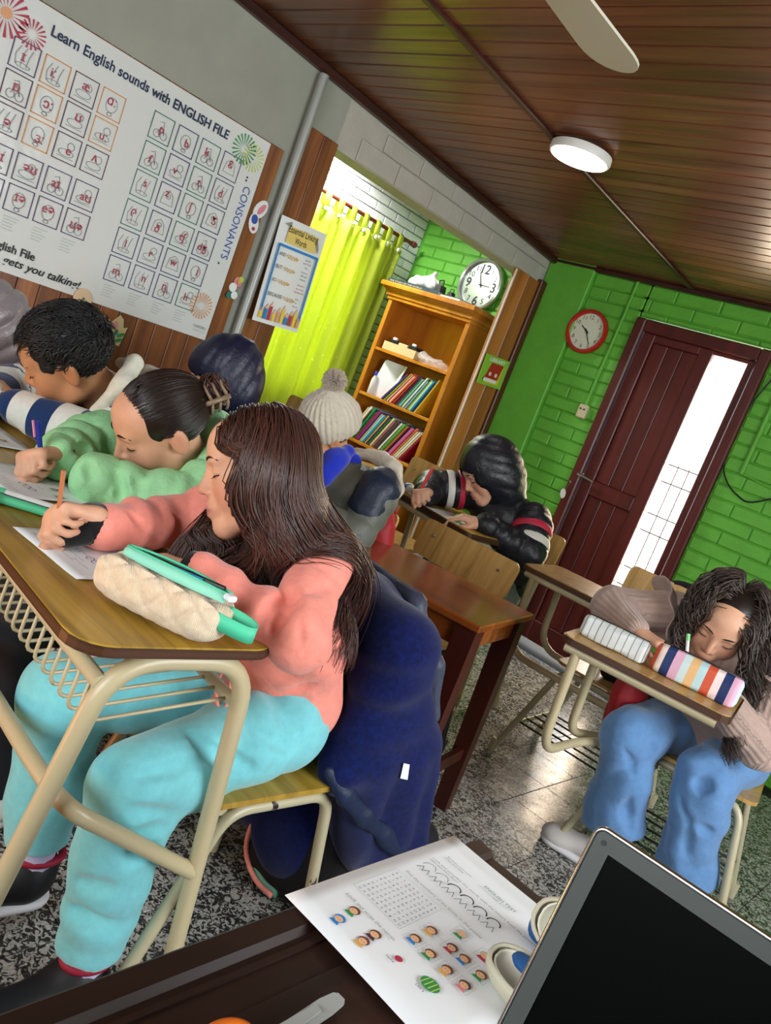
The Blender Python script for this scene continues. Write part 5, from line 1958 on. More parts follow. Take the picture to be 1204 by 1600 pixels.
def scalp(N, X, seed=0, r=(0.075, 0.095, 0.079), c=(0, -0.012, 0.030), front=0.035, ear=0.01, low=-0.05):
    """points on the hairy part of the head, in head coordinates, with normals"""
    rg = np.random.default_rng(seed)
    v = rg.normal(size=(N * 4, 3))
    v /= np.linalg.norm(v, axis=1, keepdims=True)
    q = v * np.array(r) + np.array(c)
    line = np.where(q[:, 1] > 0.02, front + (q[:, 1] - 0.02) * 0.45, np.where(q[:, 1] > -0.03, ear, low))
    q, v = q[q[:, 2] > line], v[q[:, 2] > line]
    q, v = q[:N], v[:N]
    nn = v / np.array(r)
    nn /= np.linalg.norm(nn, axis=1, keepdims=True)
    return q, nn
def cloth_mat(name, c, rough=0.85, rib=None, fuzz=0.25, stripes=None, shiny=0.15, wr=0.5):
    """woven / knitted cloth; rib=(scale, strength) adds fine ribs along attribute 'run'; stripes=(period, duty, colour)"""
    t = NT(name, rough, shiny)
    v = t.pos()
    c0 = lin(c)[:3]
    f = t.noise(v, 60, 4, 0.6)
    col = t.ramp(f, [(0.3, tuple(x * 0.92 for x in c0)), (0.7, tuple(min(1, x * 1.06) for x in c0))])
    if stripes:
        at = t.n('ShaderNodeAttribute', attribute_name='run')
        m1 = t.n('ShaderNodeMath', operation='DIVIDE')
        t.l(at.outputs['Fac'], m1.inputs[0])
        m1.inputs[1].default_value = stripes[0]
        m2 = t.n('ShaderNodeMath', operation='FRACT')
        t.l(m1.outputs[0], m2.inputs[0])
        k = t.ramp(m2.outputs[0], [(0.0, 0.0), (stripes[1], 1.0)], 'CONSTANT')
        col = t.mix(k, col, stripes[2])
    t.color(col)
    if fuzz:
        t.b.inputs['Sheen Weight'].default_value = fuzz
        t.b.inputs['Sheen Roughness'].default_value = 0.5
    big = t.noise(v, 26, 3, 0.55, 0.8)
    if rib:
        at = t.n('ShaderNodeAttribute', attribute_name='ring')
        m1 = t.n('ShaderNodeMath', operation='MULTIPLY')
        t.l(at.outputs['Fac'], m1.inputs[0])
        m1.inputs[1].default_value = rib[0]
        m2 = t.n('ShaderNodeMath', operation='SINE')
        t.l(m1.outputs[0], m2.inputs[0])
        b1 = t.n('ShaderNodeBump')
        b1.inputs['Strength'].default_value = rib[1]
        b1.inputs['Distance'].default_value = 0.002
        t.l(m2.outputs[0], b1.inputs['Height'])
        b2 = t.n('ShaderNodeBump')
        b2.inputs['Strength'].default_value = 0.25 * wr
        b2.inputs['Distance'].default_value = 0.012
        t.l(big, b2.inputs['Height'])
        t.l(b1.outputs[0], b2.inputs['Normal'])
        t.l(b2.outputs[0], t.b.inputs['Normal'])
    else:
        t.bump(big, 0.25 * wr, 0.012)
    return t.m


def puffer_mat(name, c, rough=0.42, shiny=0.45):
    t = NT(name, rough, shiny)
    v = t.pos()
    c0 = lin(c)[:3]
    f = t.noise(v, 14, 4, 0.6)
    t.color(t.ramp(f, [(0.3, tuple(x * 0.9 for x in c0)), (0.7, tuple(min(1, x * 1.08) for x in c0))]))
    t.bump(t.noise(v, 45, 4, 0.6, 1.2), 0.35, 0.008)
    return t.m


cloth_mat('coral_knit', 'ee9080', rib=(260, 0.05), wr=0.9)
cloth_mat('turquoise_fleece', '78c8cf', fuzz=0.4)
cloth_mat('black_cuff', '121214')
cloth_mat('striped_sweat', 'e2e2d8', stripes=(0.118, 0.5, '1d3763'))
cloth_mat('cream_cloth', 'd6d5c4')
cloth_mat('navy_cloth', '16233f')
cloth_mat('denim', '5f87b5', wr=0.9)
cloth_mat('mauve_knit', 'ad9488', rib=(420, 0.5))
cloth_mat('grey_trousers', '8f9a9c')
cloth_mat('royal_blue', '1a2fb0', fuzz=0.5)
cloth_mat('yellow_cloth', 'd9b02c')
cloth_mat('knit_grey', 'c6bba8', rough=0.95, fuzz=0.5, wr=0.6)
cloth_mat('pompom_wool', 'cdbba6', rough=1.0, fuzz=0.6)
puffer_mat('mint_puffer', '9ddaa0', 0.55, 0.3)
puffer_mat('black_puffer', '14161d', 0.40, 0.5)
puffer_mat('navy_puffer', '191b34', 0.42, 0.5)
puffer_mat('olive_puffer', '62655a', 0.5, 0.4)
puffer_mat('silver_puffer', '8d8588', 0.24, 0.8)
puffer_mat('navy_panel', '1b2538', 0.45, 0.4)
plain('dark_trousers', '16181d', 0.85)
plain('shoe_black', '131216', 0.55)
plain('shoe_red', '8f1430', 0.6)
plain('shoe_sole', 'd7d5d8', 0.5)
plain('shoe_white', 'cfc9c4', 0.55, bump=0.1, nscale=30)
plain('sock_lilac', 'b8b0d0', 0.9)
hair_mat('hair_brown', '1a0f0c', '4a2a20')
hair_mat('hair_dark', '0e0a08', '2a1b15')
hair_mat('hair_black', '060607', '16171a', 0.5)
hair_mat('hair_curly', '120d0b', '4a3a30', 0.45)


def segs(V, chains, zoff=0.0):
    """arc-length ('run') and around-the-limb angle ('ring') of the nearest chain segment for every vertex"""
    best = np.full(len(V), 9.0)
    run = np.zeros(len(V))
    ring = np.zeros(len(V))
    for pts, off in chains:
        s = off
        for a, b in zip(pts[:-1], pts[1:]):
            a, b = np.asarray(a, float), np.asarray(b, float)
            ba = b - a
            L = np.linalg.norm(ba)
            u = ba / L
            q = V - a
            t = np.clip(q @ u, 0, L)
            o = q - t[:, None] * u
            d = np.linalg.norm(o, axis=1)
            r = unit(np.cross(u, [0.13, 0.21, 0.97] if abs(u[2]) < 0.9 else [1, 0, 0]))
            w = np.cross(u, r)
            m = d < best
            best[m] = d[m]
            run[m] = s + t[m]
            ring[m] = np.arctan2(o[m] @ w, o[m] @ r) * 0.05
            s += L
    return run, ring


def shoe(parent, ankle, toe, mat='shoe_black', sole='shoe_sole', trim=None, w=0.040, name='shoe', h=0.005):
    """ankle: point above the heel on the floor plan, toe: toe tip on the floor"""
    a, t_ = np.array(ankle, float), np.array(toe, float)
    d = t_ - a
    d[2] = 0
    L = np.linalg.norm(d)
    d /= L
    n = np.array([-d[1], d[0], 0])
    z = a[2]
    R = np.stack([n, d, np.array([0, 0, 1.0])], 1)
    b0 = np.array([a[0], a[1], z])
    P = lambda x, y, zz: b0 + R @ np.array([x, y, zz])
    S = Solid(h, 0.03)
    S.ell(P(0, 0.0, 0.048), (w * 0.85, 0.05, 0.042), R)
    S.ell(P(0, 0.0, 0.085), (w * 0.82, 0.045, 0.03), R)
    S.cap(P(0, 0.02, 0.055), P(0, L - 0.05, 0.034), 0.040, 0.030, flat=(n, w / 0.038))
    S.ell(P(0, L - 0.06, 0.034), (w, 0.055, 0.028), R)
    S.box(P(0, L / 2, -0.02), (0.2, 0.4, 0.035), R, r=0.002, op='-', k=0.004)
    o, _, _ = solid_obj(S, name, mat, parent)
    S = Solid(h, 0.02)
    S.cap(P(0, -0.005, 0.014), P(0, L - 0.055, 0.014), w + 0.001, w + 0.004, flat=((0, 0, 1), 0.42))
    S.box(P(0, L / 2, -0.02), (0.2, 0.4, 0.021), R, r=0.002, op='-', k=0.002)
    solid_obj(S, 'sole', sole, o)
    if trim:
        MB().tube([P(w * 0.8 * math.cos(q), -0.002 + 0.046 * math.sin(q), 0.108) for q in np.linspace(0, 2 * np.pi, 24)[:-1]], 0.008, 8, closed=True).build('collar', trim, o, smooth=True)
    return o


def core_body(label, X, neck, chest, pelvis, arms, skin, hands=(), group=None, brow='brow', h=0.0046, jaw=1.0, legs=()):
    """one continuous skin surface: head, neck, trunk, arms, hands"""
    t = thing('person', label, 'person', (pelvis[0], pelvis[1], 0.0), group)
    S = Solid(h, 0.02)
    add_head(S, X, jaw)
    sc = X.sc
    S.cap(X.p((0, -0.022, -0.055)), neck, 0.047 * sc, 0.05 * sc, k=0.03)
    S.cap(neck, chest, 0.05, 0.085, k=0.04)
    S.cap(chest, pelvis, 0.085, 0.09, k=0.04)
    for sh, el, wr in arms:
        S.cap(chest, sh, 0.07, 0.04, k=0.04)
        S.cap(sh, el, 0.036, 0.029)
        S.cap(el, wr, 0.029, 0.0235)
    for lg in legs:
        S.chain(lg, [0.06, 0.045, 0.034])
    tips = [add_hand(S, **hd) for hd in hands]
    V, F = S.mesh(1)
    tint = head_tint(X, V)
    for tp, _, _ in tips:
        for a, b in tp:
            tint[:, 1] = np.maximum(tint[:, 1], 0.35 * np.exp(-((V - a) ** 2).sum(1) / 0.012 ** 2))
    mk('body', V, F, skin, t, True, attrs={'tint': tint})
    face_bits(X, t, brow)
    nl = MB()
    for tp, P_, B in tips:
        for i, (a, b) in enumerate(tp):
            d = unit(a - b)
            up = B[:, 2] if i < 4 else unit(B[:, 2] * 0.6 + B[:, 0] * 0.6)
            up = unit(up - d * (up @ d) + 1e-6)
            Rn = np.stack([np.cross(d, up), d, up], 1)
            nl.ball(a + up * 0.0055 + d * 0.001, (0.0042, 0.0055, 0.0018), Rn, 8, 5)
    if tips:
        nl.build('fingernail', 'nail', t, True, kind='stuff')
    return t, S, tips


def garment(name, mat, parent, torso, arms, cuts=(), extra=None, h=0.007, fold=None, puff=None, k=0.03, sleeve=(0.060, 0.052, 0.042), chains=True, smooth=1, sh_r=0.062, kj=0.018, ks=0.04):
    """torso: list of (centre, half width, half depth, lateral axis); arms: polylines"""
    S = Solid(h, k)
    for (c0, w0, d0, ax0), (c1, w1, d1, ax1) in zip(torso[:-1], torso[1:]):
        S.cap(c0, c1, d0, d1, flat=(ax0, (w0 + w1) / (d0 + d1)), puff=puff and (puff[0], puff[1]), k=k)
    for arm in arms:
        n = len(arm)
        rs = np.interp(np.linspace(0, 1, n), np.linspace(0, 1, len(sleeve)), sleeve)
        off = 0.0
        S.cap(torso[-1][0], arm[0], torso[-1][2] * 0.75, sh_r, k=ks)
        for i in range(n - 1):
            pf = None if puff is None else (puff[0], puff[1], off)
            S.cap(arm[i], arm[i + 1], rs[i], rs[i + 1], puff=pf, k=kj if i else 0.012)
            off += np.linalg.norm(np.asarray(arm[i + 1], float) - np.asarray(arm[i], float))
    if extra:
        extra(S)
    V, F = S.mesh(smooth, fold)
    attrs = {}
    if chains:
        ch = [(np.asarray(a, float), 0.0) for a in arms] + [(np.array([c[0] for c in torso]), 0.03)]
        run, ring = segs(V, ch)
        attrs = {'run': run, 'ring': ring}
    return mk(name, V, F, mat, parent, True, attrs=attrs), S


def groove(S, lines, r=0.006, k=0.014):
    """cloth creases: shallow furrows cut along the lines"""
    for L in lines:
        L = smooth_path(np.array(L, float), 4 * (len(L) - 1) + 1)
        t = np.linspace(0, np.pi, len(L))
        S.chain(L, list(r * (0.35 + 0.65 * np.sin(t))), op='-', k=k)


def trousers(name, mat, parent, pelvis, legs, rs=(0.088, 0.07, 0.055), h=0.008, fold=None, w=0.15, ax=(1, 0, 0), k=0.035, extra=None):
    S = Solid(h, k)
    S.ell(pelvis, (w, 0.115, 0.095), np.stack([unit(ax), unit(np.cross([0, 0, 1], ax)), [0, 0, 1]], 1))
    for lg in legs:
        r = np.interp(np.linspace(0, 1, len(lg)), np.linspace(0, 1, len(rs)), rs)
        S.chain(lg, list(r), k=0.03)
        e = np.asarray(lg[-1], float)
        d = unit(e - np.asarray(lg[-2], float))
        S.half(e + d * 0.005, d, e - 0.1, e + 0.1 + d * 0.05, k=0.006)
    if extra:
        extra(S)
    V, F = S.mesh(1, fold)
    run, ring = segs(V, [(np.asarray(l, float), 0) for l in legs])
    return mk(name, V, F, mat, parent, True, attrs={'run': run, 'ring': ring}), S


def folds(seed, f=34, a=0.0045, f2=80, a2=0.0015):
    def fn(P):
        w = P + 0.012 * np.stack([nz(P, 22, seed + 7), nz(P, 22, seed + 8), nz(P, 22, seed + 9)], 1)
        ridge = 0.45 - np.minimum(1, 1.5 * np.abs(nz(w, f * 0.75, seed + 3)))
        return 0.7 * a * nz(P, f, seed) + 0.75 * a * ridge + a2 * nz(P, f2, seed + 1)
    return fn


def elbow_folds(base, centres, amp=0.006, f=95):
    def fn(P):
        out = base(P)
        for c, ax in centres:
            c = np.asarray(c, float)
            q = P - c
            w = np.exp(-(q * q).sum(1) / 0.065 ** 2)
            out = out + w * amp * np.sin(q @ unit(ax) * f + 1.5 * nz(P, 25, 3))
        return out
    return fn


# ================================================================== the girl in the coral sweatshirt
X = head_frame((-1.074, 0.966, 0.997), 34, -21.2, 10.2, 1.0)
neck, chest, pel = np.array([-1.085, 1.065, 0.885]), np.array([-1.075, 1.10, 0.79]), np.array([-1.05, 1.165, 0.545])
aL = [np.array([-0.965, 1.075, 0.875]), np.array([-0.842, 0.962, 0.775]), np.array([-1.015, 0.868, 0.808])]
aR = [np.array([-1.225, 1.08, 0.885]), np.array([-1.255, 0.955, 0.812]), np.array([-1.212, 0.765, 0.812])]
hR = dict(W=(-1.205, 0.775, 0.822), D=(-0.12, -0.9, -0.02), up=(-0.72, 0.02, 0.62), side=1, curl=((62, 68, 30), (72, 78, 36), (76, 82, 40), (78, 82, 40)), thumb=((0.35, 0.8, -0.5), (-0.25, 0.8, -0.55), (-0.35, 0.75, -0.55)), sc=0.95)
hL = dict(W=(-1.03, 0.866, 0.803), D=(-0.85, -0.42, -0.1), up=(0.1, -0.1, 1), side=-1, curl=REST, sc=0.95)
pink, bodyS, pt = core_body('girl with long brown hair in a coral sweatshirt writing with a pencil', X, neck, chest, pel, (aL, aR), 'skin_light', (hR, hL), brow='brow', h=0.0042)
ax = unit([1, 0.05, 0])
PINK_SLEEVE = [[(-0.856, 0.942, 0.837), (-0.858, 0.923, 0.819), (-0.85, 0.903, 0.789)], [(-0.846, 0.938, 0.836), (-0.821, 0.929, 0.821), (-0.806, 0.926, 0.794)], [(-0.869, 0.949, 0.837), (-0.863, 0.976, 0.858), (-0.87, 1.016, 0.868)],
               [(-0.891, 0.939, 0.831), (-0.88, 0.905, 0.824), (-0.872, 0.892, 0.80)], [(-0.96, 1.05, 0.612), (-0.929, 1.083, 0.622), (-0.905, 1.114, 0.654)], [(-0.945, 1.05, 0.598), (-0.93, 1.078, 0.602), (-0.911, 1.121, 0.616)],
               [(-1.193, 0.816, 0.848), (-1.178, 0.856, 0.822), (-1.199, 0.894, 0.791)], [(-1.216, 0.915, 0.857), (-1.202, 0.939, 0.826), (-1.19, 0.93, 0.80)]]
PINK_LEG = [[(-0.870, 0.875, 0.432), (-0.874, 0.833, 0.451), (-0.891, 0.787, 0.458)], [(-0.872, 0.885, 0.405), (-0.878, 0.842, 0.415), (-0.887, 0.795, 0.408)], [(-0.870, 0.865, 0.378), (-0.885, 0.838, 0.375), (-0.889, 0.82, 0.36)],
            [(-0.952, 0.895, 0.554), (-0.919, 0.91, 0.544), (-0.890, 0.96, 0.525), (-0.875, 1.014, 0.505)], [(-0.901, 1.012, 0.573), (-0.881, 1.042, 0.555), (-0.873, 1.084, 0.536)], [(-0.912, 0.788, 0.505), (-0.901, 0.848, 0.52), (-0.898, 0.92, 0.53)],
            [(-0.945, 0.785, 0.228), (-0.925, 0.79, 0.232), (-0.894, 0.824, 0.237)], [(-0.940, 0.775, 0.292), (-0.92, 0.78, 0.295), (-0.892, 0.812, 0.305)]]
sw, swS = garment('sweatshirt', 'coral_knit', pink, [(np.array([-1.05, 1.165, 0.575]), 0.158, 0.118, ax), (np.array([-1.055, 1.13, 0.70]), 0.145, 0.108, ax), (np.array([-1.085, 1.09, 0.84]), 0.13, 0.085, ax)],
                  [aL, [aR[0], aR[1], aR[2] + (0, 0.02, 0)]], h=0.005, sleeve=(0.061, 0.050, 0.040), sh_r=0.060, kj=0.004, ks=0.03, extra=lambda S: groove(S, PINK_SLEEVE, 0.0095, 0.010),
                  fold=elbow_folds(folds(3, 24, 0.0075, 70, 0.0016), [(aL[1] + (0.0, 0.03, 0.05), (0.6, 0.4, 0.7)), (aL[1] + (-0.08, -0.04, 0.03), (-0.8, -0.5, 0.2)), ((-1.0, 1.14, 0.62), (0.1, 0.3, 1)), (aR[1] + (0.0, -0.08, 0), (0, 1, 0)), ((-0.95, 1.12, 0.70), (0.2, 0.5, 0.9))], 0.011, 88))
for a, d_, n_ in ((aR[2] + (0, 0.012, 0.0), (0.0, -1, 0), 'R'), (aL[2], unit(aL[2] - aL[1]), 'L')):
    d_ = unit(d_)
    MB().tube([a - d_ * 0.006, a + d_ * 0.004, a + d_ * 0.02, a + d_ * 0.034], [0.037, 0.039, 0.036, 0.031], 18).build('cuff', 'black_cuff', pink, smooth='auto')
S = Solid(0.005, 0.012)
S.cap(aR[2] + (0.012, -0.02, -0.012), aR[2] + (0.02, -0.045, -0.022), 0.026, 0.018)
solid_obj(S, 'thumb_cuff', 'black_cuff', pink)
lL = [np.array([-0.965, 1.12, 0.530]), np.array([-0.955, 0.832, 0.448]), np.array([-0.952, 0.852, 0.140])]
lR = [np.array([-1.135, 1.12, 0.535]), np.array([-1.180, 0.805, 0.490]), np.array([-1.185, 0.848, 0.185])]
trousers('sweatpants', 'turquoise_fleece', pink, pel, [lL, lR], (0.092, 0.076, 0.060), 0.007,
         elbow_folds(folds(9, 17, 0.0085, 50, 0.0022), [(lL[1] + (0, 0.06, -0.06), (0, 0.7, 0.7)), (lR[1] + (0, 0.05, -0.05), (0, 0.7, 0.7)), (lL[2] + (0, 0, 0.08), (0, 0.2, 1)), (lL[0] + (0.03, -0.06, 0.05), (0, 1, 0.3))], 0.010, 70), w=0.158, extra=lambda S: (groove(S, PINK_LEG, 0.011, 0.014), groove(S, [[(-0.886, 0.79, 0.40), (-0.888, 0.823, 0.293), (-0.887, 0.854, 0.182)]], 0.003, 0.005)))
MB().tube(smooth_path([(-1.02, 1.0, 0.655), (-0.985, 0.985, 0.63), (-0.97, 0.985, 0.585), (-0.985, 0.98, 0.562), (-1.01, 0.985, 0.58)], 20), 0.0035, 6).tube(smooth_path([(-1.02, 1.0, 0.655), (-1.0, 0.975, 0.60), (-0.955, 0.985, 0.545), (-0.935, 1.0, 0.53)], 20), 0.0035, 6).build('drawstring', 'coral_knit', pink, smooth=True)
shoe(pink, (-0.952, 0.858, 0.0), (-0.955, 0.645, 0), 'shoe_black', 'shoe_black', 'shoe_red', 0.042)
shoe(pink, (-1.188, 0.862, 0.035), (-1.205, 0.650, 0.03), 'shoe_black', 'shoe_sole', 'shoe_red', 0.042)
for a, b in ((lL[2], (-0.95, 0.855, 0.085)), (lR[2], (-1.187, 0.86, 0.115))):
    MB().tube([np.array(a) + (0, 0, 0.02), b], 0.036, 12).build('sock', 'sock_lilac', pink, smooth='auto')

# long hair: locks from a middle parting, falling over the shoulders and back
HS = Solid(0.007, 0.03)
HS.ell(X.p((0, -0.008, 0.030)), np.array((0.073, 0.086, 0.076)), X.R)
HS.ell(X.p((0, 0.030, -0.020)), np.array((0.058, 0.052, 0.080)), X.R)
HBACK = [X.p((0.01, -0.02, -0.03)), X.p((0.02, -0.035, -0.085)), (-1.03, 1.085, 0.86), (-0.99, 1.135, 0.80)]
HFRONT = [X.p((0.045, -0.01, -0.01)), (-1.01, 1.0, 0.90), (-1.03, 0.968, 0.83)]
HS.chain(HBACK, [0.055, 0.052, 0.044, 0.026], k=0.05)
HS.chain(HFRONT, [0.048, 0.040, 0.024], k=0.04)
HS.P += [p for p in swS.P]


def side_dirs(q, nrm, X, back=0.35, side=1.0):
    sg = np.where(q[:, 0] >= 0, 1.0, -1.0)
    d = np.stack([sg * side, -back * np.ones(len(q)), -0.35 * np.ones(len(q))], 1)
    d = d - nrm * (d * nrm).sum(1, keepdims=True)
    d /= np.linalg.norm(d, axis=1, keepdims=True) + 1e-9
    return d @ X.R.T


q, nrm = scalp(5200, X, 2, front=0.050, ear=0.0, low=-0.055)
roots = X.p(q + nrm * 0.003)


FARLOCK = np.array([-1.135, 0.915, 0.80])
near_ = q[:, 0] > -0.015
fwd_ = near_ & (q[:, 1] > 0.012)
tgt = np.where(near_[:, None], np.where(fwd_[:, None], np.array([-1.035, 0.965, 0.80]), np.array([-0.975, 1.165, 0.78])), FARLOCK)
tgt = tgt + RNG.normal(size=tgt.shape) * np.where(near_, 1.0, 0.45)[:, None] * np.array([0.022, 0.026, 0.0])


def pull_pink(p, k):
    lo = X.inv(p)
    g = np.zeros_like(p)
    w = np.clip((0.0 - lo[:, 2]) / 0.08, 0, 1)[:, None]
    t_ = tgt - p
    t_[:, 2] = 0
    g += w * np.clip(t_ * 9, -0.6, 0.6)
    face = (lo[:, 1] > 0.020) & (lo[:, 0] < 0.080) & (lo[:, 0] > -0.062) & (lo[:, 2] < 0.058) & (lo[:, 2] > -0.13)
    g[face] += X.R @ np.array([0.0, -1.3, 0.0])
    return g


d0 = side_dirs(q, nrm, X, 0.75)
sg_ = np.where(q[:, 0] >= 0, 1.0, -1.0)
dl_ = np.stack([0.25 * sg_, -0.15 * np.ones(len(q)), -1.0 * np.ones(len(q))], 1)
dl_ = dl_ - nrm * (dl_ * nrm).sum(1, keepdims=True)
dl_ = (dl_ / (np.linalg.norm(dl_, axis=1, keepdims=True) + 1e-9)) @ X.R.T
bk_ = np.clip((0.02 - q[:, 1]) / 0.05, 0, 1)[:, None]
d0 = d0 * (1 - bk_) + dl_ * bk_
paths = flow_hair(roots, d0, 25, 0.0165, HS, 0.015, pull_pink, 0.40, 0.8, 0.03, 4)
keep = np.ones(len(paths), bool)
for t_ in range(3, paths.shape[1]):
    lo = X.inv(paths[:, t_])
    keep &= ~((lo[:, 1] > 0.045) & (np.abs(lo[:, 0]) < 0.055) & (lo[:, 2] < 0.04) & (lo[:, 2] > -0.12))
far_ = (paths[:, -1, 0] < -1.10)
keep &= ~(far_ & (RNG.uniform(size=len(paths)) < 0.72))
keep &= ~(paths[:, -1, 0] < -1.165)
paths = paths[keep]
V, F, shd = hair_tubes(paths, RNG.uniform(0.0008, 0.0019, len(paths)), 0.3, 4, RNG.beta(1.5, 1.7, len(paths)))
mk('hair', V, F, 'hair_brown', pink, True, attrs={'lock': shd})
S = Solid(0.007, 0.02)
S.ell(X.p((0, -0.012, 0.031)), np.array((0.077, 0.0925, 0.0800)), X.R)
S.chain(HBACK, [0.055, 0.052, 0.044, 0.026], k=0.05)
S.chain(HFRONT, [0.048, 0.040, 0.024], k=0.04)
S.ell(X.p((0, 0.085, -0.045)), np.array((0.085, 0.075, 0.105)), X.R, op='-', k=0.006)
V, F = S.mesh(1)
mk('hair_base', V, F, 'hair_dark', pink, True, attrs={'lock': np.full(len(V), 0.25)})
# ================================================================== the other children
def slick_hair(X, parent, mat, bun, N=1500, seed=3, r=(0.0765, 0.0955, 0.0805), front=0.046, ear=0.008, low=-0.055):
    q, n = scalp(N, X, seed, front=front, ear=ear, low=low)
    c = np.array((0, -0.012, 0.030))
    rr = np.array(r)
    d0 = (q - c) / rr
    d0 /= np.linalg.norm(d0, axis=1, keepdims=True)
    d1 = unit((np.array(bun) - c) / rr)
    rg = np.random.default_rng(seed)
    T = np.linspace(0, 1, 14)
    om = np.arccos(np.clip(d0 @ d1, -0.999, 0.999))[:, None]
    paths = []
    lay = rg.uniform(0.0, 0.004, (len(q), 1))
    for t in T:
        d = (np.sin((1 - t) * om) * d0 + np.sin(t * om) * d1) / np.sin(om)
        d /= np.linalg.norm(d, axis=1, keepdims=True)
        paths.append(X.p(c + d * (rr + lay * (0.3 + t))))
    P = np.stack(paths, 1)
    V, F, sh = hair_tubes(P, rg.uniform(0.0009, 0.0018, len(P)), 0.7, 4, rg.beta(1.4, 2.2, len(P)))
    mk('hair', V, F, mat, parent, True, attrs={'lock': sh})


def hair_shell(X, parent, mat, r=(0.077, 0.0955, 0.0805), cut=((0, 0.085, -0.048), (0.085, 0.075, 0.105)), extra=None, low=-0.06, fold=None, name='hair_base', lock=0.2, h=0.005):
    S = Solid(h, 0.01)
    S.ell(X.p((0, -0.013, 0.031)), np.array(r) * X.sc, X.R)
    if extra:
        extra(S)
    S.ell(X.p(cut[0]), np.array(cut[1]) * X.sc, X.R, op='-', k=0.006)
    S.half(X.p((0, 0, low)), -X.U, X.o - 0.3, X.o + 0.3, k=0.006)
    for sx in (-1, 1):
        S.ell(X.p((sx * 0.080, 0.004, -0.020)), np.array((0.022, 0.03, 0.036)) * X.sc, X.R, op='-', k=0.004)
    V, F = S.mesh(1, fold)
    return mk(name, V, F, mat, parent, True, attrs={'lock': np.full(len(V), lock)})


def hood(X, parent, mat, r=(0.105, 0.125, 0.122), c=(0, -0.03, 0.025), face=((0, 0.115, -0.035), (0.075, 0.075, 0.10)), neck=None, quilt=0.0, period=0.05, name='hood', rim=True, tilt=0.0):
    S = Solid(0.006, 0.03)
    S.ell(X.p(c), np.array(r) * X.sc, X.R)
    if neck is not None:
        S.cap(X.p((0, -0.045, -0.06)), neck, 0.088 * X.sc, 0.095, k=0.05)
    S.ell(X.p(face[0]), np.array(face[1]) * X.sc, X.R, op='-', k=0.008)
    S.ell(X.p((0, 0.01, -0.01)), np.array((0.08, 0.10, 0.105)) * X.sc, X.R, op='-', k=0.004)

    def fold(P):
        o = 0.004 * nz(P, 30, 8)
        if quilt:
            lo = X.inv(P)
            fade = np.clip((0.05 - lo[:, 1]) / 0.06, 0, 1)
            o = o - quilt * fade * (np.sqrt(np.abs(np.sin(np.pi * (lo[:, 1] * math.cos(tilt) + lo[:, 2] * math.sin(tilt)) / period))) - 0.6)
        return o
    V, F = S.mesh(1, fold)
    return mk(name, V, F, mat, parent, True)


SA = lambda *p: [np.array(q, float) for q in p]

# ---------------------------------------------------------------- girl in the mint jacket
X = head_frame((-1.508, 1.043, 0.953), 17, -36.6, -12.5, 1.05)
neck, chest, pel = SA((-1.530, 1.165, 0.875), (-1.54, 1.21, 0.78), (-1.55, 1.26, 0.55))
aL = SA((-1.40, 1.19, 0.895), (-1.375, 1.075, 0.815), (-1.490, 0.925, 0.812))
aR = SA((-1.675, 1.18, 0.905), (-1.735, 1.03, 0.825), (-1.605, 0.895, 0.818))
hR = dict(W=(-1.600, 0.888, 0.822), D=(0.35, -0.9, -0.05), up=(-0.5, -0.05, 0.8), side=1, curl=((60, 66, 30), (70, 76, 36), (76, 80, 40), (78, 82, 40)), thumb=((0.35, 0.8, -0.5), (-0.25, 0.8, -0.55), (-0.35, 0.75, -0.55)), sc=0.98)
hL = dict(W=(-1.495, 0.915, 0.806), D=(-0.6, -0.7, -0.05), up=(0, 0, 1), side=-1, curl=REST, sc=0.95)
green, gS, gt = core_body('girl with hair in a claw clip wearing a mint green padded jacket', X, neck, chest, pel, (aL, aR), 'skin_light', (hR,))
ax = unit([1, 0.0, 0])


MINT_CREASE = [[(-1.479, 0.882, 0.852), (-1.465, 0.884, 0.84), (-1.456, 0.885, 0.826)], [(-1.436, 0.926, 0.847), (-1.414, 0.934, 0.829), (-1.413, 0.936, 0.801)], [(-1.407, 0.951, 0.855), (-1.395, 0.956, 0.846), (-1.386, 0.961, 0.836)],
               [(-1.634, 0.997, 0.862), (-1.638, 1.01, 0.85), (-1.644, 1.028, 0.833)], [(-1.574, 0.908, 0.851), (-1.585, 0.93, 0.85), (-1.60, 0.95, 0.845)], [(-1.36, 1.02, 0.86), (-1.345, 1.03, 0.84), (-1.34, 1.04, 0.81)]]


def gx(S):
    groove(S, MINT_CREASE, 0.010, 0.012)
    S.chain([X.p((0.075, -0.07, -0.10)), X.p((0.03, -0.125, -0.075)), X.p((-0.04, -0.12, -0.075)), X.p((-0.085, -0.05, -0.10))], [0.030, 0.036, 0.036, 0.030], k=0.02)
    S.ell(np.array([-1.50, 1.25, 0.93]), (0.125, 0.075, 0.055), k=0.03)


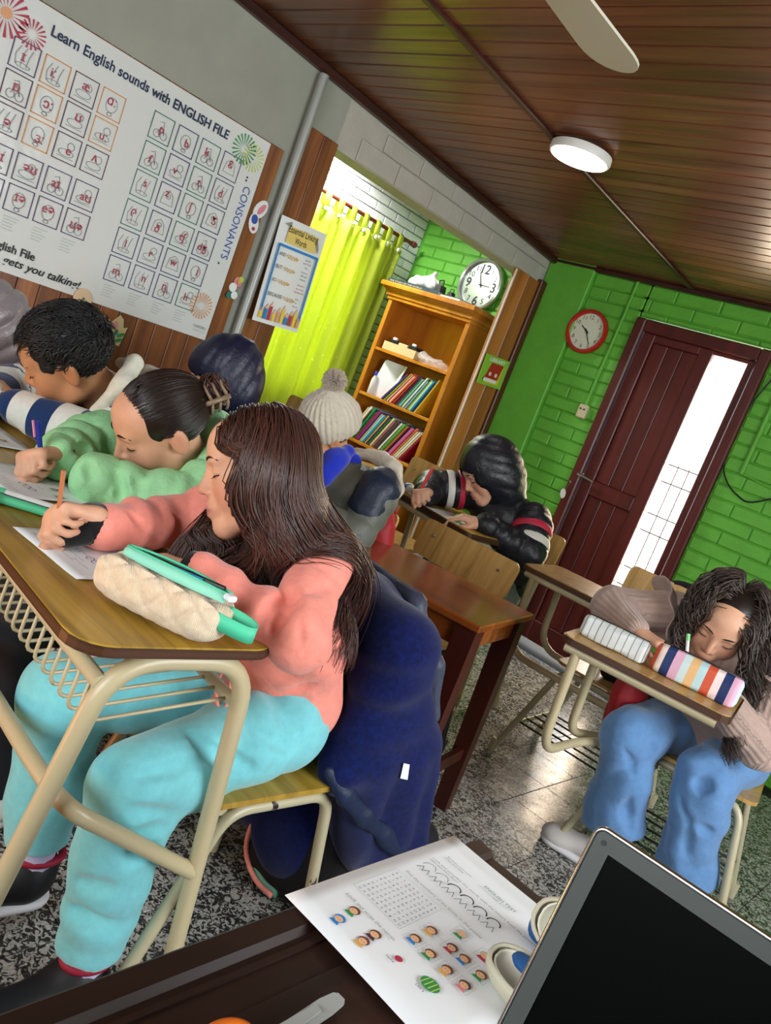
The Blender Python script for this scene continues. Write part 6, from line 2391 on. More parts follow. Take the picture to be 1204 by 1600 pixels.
jac, _ = garment('padded_jacket', 'mint_puffer', green, [(np.array([-1.55, 1.26, 0.53]), 0.175, 0.14, ax), (np.array([-1.545, 1.24, 0.70]), 0.17, 0.13, ax), (np.array([-1.535, 1.20, 0.83]), 0.155, 0.105, ax)],
                 [aL, aR], h=0.006, sleeve=(0.075, 0.072, 0.050), puff=(0.060, 0.0115), extra=gx, fold=elbow_folds(folds(14, 30, 0.006, 75, 0.003), [(aL[1], (0.6, 0.7, 0.2)), ((aL[1] + aL[2]) / 2, (0.3, 0.8, 0.4)), (aR[1], (0.4, 0.8, 0.3))], 0.006, 90), sh_r=0.075)
MB().tube([aR[2] + unit(aR[2] - aR[1]) * d for d in (-0.004, 0.016)], [0.034, 0.030], 16).build('cuff', 'black_cuff', green, smooth='auto')
trousers('trousers', 'dark_trousers', green, pel, [SA((-1.47, 1.22, 0.53), (-1.47, 0.85, 0.52), (-1.47, 0.90, 0.10)), SA((-1.63, 1.22, 0.53), (-1.64, 0.85, 0.52), (-1.64, 0.92, 0.10))], fold=folds(2), h=0.01)
shoe(green, (-1.47, 0.92, 0), (-1.47, 0.70, 0), 'shoe_white', 'shoe_sole', h=0.007)
shoe(green, (-1.64, 0.94, 0), (-1.65, 0.72, 0), 'shoe_white', 'shoe_sole', h=0.007)
BUN = (0.0, -0.105, 0.035)
hair_shell(X, green, 'hair_dark', fold=None)
slick_hair(X, green, 'hair_dark', BUN, 2200)
rg = np.random.default_rng(5)
ph = rg.uniform(0, 6.28, (260, 1))
tt = np.linspace(0, 1, 16)[None, :]
A, B_ = rg.uniform(0.012, 0.034, (260, 1)), rg.uniform(0.012, 0.034, (260, 1))
ang = ph + tt * rg.uniform(2, 5, (260, 1))
el_ = rg.uniform(-1.2, 1.2, (260, 1)) + 0.7 * np.sin(tt * 5 + ph)
bp = np.stack([A * np.cos(ang) * np.cos(el_) * 1.15, -0.018 + B_ * np.sin(el_), B_ * np.sin(ang) * np.cos(el_) * 1.2], -1) + np.array(BUN)
V, F, sh = hair_tubes(X.p(bp.reshape(-1, 3)).reshape(bp.shape), rg.uniform(0.0012, 0.0024, 260), 0.4, 4)
mk('hair_bun', V, F, 'hair_brown', green, True, attrs={'lock': sh})
MB().ball(X.p((0, -0.118, 0.035)), (0.026, 0.022, 0.026), X.R).build('bun_core', 'hair_brown', green, True)
plain('clip_brown', '7a6650', 0.35)
clip = thing('hair_claw_clip', 'brown claw clip holding the hair bun of the girl in mint', 'hair clip', tuple(X.p((0.02, -0.13, 0.035))))
for k in range(4):
    y0 = -0.138 + 0.017 * k
    for s in (-1, 1):
        MB().tube([X.p((0.043, y0, 0.036 + 0.004 * s)), X.p((0.047, y0 + 0.003, 0.036 + 0.014 * s)), X.p((0.042, y0 + 0.005, 0.036 + 0.026 * s)), X.p((0.030, y0 + 0.004, 0.036 + 0.034 * s))], [0.0042, 0.0026], 6, 0.006).build('prong', 'clip_brown', clip, smooth=True)
MB().tube([X.p((0.044, -0.144, 0.036)), X.p((0.046, -0.112, 0.037)), X.p((0.044, -0.080, 0.036))], 0.0060, 8).build('hinge', 'clip_brown', clip, smooth=True)

# ---------------------------------------------------------------- boy in the striped sweatshirt
X = head_frame((-1.936, 1.019, 0.987), 41, -35, -26, 1.10)
neck, chest, pel = SA((-1.955, 1.150, 0.910), (-1.975, 1.21, 0.81), (-2.0, 1.27, 0.55))
aL = SA((-1.850, 1.225, 0.935), (-1.80, 1.10, 0.822), (-2.000, 0.965, 0.822))
aR = SA((-2.115, 1.19, 0.905), (-2.21, 1.04, 0.822), (-2.07, 0.93, 0.818))
hL = dict(W=(-2.01, 0.958, 0.825), D=(-0.85, -0.4, 0.25), up=(0.25, -0.35, 0.9), side=-1, curl=((20, 30, 14), (24, 32, 16), (28, 36, 18), (32, 38, 18)), sc=1.0)
hR = dict(W=(-2.06, 0.922, 0.822), D=(0.5, -0.8, 0.0), up=(0, 0, 1), side=1, curl=REST, sc=1.0)
boy, bS, _ = core_body('boy with short dark hair in a navy and white striped sweatshirt', X, neck, chest, pel, (aL, aR), 'skin_tan', (hL, hR), brow='brow')


def bx(S):
    S.ell(np.array([-1.90, 1.29, 0.965]), (0.120, 0.060, 0.045), k=0.03)


ax = unit([1, 0.0, 0])
garment('sweatshirt', 'striped_sweat', boy, [(np.array([-2.0, 1.27, 0.54]), 0.17, 0.125, ax), (np.array([-1.985, 1.24, 0.70]), 0.165, 0.115, ax), (np.array([-1.965, 1.205, 0.875]), 0.15, 0.09, ax)], [aL, aR], h=0.006, sleeve=(0.074, 0.070, 0.045), extra=bx,
        fold=elbow_folds(folds(21, 24, 0.006, 60, 0.002), [(aL[1], (0.8, 0.4, 0.2))], 0.007, 80), sh_r=0.072)
S = Solid(0.006, 0.02)
S.chain([X.p((0.085, -0.03, -0.105)), X.p((0.055, -0.10, -0.075)), X.p((-0.02, -0.13, -0.065)), X.p((-0.08, -0.09, -0.085))], [0.018, 0.021, 0.021, 0.018])
solid_obj(S, 'collar', 'cream_cloth', boy, 1, folds(4))
S = Solid(0.006, 0.02)
S.ell(np.array([-1.92, 1.275, 1.000]), (0.075, 0.045, 0.024))
S.ell(np.array([-1.845, 1.30, 0.992]), (0.04, 0.04, 0.025))
solid_obj(S, 'hood_lining', 'cream_cloth', boy, 1, folds(6, 40, 0.010))
S = Solid(0.006, 0.02)
S.cap(X.p((0.07, 0.02, -0.125)), X.p((0.0, 0.06, -0.17)), 0.025, 0.03)
solid_obj(S, 'placket', 'navy_cloth', boy)
trousers('trousers', 'dark_trousers', boy, pel, [SA((-1.92, 1.23, 0.53), (-1.92, 0.86, 0.52), (-1.92, 0.90, 0.10)), SA((-2.08, 1.23, 0.53), (-2.09, 0.86, 0.52), (-2.09, 0.92, 0.10))], fold=folds(2), h=0.01)
shoe(boy, (-1.92, 0.92, 0), (-1.92, 0.70, 0), 'shoe_black', 'shoe_sole', h=0.007)
shoe(boy, (-2.09, 0.94, 0), (-2.10, 0.72, 0), 'shoe_black', 'shoe_sole', h=0.007)
hair_shell(X, boy, 'hair_black', (0.0785, 0.098, 0.086), ((0, 0.092, -0.058), (0.080, 0.072, 0.105)), low=-0.052, fold=lambda P: 0.003 * nz(P, 120, 2))
q, nrm = scalp(2600, X, 9, (0.078, 0.098, 0.085), front=0.052, ear=0.006, low=-0.045)
lo_d = np.stack([0.25 * np.sin(q[:, 0] * 90), 0.9 * np.ones(len(q)), 0.1 * np.ones(len(q))], 1)
lo_d += RNG.normal(size=lo_d.shape) * 0.45
lo_d = lo_d - nrm * (lo_d * nrm).sum(1, keepdims=True)
lo_d = lo_d / np.linalg.norm(lo_d, axis=1, keepdims=True)
Ln = np.where(q[:, 2] > 0.045, 0.034, np.where(q[:, 2] > 0.0, 0.016, 0.008))[:, None] * RNG.uniform(0.7, 1.25, (len(q), 1))
tt = np.linspace(0, 1, 6)
P = np.stack([q + nrm * (0.001 + Ln * (0.55 * t - 0.42 * t * t)) + lo_d * Ln * t for t in tt], 1)
V, F, sh = hair_tubes(X.p(P.reshape(-1, 3)).reshape(P.shape), RNG.uniform(0.0012, 0.0024, len(P)), 0.15, 4)
mk('hair', V, F, 'hair_black', boy, True, attrs={'lock': sh})

# ---------------------------------------------------------------- child at the left edge in a shiny grey hood
X = head_frame((-2.575, 1.065, 0.915), 10, -25, 0, 1.0)
neck, chest, pel = SA((-2.575, 1.165, 0.83), (-2.57, 1.21, 0.75), (-2.55, 1.28, 0.55))
aL = SA((-2.40, 1.20, 0.82), (-2.37, 1.07, 0.77), (-2.46, 0.94, 0.76))
aR = SA((-2.66, 1.20, 0.82), (-2.70, 1.07, 0.77), (-2.58, 0.94, 0.76))
edge, _, _ = core_body('child in a shiny grey hooded jacket at the left edge behind the boy', X, neck, chest, pel, (aL, aR), 'skin_tan', (dict(W=(-2.465, 0.935, 0.76), D=(-0.3, -0.9, -0.1), up=(0, 0, 1), side=-1, curl=REST), dict(W=(-2.575, 0.935, 0.76), D=(0.3, -0.9, -0.1), up=(0, 0, 1), side=1, curl=REST)), h=0.006)
garment('padded_jacket', 'silver_puffer', edge, [(np.array([-2.53, 1.28, 0.53]), 0.165, 0.13, ax), (np.array([-2.53, 1.21, 0.77]), 0.15, 0.10, ax)], [aL, aR], h=0.008, sleeve=(0.075, 0.07, 0.048), puff=(0.06, 0.012), fold=folds(31, 26, 0.006))
hood(X, edge, 'silver_puffer', neck=neck, quilt=0.013, period=0.062, tilt=1.2)
plain('green_patch', '3f8f3a', 0.5)
MB().ball(X.p((0.035, 0.035, 0.128)), (0.035, 0.045, 0.02), X.R).build('hood_patch', 'green_patch', edge, True)
trousers('trousers', 'dark_trousers', edge, pel, [SA((-2.42, 1.26, 0.53), (-2.42, 0.90, 0.52), (-2.42, 0.94, 0.10)), SA((-2.58, 1.26, 0.53), (-2.58, 0.90, 0.52), (-2.58, 0.94, 0.10))], h=0.012)
shoe(edge, (-2.42, 0.96, 0), (-2.42, 0.74, 0), h=0.008)
shoe(edge, (-2.58, 0.96, 0), (-2.58, 0.74, 0), h=0.008)
side_chair('school chair under the child in the shiny grey hood', (-2.5, 1.28, 0), 0, 'cream_enamel')

# ---------------------------------------------------------------- child in the navy hood, second row
X = head_frame((-2.255, 1.715, 1.02), 42, -35, 0, 0.96)
neck, chest, pel = SA((-2.27, 1.80, 0.915), (-2.27, 1.86, 0.80), (-2.27, 1.93, 0.55))
aL = SA((-2.13, 1.85, 0.88), (-2.12, 1.74, 0.80), (-2.25, 1.62, 0.77))
aR = SA((-2.41, 1.85, 0.88), (-2.46, 1.74, 0.80), (-2.36, 1.60, 0.77))
navy, _, _ = core_body('child bent forward under a navy padded hood, seated behind the green jacket', X, neck, chest, pel, (aL, aR), 'skin_light', (dict(W=(-2.255, 1.615, 0.77), D=(-0.5, -0.8, -0.1), up=(0, 0, 1), side=-1, curl=REST), dict(W=(-2.355, 1.595, 0.77), D=(0.3, -0.9, -0.1), up=(0, 0, 1), side=1, curl=REST)), h=0.006)
garment('padded_jacket', 'navy_puffer', navy, [(np.array([-2.27, 1.93, 0.53]), 0.16, 0.13, ax), (np.array([-2.27, 1.86, 0.82]), 0.14, 0.10, ax)], [aL, aR], h=0.008, sleeve=(0.073, 0.068, 0.046), puff=(0.055, 0.011), fold=folds(41, 26, 0.006))
hood(X, navy, 'navy_puffer', r=(0.098, 0.135, 0.116), neck=neck, quilt=0.007, period=0.052, tilt=0.9)
trousers('trousers', 'dark_trousers', navy, pel, [SA((-2.19, 1.88, 0.53), (-2.19, 1.56, 0.52), (-2.19, 1.60, 0.10)), SA((-2.35, 1.88, 0.53), (-2.35, 1.56, 0.52), (-2.35, 1.60, 0.10))], h=0.012)
shoe(navy, (-2.19, 1.62, 0), (-2.19, 1.40, 0), h=0.008)
shoe(navy, (-2.35, 1.62, 0), (-2.35, 1.40, 0), h=0.008)
side_chair('school chair under the child in the navy hood', (-2.27, 1.92, 0), 0, 'cream_enamel')

# ---------------------------------------------------------------- child in the knitted hat
X = head_frame((-1.925, 1.945, 0.975), 30, -28, -14, 0.98)
neck, chest, pel = SA((-1.85, 2.02, 0.875), (-1.82, 2.03, 0.79), (-1.86, 2.02, 0.55))
aL = SA((-1.685, 2.035, 0.865), (-1.665, 1.96, 0.70), (-1.80, 1.80, 0.765))
aR = SA((-1.955, 2.0, 0.865), (-2.015, 1.88, 0.76), (-1.97, 1.74, 0.765))
bean, _, _ = core_body('child in a cream knitted hat with pompom and an olive jacket', X, neck, chest, pel, (aL, aR), 'skin_tan', (dict(W=(-1.805, 1.792, 0.765), D=(-0.5, -0.8, 0), up=(0, 0, 1), side=-1, curl=REST), dict(W=(-1.97, 1.732, 0.765), D=(0.2, -0.9, 0), up=(0, 0, 1), side=1, curl=REST)), h=0.005)
garment('padded_jacket', 'olive_puffer', bean, [(np.array([-1.86, 2.03, 0.53]), 0.165, 0.125, ax), (np.array([-1.82, 2.03, 0.81]), 0.145, 0.105, ax)], [aL, aR], h=0.007, sleeve=(0.068, 0.066, 0.046), puff=(0.06, 0.010), fold=folds(51, 26, 0.005))
S = Solid(0.006, 0.02)
S.cap(aL[0] + (0.0, -0.01, 0.010), aL[0] * 0.62 + aL[1] * 0.38 + (0, -0.01, 0), 0.072, 0.069)
solid_obj(S, 'shoulder_panel', 'navy_panel', bean, 1, folds(52, 30, 0.005))
S = Solid(0.006, 0.02)
S.chain(SA((-1.70, 2.10, 0.945), (-1.67, 2.10, 0.885), (-1.675, 2.075, 0.80)), [0.022, 0.026, 0.018], flat=((0.7, 0.7, 0), 0.7))
S.chain(SA((-1.72, 2.09, 0.955), (-1.80, 2.125, 0.955), (-1.90, 2.10, 0.94)), [0.022, 0.024, 0.020])
solid_obj(S, 'folded_hood', 'knit_grey', bean, 1, folds(53, 40, 0.006))
S = Solid(0.006, 0.02)
S.chain([X.p((0.075, -0.075, -0.085)), X.p((0.068, -0.01, -0.135)), X.p((0.03, 0.035, -0.175))], [0.028, 0.034, 0.044], k=0.03)
S.chain([X.p((0.03, 0.035, -0.175)), X.p((0.05, 0.03, -0.25))], [0.045, 0.055], k=0.03)
S.chain(SA((-1.715, 1.855, 0.965), (-1.715, 1.815, 0.925), (-1.715, 1.79, 0.87)), [0.020, 0.030, 0.034], k=0.03)
solid_obj(S, 'scarf', 'royal_blue', bean, 1, folds(54, 40, 0.005))
MB().ball(X.p((0.02, 0.06, -0.145)), (0.032, 0.02, 0.014), X.R).build('scarf_trim', 'yellow_cloth', bean, True)
MB().ball(X.p((-0.055, 0.085, 0.02)), (0.03, 0.02, 0.03), X.R).build('collar_trim', 'yellow_cloth', bean, True)
trousers('trousers', 'dark_trousers', bean, pel, [SA((-1.78, 1.97, 0.53), (-1.80, 1.66, 0.52), (-1.80, 1.72, 0.10)), SA((-1.94, 1.97, 0.53), (-1.96, 1.64, 0.52), (-1.96, 1.72, 0.10))], h=0.012)
shoe(bean, (-1.80, 1.74, 0), (-1.80, 1.52, 0), h=0.008)
shoe(bean, (-1.96, 1.74, 0), (-1.97, 1.52, 0), h=0.008)
S = Solid(0.0045, 0.012)
sc = X.sc
S.ell(X.p((0, -0.018, 0.045)), np.array((0.090, 0.110, 0.098)) * sc, X.R)
S.cap(X.p((0, -0.02, 0.10)), X.p((0, -0.035, 0.150)), 0.06 * sc, 0.018 * sc, k=0.05)
S.half(X.p((0, 0, -0.012)), unit(-X.U + 0.45 * X.F * 0 - 0.12 * X.F), X.o - 0.3, X.o + 0.3, k=0.008)


def rib_fold(P):
    lo = X.inv(P)
    a = np.arctan2(lo[:, 0], lo[:, 1] + 0.018)
    return -0.0075 * (np.abs(np.cos(a * 15)) - 0.5) - 0.0012 * np.sin(lo[:, 2] * 900)


V, F = S.mesh(1, rib_fold)
mk('knitted_hat', V, F, 'knit_grey', bean, True)
c0 = X.p((0, -0.045, 0.178))
d = RNG.normal(size=(900, 3))
d /= np.linalg.norm(d, axis=1, keepdims=True)
P = np.stack([c0 + d * 0.042 * sc * t + RNG.normal(size=d.shape) * 0.0015 for t in (0.2, 0.7, 1.0)], 1)
V, F, sh = hair_tubes(P, 0.0022, 0.6, 4)
pp = mk('pompom', V, F, 'pompom_wool', bean, True)
hair_shell(X, bean, 'hair_black', low=-0.04)

# ---------------------------------------------------------------- child in the black hooded jacket
X = head_frame((-1.92, 2.94, 0.997), 30, -43, 7, 1.10)
neck, chest, pel = SA((-1.86, 3.06, 0.895), (-1.83, 3.09, 0.80), (-1.79, 3.12, 0.55))
aL = SA((-1.69, 3.06, 0.875), (-1.62, 2.985, 0.745), (-1.75, 2.815, 0.800))
aR = SA((-2.00, 3.02, 0.885), (-2.12, 2.88, 0.83), (-2.035, 2.745, 0.815))
hR = dict(W=(-2.03, 2.738, 0.822), D=(0.35, -0.9, 0.05), up=(-0.4, -0.1, 0.9), side=1, curl=((60, 66, 30), (70, 76, 36), (76, 80, 40), (78, 82, 40)), thumb=((0.35, 0.8, -0.5), (-0.25, 0.8, -0.55), (-0.35, 0.75, -0.55)), sc=1.08)
hL = dict(W=(-1.758, 2.805, 0.802), D=(-0.75, -0.6, -0.05), up=(0, 0, 1), side=-1, curl=((20, 26, 12), (24, 30, 14), (28, 34, 16), (32, 36, 18)), sc=1.08)
blk, _, bt_ = core_body('child in a black padded jacket with hood up writing with a red pencil', X, neck, chest, pel, (aL, aR), 'skin_light', (hR, hL), h=0.005)
ax2 = unit([1, -0.1, 0])
garment('padded_jacket', 'black_puffer', blk, [(np.array([-1.79, 3.12, 0.53]), 0.175, 0.145, ax2), (np.array([-1.81, 3.10, 0.70]), 0.175, 0.14, ax2), (np.array([-1.84, 3.07, 0.83]), 0.16, 0.115, ax2)], [aL, aR], h=0.0065, sleeve=(0.082, 0.076, 0.050), puff=(0.058, 0.011), fold=folds(61, 26, 0.005, 70, 0.002))
hood(X, blk, 'black_puffer', r=(0.105, 0.124, 0.124), c=(0, -0.018, 0.012), face=((0, 0.120, -0.055), (0.074, 0.075, 0.085)), neck=neck, quilt=0.006, period=0.05, tilt=2.2)
plain('stripe_red', 'b0243c', 0.5)
plain('stripe_white', 'cfcdc2', 0.5)


def band(arm, t, r, mat, w=0.03, name='sleeve_stripe'):
    a = arm[0] + (arm[1] - arm[0]) * t
    u = unit(arm[1] - arm[0])
    MB().tube([a - u * w / 2, a - u * w * 0.3, a + u * w * 0.3, a + u * w / 2], [r * 0.97, r, r, r * 0.97], 24).build(name, mat, blk, smooth='auto')


band(aL, 0.34, 0.0885, 'stripe_red', 0.032)
band(aL, 0.72, 0.0885, 'stripe_white', 0.036)
band(aR, 0.60, 0.087, 'stripe_white', 0.03)
band(aR, 0.34, 0.088, 'stripe_red', 0.026)
trousers('trousers', 'grey_trousers', blk, pel, [SA((-1.70, 3.06, 0.53), (-1.68, 2.72, 0.52), (-1.62, 2.78, 0.13)), SA((-1.87, 3.06, 0.53), (-1.88, 2.70, 0.52), (-1.86, 2.78, 0.13))], h=0.01, fold=folds(62))
shoe(blk, (-1.62, 2.80, 0), (-1.55, 2.58, 0), 'shoe_white', 'shoe_sole', h=0.007)
shoe(blk, (-1.86, 2.80, 0), (-1.86, 2.57, 0), 'shoe_white', 'shoe_sole', h=0.007)

# ---------------------------------------------------------------- girl with long curly hair
X = head_frame((-0.690, 2.555, 0.902), -16, -30, -8, 1.10)
neck, chest, pel = SA((-0.655, 2.635, 0.845), (-0.635, 2.665, 0.76), (-0.62, 2.80, 0.55))
aR = SA((-0.835, 2.585, 0.860), (-0.985, 2.46, 0.80), (-0.86, 2.375, 0.79))
aL = SA((-0.500, 2.63, 0.835), (-0.455, 2.56, 0.620), (-0.62, 2.40, 0.745))
curly, _, _ = core_body('girl with long curly brown hair in a ruffled mauve knit leaning over her desk', X, neck, chest, pel, (aR, aL), 'skin_light', (dict(W=(-0.852, 2.370, 0.79), D=(0.9, 0.0, -0.05), up=(0, 0, 1), side=1, curl=REST), dict(W=(-0.625, 2.395, 0.765), D=(-0.6, -0.5, 0.05), up=(0, 0, 1), side=-1, curl=REST)), h=0.005)
ax3 = unit([1, 0.05, 0])
garment('knit_top', 'mauve_knit', curly, [(np.array([-0.62, 2.80, 0.55]), 0.155, 0.12, ax3), (np.array([-0.63, 2.69, 0.67]), 0.15, 0.11, ax3), (np.array([-0.64, 2.64, 0.79]), 0.135, 0.09, ax3)], [aR, aL], h=0.0065, sleeve=(0.064, 0.064, 0.044), fold=elbow_folds(folds(71, 26, 0.005, 70, 0.0015), [(aL[1], (0.3, 0.5, 0.8)), (aR[1], (0.7, 0.7, 0.2))], 0.006, 90))
for arm, sgn, n_ in ((aR, -1, 0), (aL, 1, 1)):
    th = np.linspace(0, 2 * math.pi, 60)
    u = unit(arm[1] - arm[0])
    e1 = unit(np.cross(u, [0, 1, 0.2]))
    e2 = np.cross(u, e1)
    P = np.zeros((len(th), 6, 3))
    for i, a in enumerate(th):
        for j in range(6):
            rr_ = 0.060 + 0.055 * (j / 5) + 0.008 * math.sin(a * 7) * j / 5
            P[i, j] = arm[0] + u * (0.012 + 0.040 * j / 5 + 0.010 * math.sin(a * 7 + 1) * j / 5) + (e1 * math.cos(a) * -1 + e2 * math.sin(a) * -sgn) * rr_
    MB().sheet(P, 0.003).build('shoulder_ruffle', 'mauve_knit', curly, smooth=True)
trousers('jeans', 'denim', curly, pel, [SA((-0.71, 2.78, 0.52), (-0.775, 2.475, 0.478), (-0.725, 2.545, 0.17)), SA((-0.53, 2.80, 0.52), (-0.550, 2.555, 0.455), (-0.500, 2.64, 0.14))], (0.086, 0.080, 0.092), 0.007, fold=elbow_folds(folds(73, 17, 0.016, 48, 0.004), [((-0.74, 2.52, 0.38), (0.2, 0.2, 1)), ((-0.53, 2.60, 0.36), (0.2, 0.2, 1)), ((-0.72, 2.54, 0.24), (0.5, 0.2, 1)), ((-0.51, 2.63, 0.24), (-0.5, 0.2, 1))], 0.010, 55), w=0.15, ax=ax3,
         extra=lambda S: groove(S, [[(-0.692, 2.433, 0.46), (-0.685, 2.44, 0.485), (-0.679, 2.449, 0.51)], [(-0.688, 2.435, 0.331), (-0.68, 2.46, 0.265), (-0.655, 2.487, 0.209)], [(-0.54, 2.478, 0.45), (-0.524, 2.481, 0.455), (-0.49, 2.46, 0.475)],
                                    [(-0.5, 2.504, 0.339), (-0.48, 2.515, 0.337), (-0.467, 2.53, 0.335)], [(-0.566, 2.494, 0.381), (-0.522, 2.499, 0.324), (-0.506, 2.53, 0.241)], [(-0.758, 2.377, 0.469), (-0.72, 2.412, 0.423), (-0.693, 2.426, 0.373)]], 0.012, 0.02))
shoe(curly, (-0.72, 2.56, 0), (-0.925, 2.52, 0), 'shoe_white', 'shoe_sole', w=0.045)
shoe(curly, (-0.49, 2.66, 0), (-0.43, 2.46, 0), 'shoe_white', 'shoe_sole', w=0.045)
HS = Solid(0.007, 0.03)
HS.ell(X.p((0, -0.012, 0.030)), np.array((0.074, 0.094, 0.078)) * 1.1, X.R)
HS.ell(X.p((0, 0.030, -0.020)), np.array((0.066, 0.060, 0.088)), X.R)
HS.cap(neck, chest, 0.09, 0.15)
HS.chain([neck, aL[0], aL[1]], [0.08, 0.075, 0.07])
q, nrm = scalp(3400, X, 12, front=0.036, ear=0.0, low=-0.06)


def pull_curly(p, k):
    lo = X.inv(p)
    g = np.zeros_like(p)
    left = lo[:, 0] > -0.01
    w = np.clip((0.03 - lo[:, 2]) / 0.1, 0, 1)
    g[left] += np.array([0.20, -0.08, 0.0]) * w[left][:, None]
    g[~left] += np.array([0.10, 0.22, 0.0]) * w[~left][:, None]
    face = (lo[:, 1] > 0.04) & (np.abs(lo[:, 0]) < 0.075) & (lo[:, 2] < 0.06)
    g[face] += X.R @ np.array([0.0, -0.55, 0.0])
    return g


paths = flow_hair(X.p(q + nrm * 0.004), side_dirs(q, nrm, X, 0.35, 0.7), 23, 0.0165, HS, 0.044, pull_curly, 0.62, 0.72, 0.09, 6)
keep = np.ones(len(paths), bool)
for k_ in range(3, paths.shape[1]):
    lo = X.inv(paths[:, k_])
    keep &= ~((lo[:, 1] > 0.05) & (np.abs(lo[:, 0]) < 0.050) & (lo[:, 2] < 0.028) & (lo[:, 2] > -0.12))
keep &= ~((paths[:, -1, 2] < 0.70) & (paths[:, -1, 0] < -0.515))
paths = paths[keep]
m = paths.shape[1]
t_ = np.linspace(0, 1, m)[None, :]
ph = RNG.uniform(0, 6.28, (len(paths), 1))
fr_ = RNG.uniform(22, 34, (len(paths), 1))
am = 0.013 * np.clip(t_ * 2.2 - 0.15, 0, 1)
paths = paths + np.stack([am * np.cos(fr_ * t_ + ph), am * np.sin(fr_ * t_ + ph), 0.5 * am * np.sin(fr_ * t_ * 0.7 + ph)], -1)
V, F, sh = hair_tubes(paths, RNG.uniform(0.0014, 0.0030, len(paths)), 0.3, 4, RNG.beta(1.4, 2.2, len(paths)))
mk('hair', V, F, 'hair_curly', curly, True, attrs={'lock': sh})
hair_shell(X, curly, 'hair_dark', (0.0765, 0.0955, 0.0805), ((0, 0.095, -0.012), (0.072, 0.072, 0.108)), low=-0.07)
# ================================================================== things on the desks, chairs and floor
# ---- quilted pencil case with mint zip
t = NT('quilted_cream', 0.9, 0.15)
v = t.pos((1, 1, 1))
f = t.noise(v, 90, 4, 0.6)
t.color(t.ramp(f, [(0.3, 'd9c3a4'), (0.7, 'e6d3b8')]))
t.b.inputs['Sheen Weight'].default_value = 0.3
wv = t.n('ShaderNodeTexWave', wave_type='BANDS', bands_direction='DIAGONAL')
wv.inputs['Scale'].default_value = 150
wv.inputs['Distortion'].default_value = 1.5
t.l(v, wv.inputs['Vector'])
t.bump(wv.outputs[0], 0.5, 0.0015)
plain('mint_tape', '4fc79a', 0.55)
plain('mint_light', '8fd9bd', 0.6)
plain('pen_blue', '2f86d8', 0.35)
A_, B_ = np.array([-1.035, 0.705, 0.767]), np.array([-0.858, 0.770, 0.767])
# axis of the case: from far-left end to the near right end
pcx = unit([0.885, 0.40, 0])
pcy = np.array([-pcx[1], pcx[0], 0])
pc0 = np.array([-0.938, 0.745, 0.767])
pc = thing('pencil_case', 'plump quilted cream pencil case with open mint zip and strap', 'pencil case', tuple(pc0))
nu, nv = 120, 72
Lp = 0.222
P = np.zeros((nu, nv, 3))
for i in range(nu):
    u = -1 + 2 * i / (nu - 1)
    e = (1 - abs(u) ** 5) ** 0.42 if abs(u) < 1 else 0.0
    for j in range(nv):
        a = 2 * math.pi * j / nv
        ca, sa = math.cos(a), math.sin(a)
        ry = 0.043 * (abs(ca) ** 0.75) * np.sign(ca)
        rz = 0.040 * (abs(sa) ** 0.75) * np.sign(sa)
        s1 = (a * 0.045 + u * Lp / 2) / 0.050
        s2 = (a * 0.045 - u * Lp / 2) / 0.050
        qlt = min(1, abs(math.sin(math.pi * s1)) ** 0.5, abs(math.sin(math.pi * s2)) ** 0.5)
        low = 1.0 if sa > -0.3 else 0.25
        k = (1 + low * 0.17 * (qlt - 0.65)) * (0.25 + 0.75 * e)
        top = 0.0
        if sa > 0.75:
            top = -0.014 * (sa - 0.75) / 0.25 * e
        P[i, j] = pc0 + pcx * (u * Lp / 2) + pcy * ry * k + np.array([0, 0, 0.043 + rz * k + top])
mbp = MB()
Pw = np.concatenate([P, P[:, :1]], 1)
mbp.grid(Pw[:, ::-1])
mbp.add(P[0], [tuple(range(nv))])
mbp.add(P[-1], [tuple(range(nv))[::-1]])
mbp.build('case_body', 'quilted_cream', pc, smooth=True)
PCP = lambda x, y, z: pc0 + pcx * x + pcy * y + np.array([0, 0, z])
# open zip: two mint tapes standing apart with a dark gap, pens inside
for sg in (-1, 1):
    rows = []
    for x in np.linspace(-0.085, 0.098, 24):
        w = 0.013 * math.sin(math.pi * (x + 0.09) / 0.20) ** 0.6
        lift = 0.010 * math.sin(math.pi * (x + 0.09) / 0.20)
        rows.append([PCP(x, 0.010 + sg * (w + 0.011), 0.073), PCP(x, 0.010 + sg * (w + 0.005), 0.0805 + lift * 0.25), PCP(x, 0.010 + sg * w, 0.084 + lift * 0.4)])
    MB().sheet(np.array(rows), 0.0012).build('zip_tape', 'mint_light', pc, smooth=True)
    MB().tube([r[2] for r in rows], 0.0022, 6).build('zip_edge', 'mint_tape', pc, smooth=True)
mbp = MB()
mbp.prism([(x, 0.012 * math.sin(math.pi * (x + 0.09) / 0.20) ** 0.6 * s) for s, xs in ((-1, np.linspace(-0.085, 0.098, 14)), (1, np.linspace(0.098, -0.085, 14))) for x in xs], PCP(0, 0.010, 0.0775), pcx, pcy, 0.001)
mbp.build('opening', 'navy_cloth', pc)
MB().tube([PCP(-0.06, 0.008, 0.083), PCP(0.085, 0.013, 0.087)], 0.0042, 8).build('pen', 'black_plastic', label='black pen lying in the open quilted pencil case', cat='pen', smooth='auto')
MB().tube([PCP(-0.04, 0.001, 0.083), PCP(0.05, 0.002, 0.086)], 0.0046, 8).build('pen', 'pen_blue', label='bright blue pen lying in the open quilted pencil case', cat='pen', smooth='auto')
MB().box(PCP(0.103, 0.0, 0.083), (0.018, 0.016, 0.010), b=0.003).build('zip_pull', 'paper', pc)
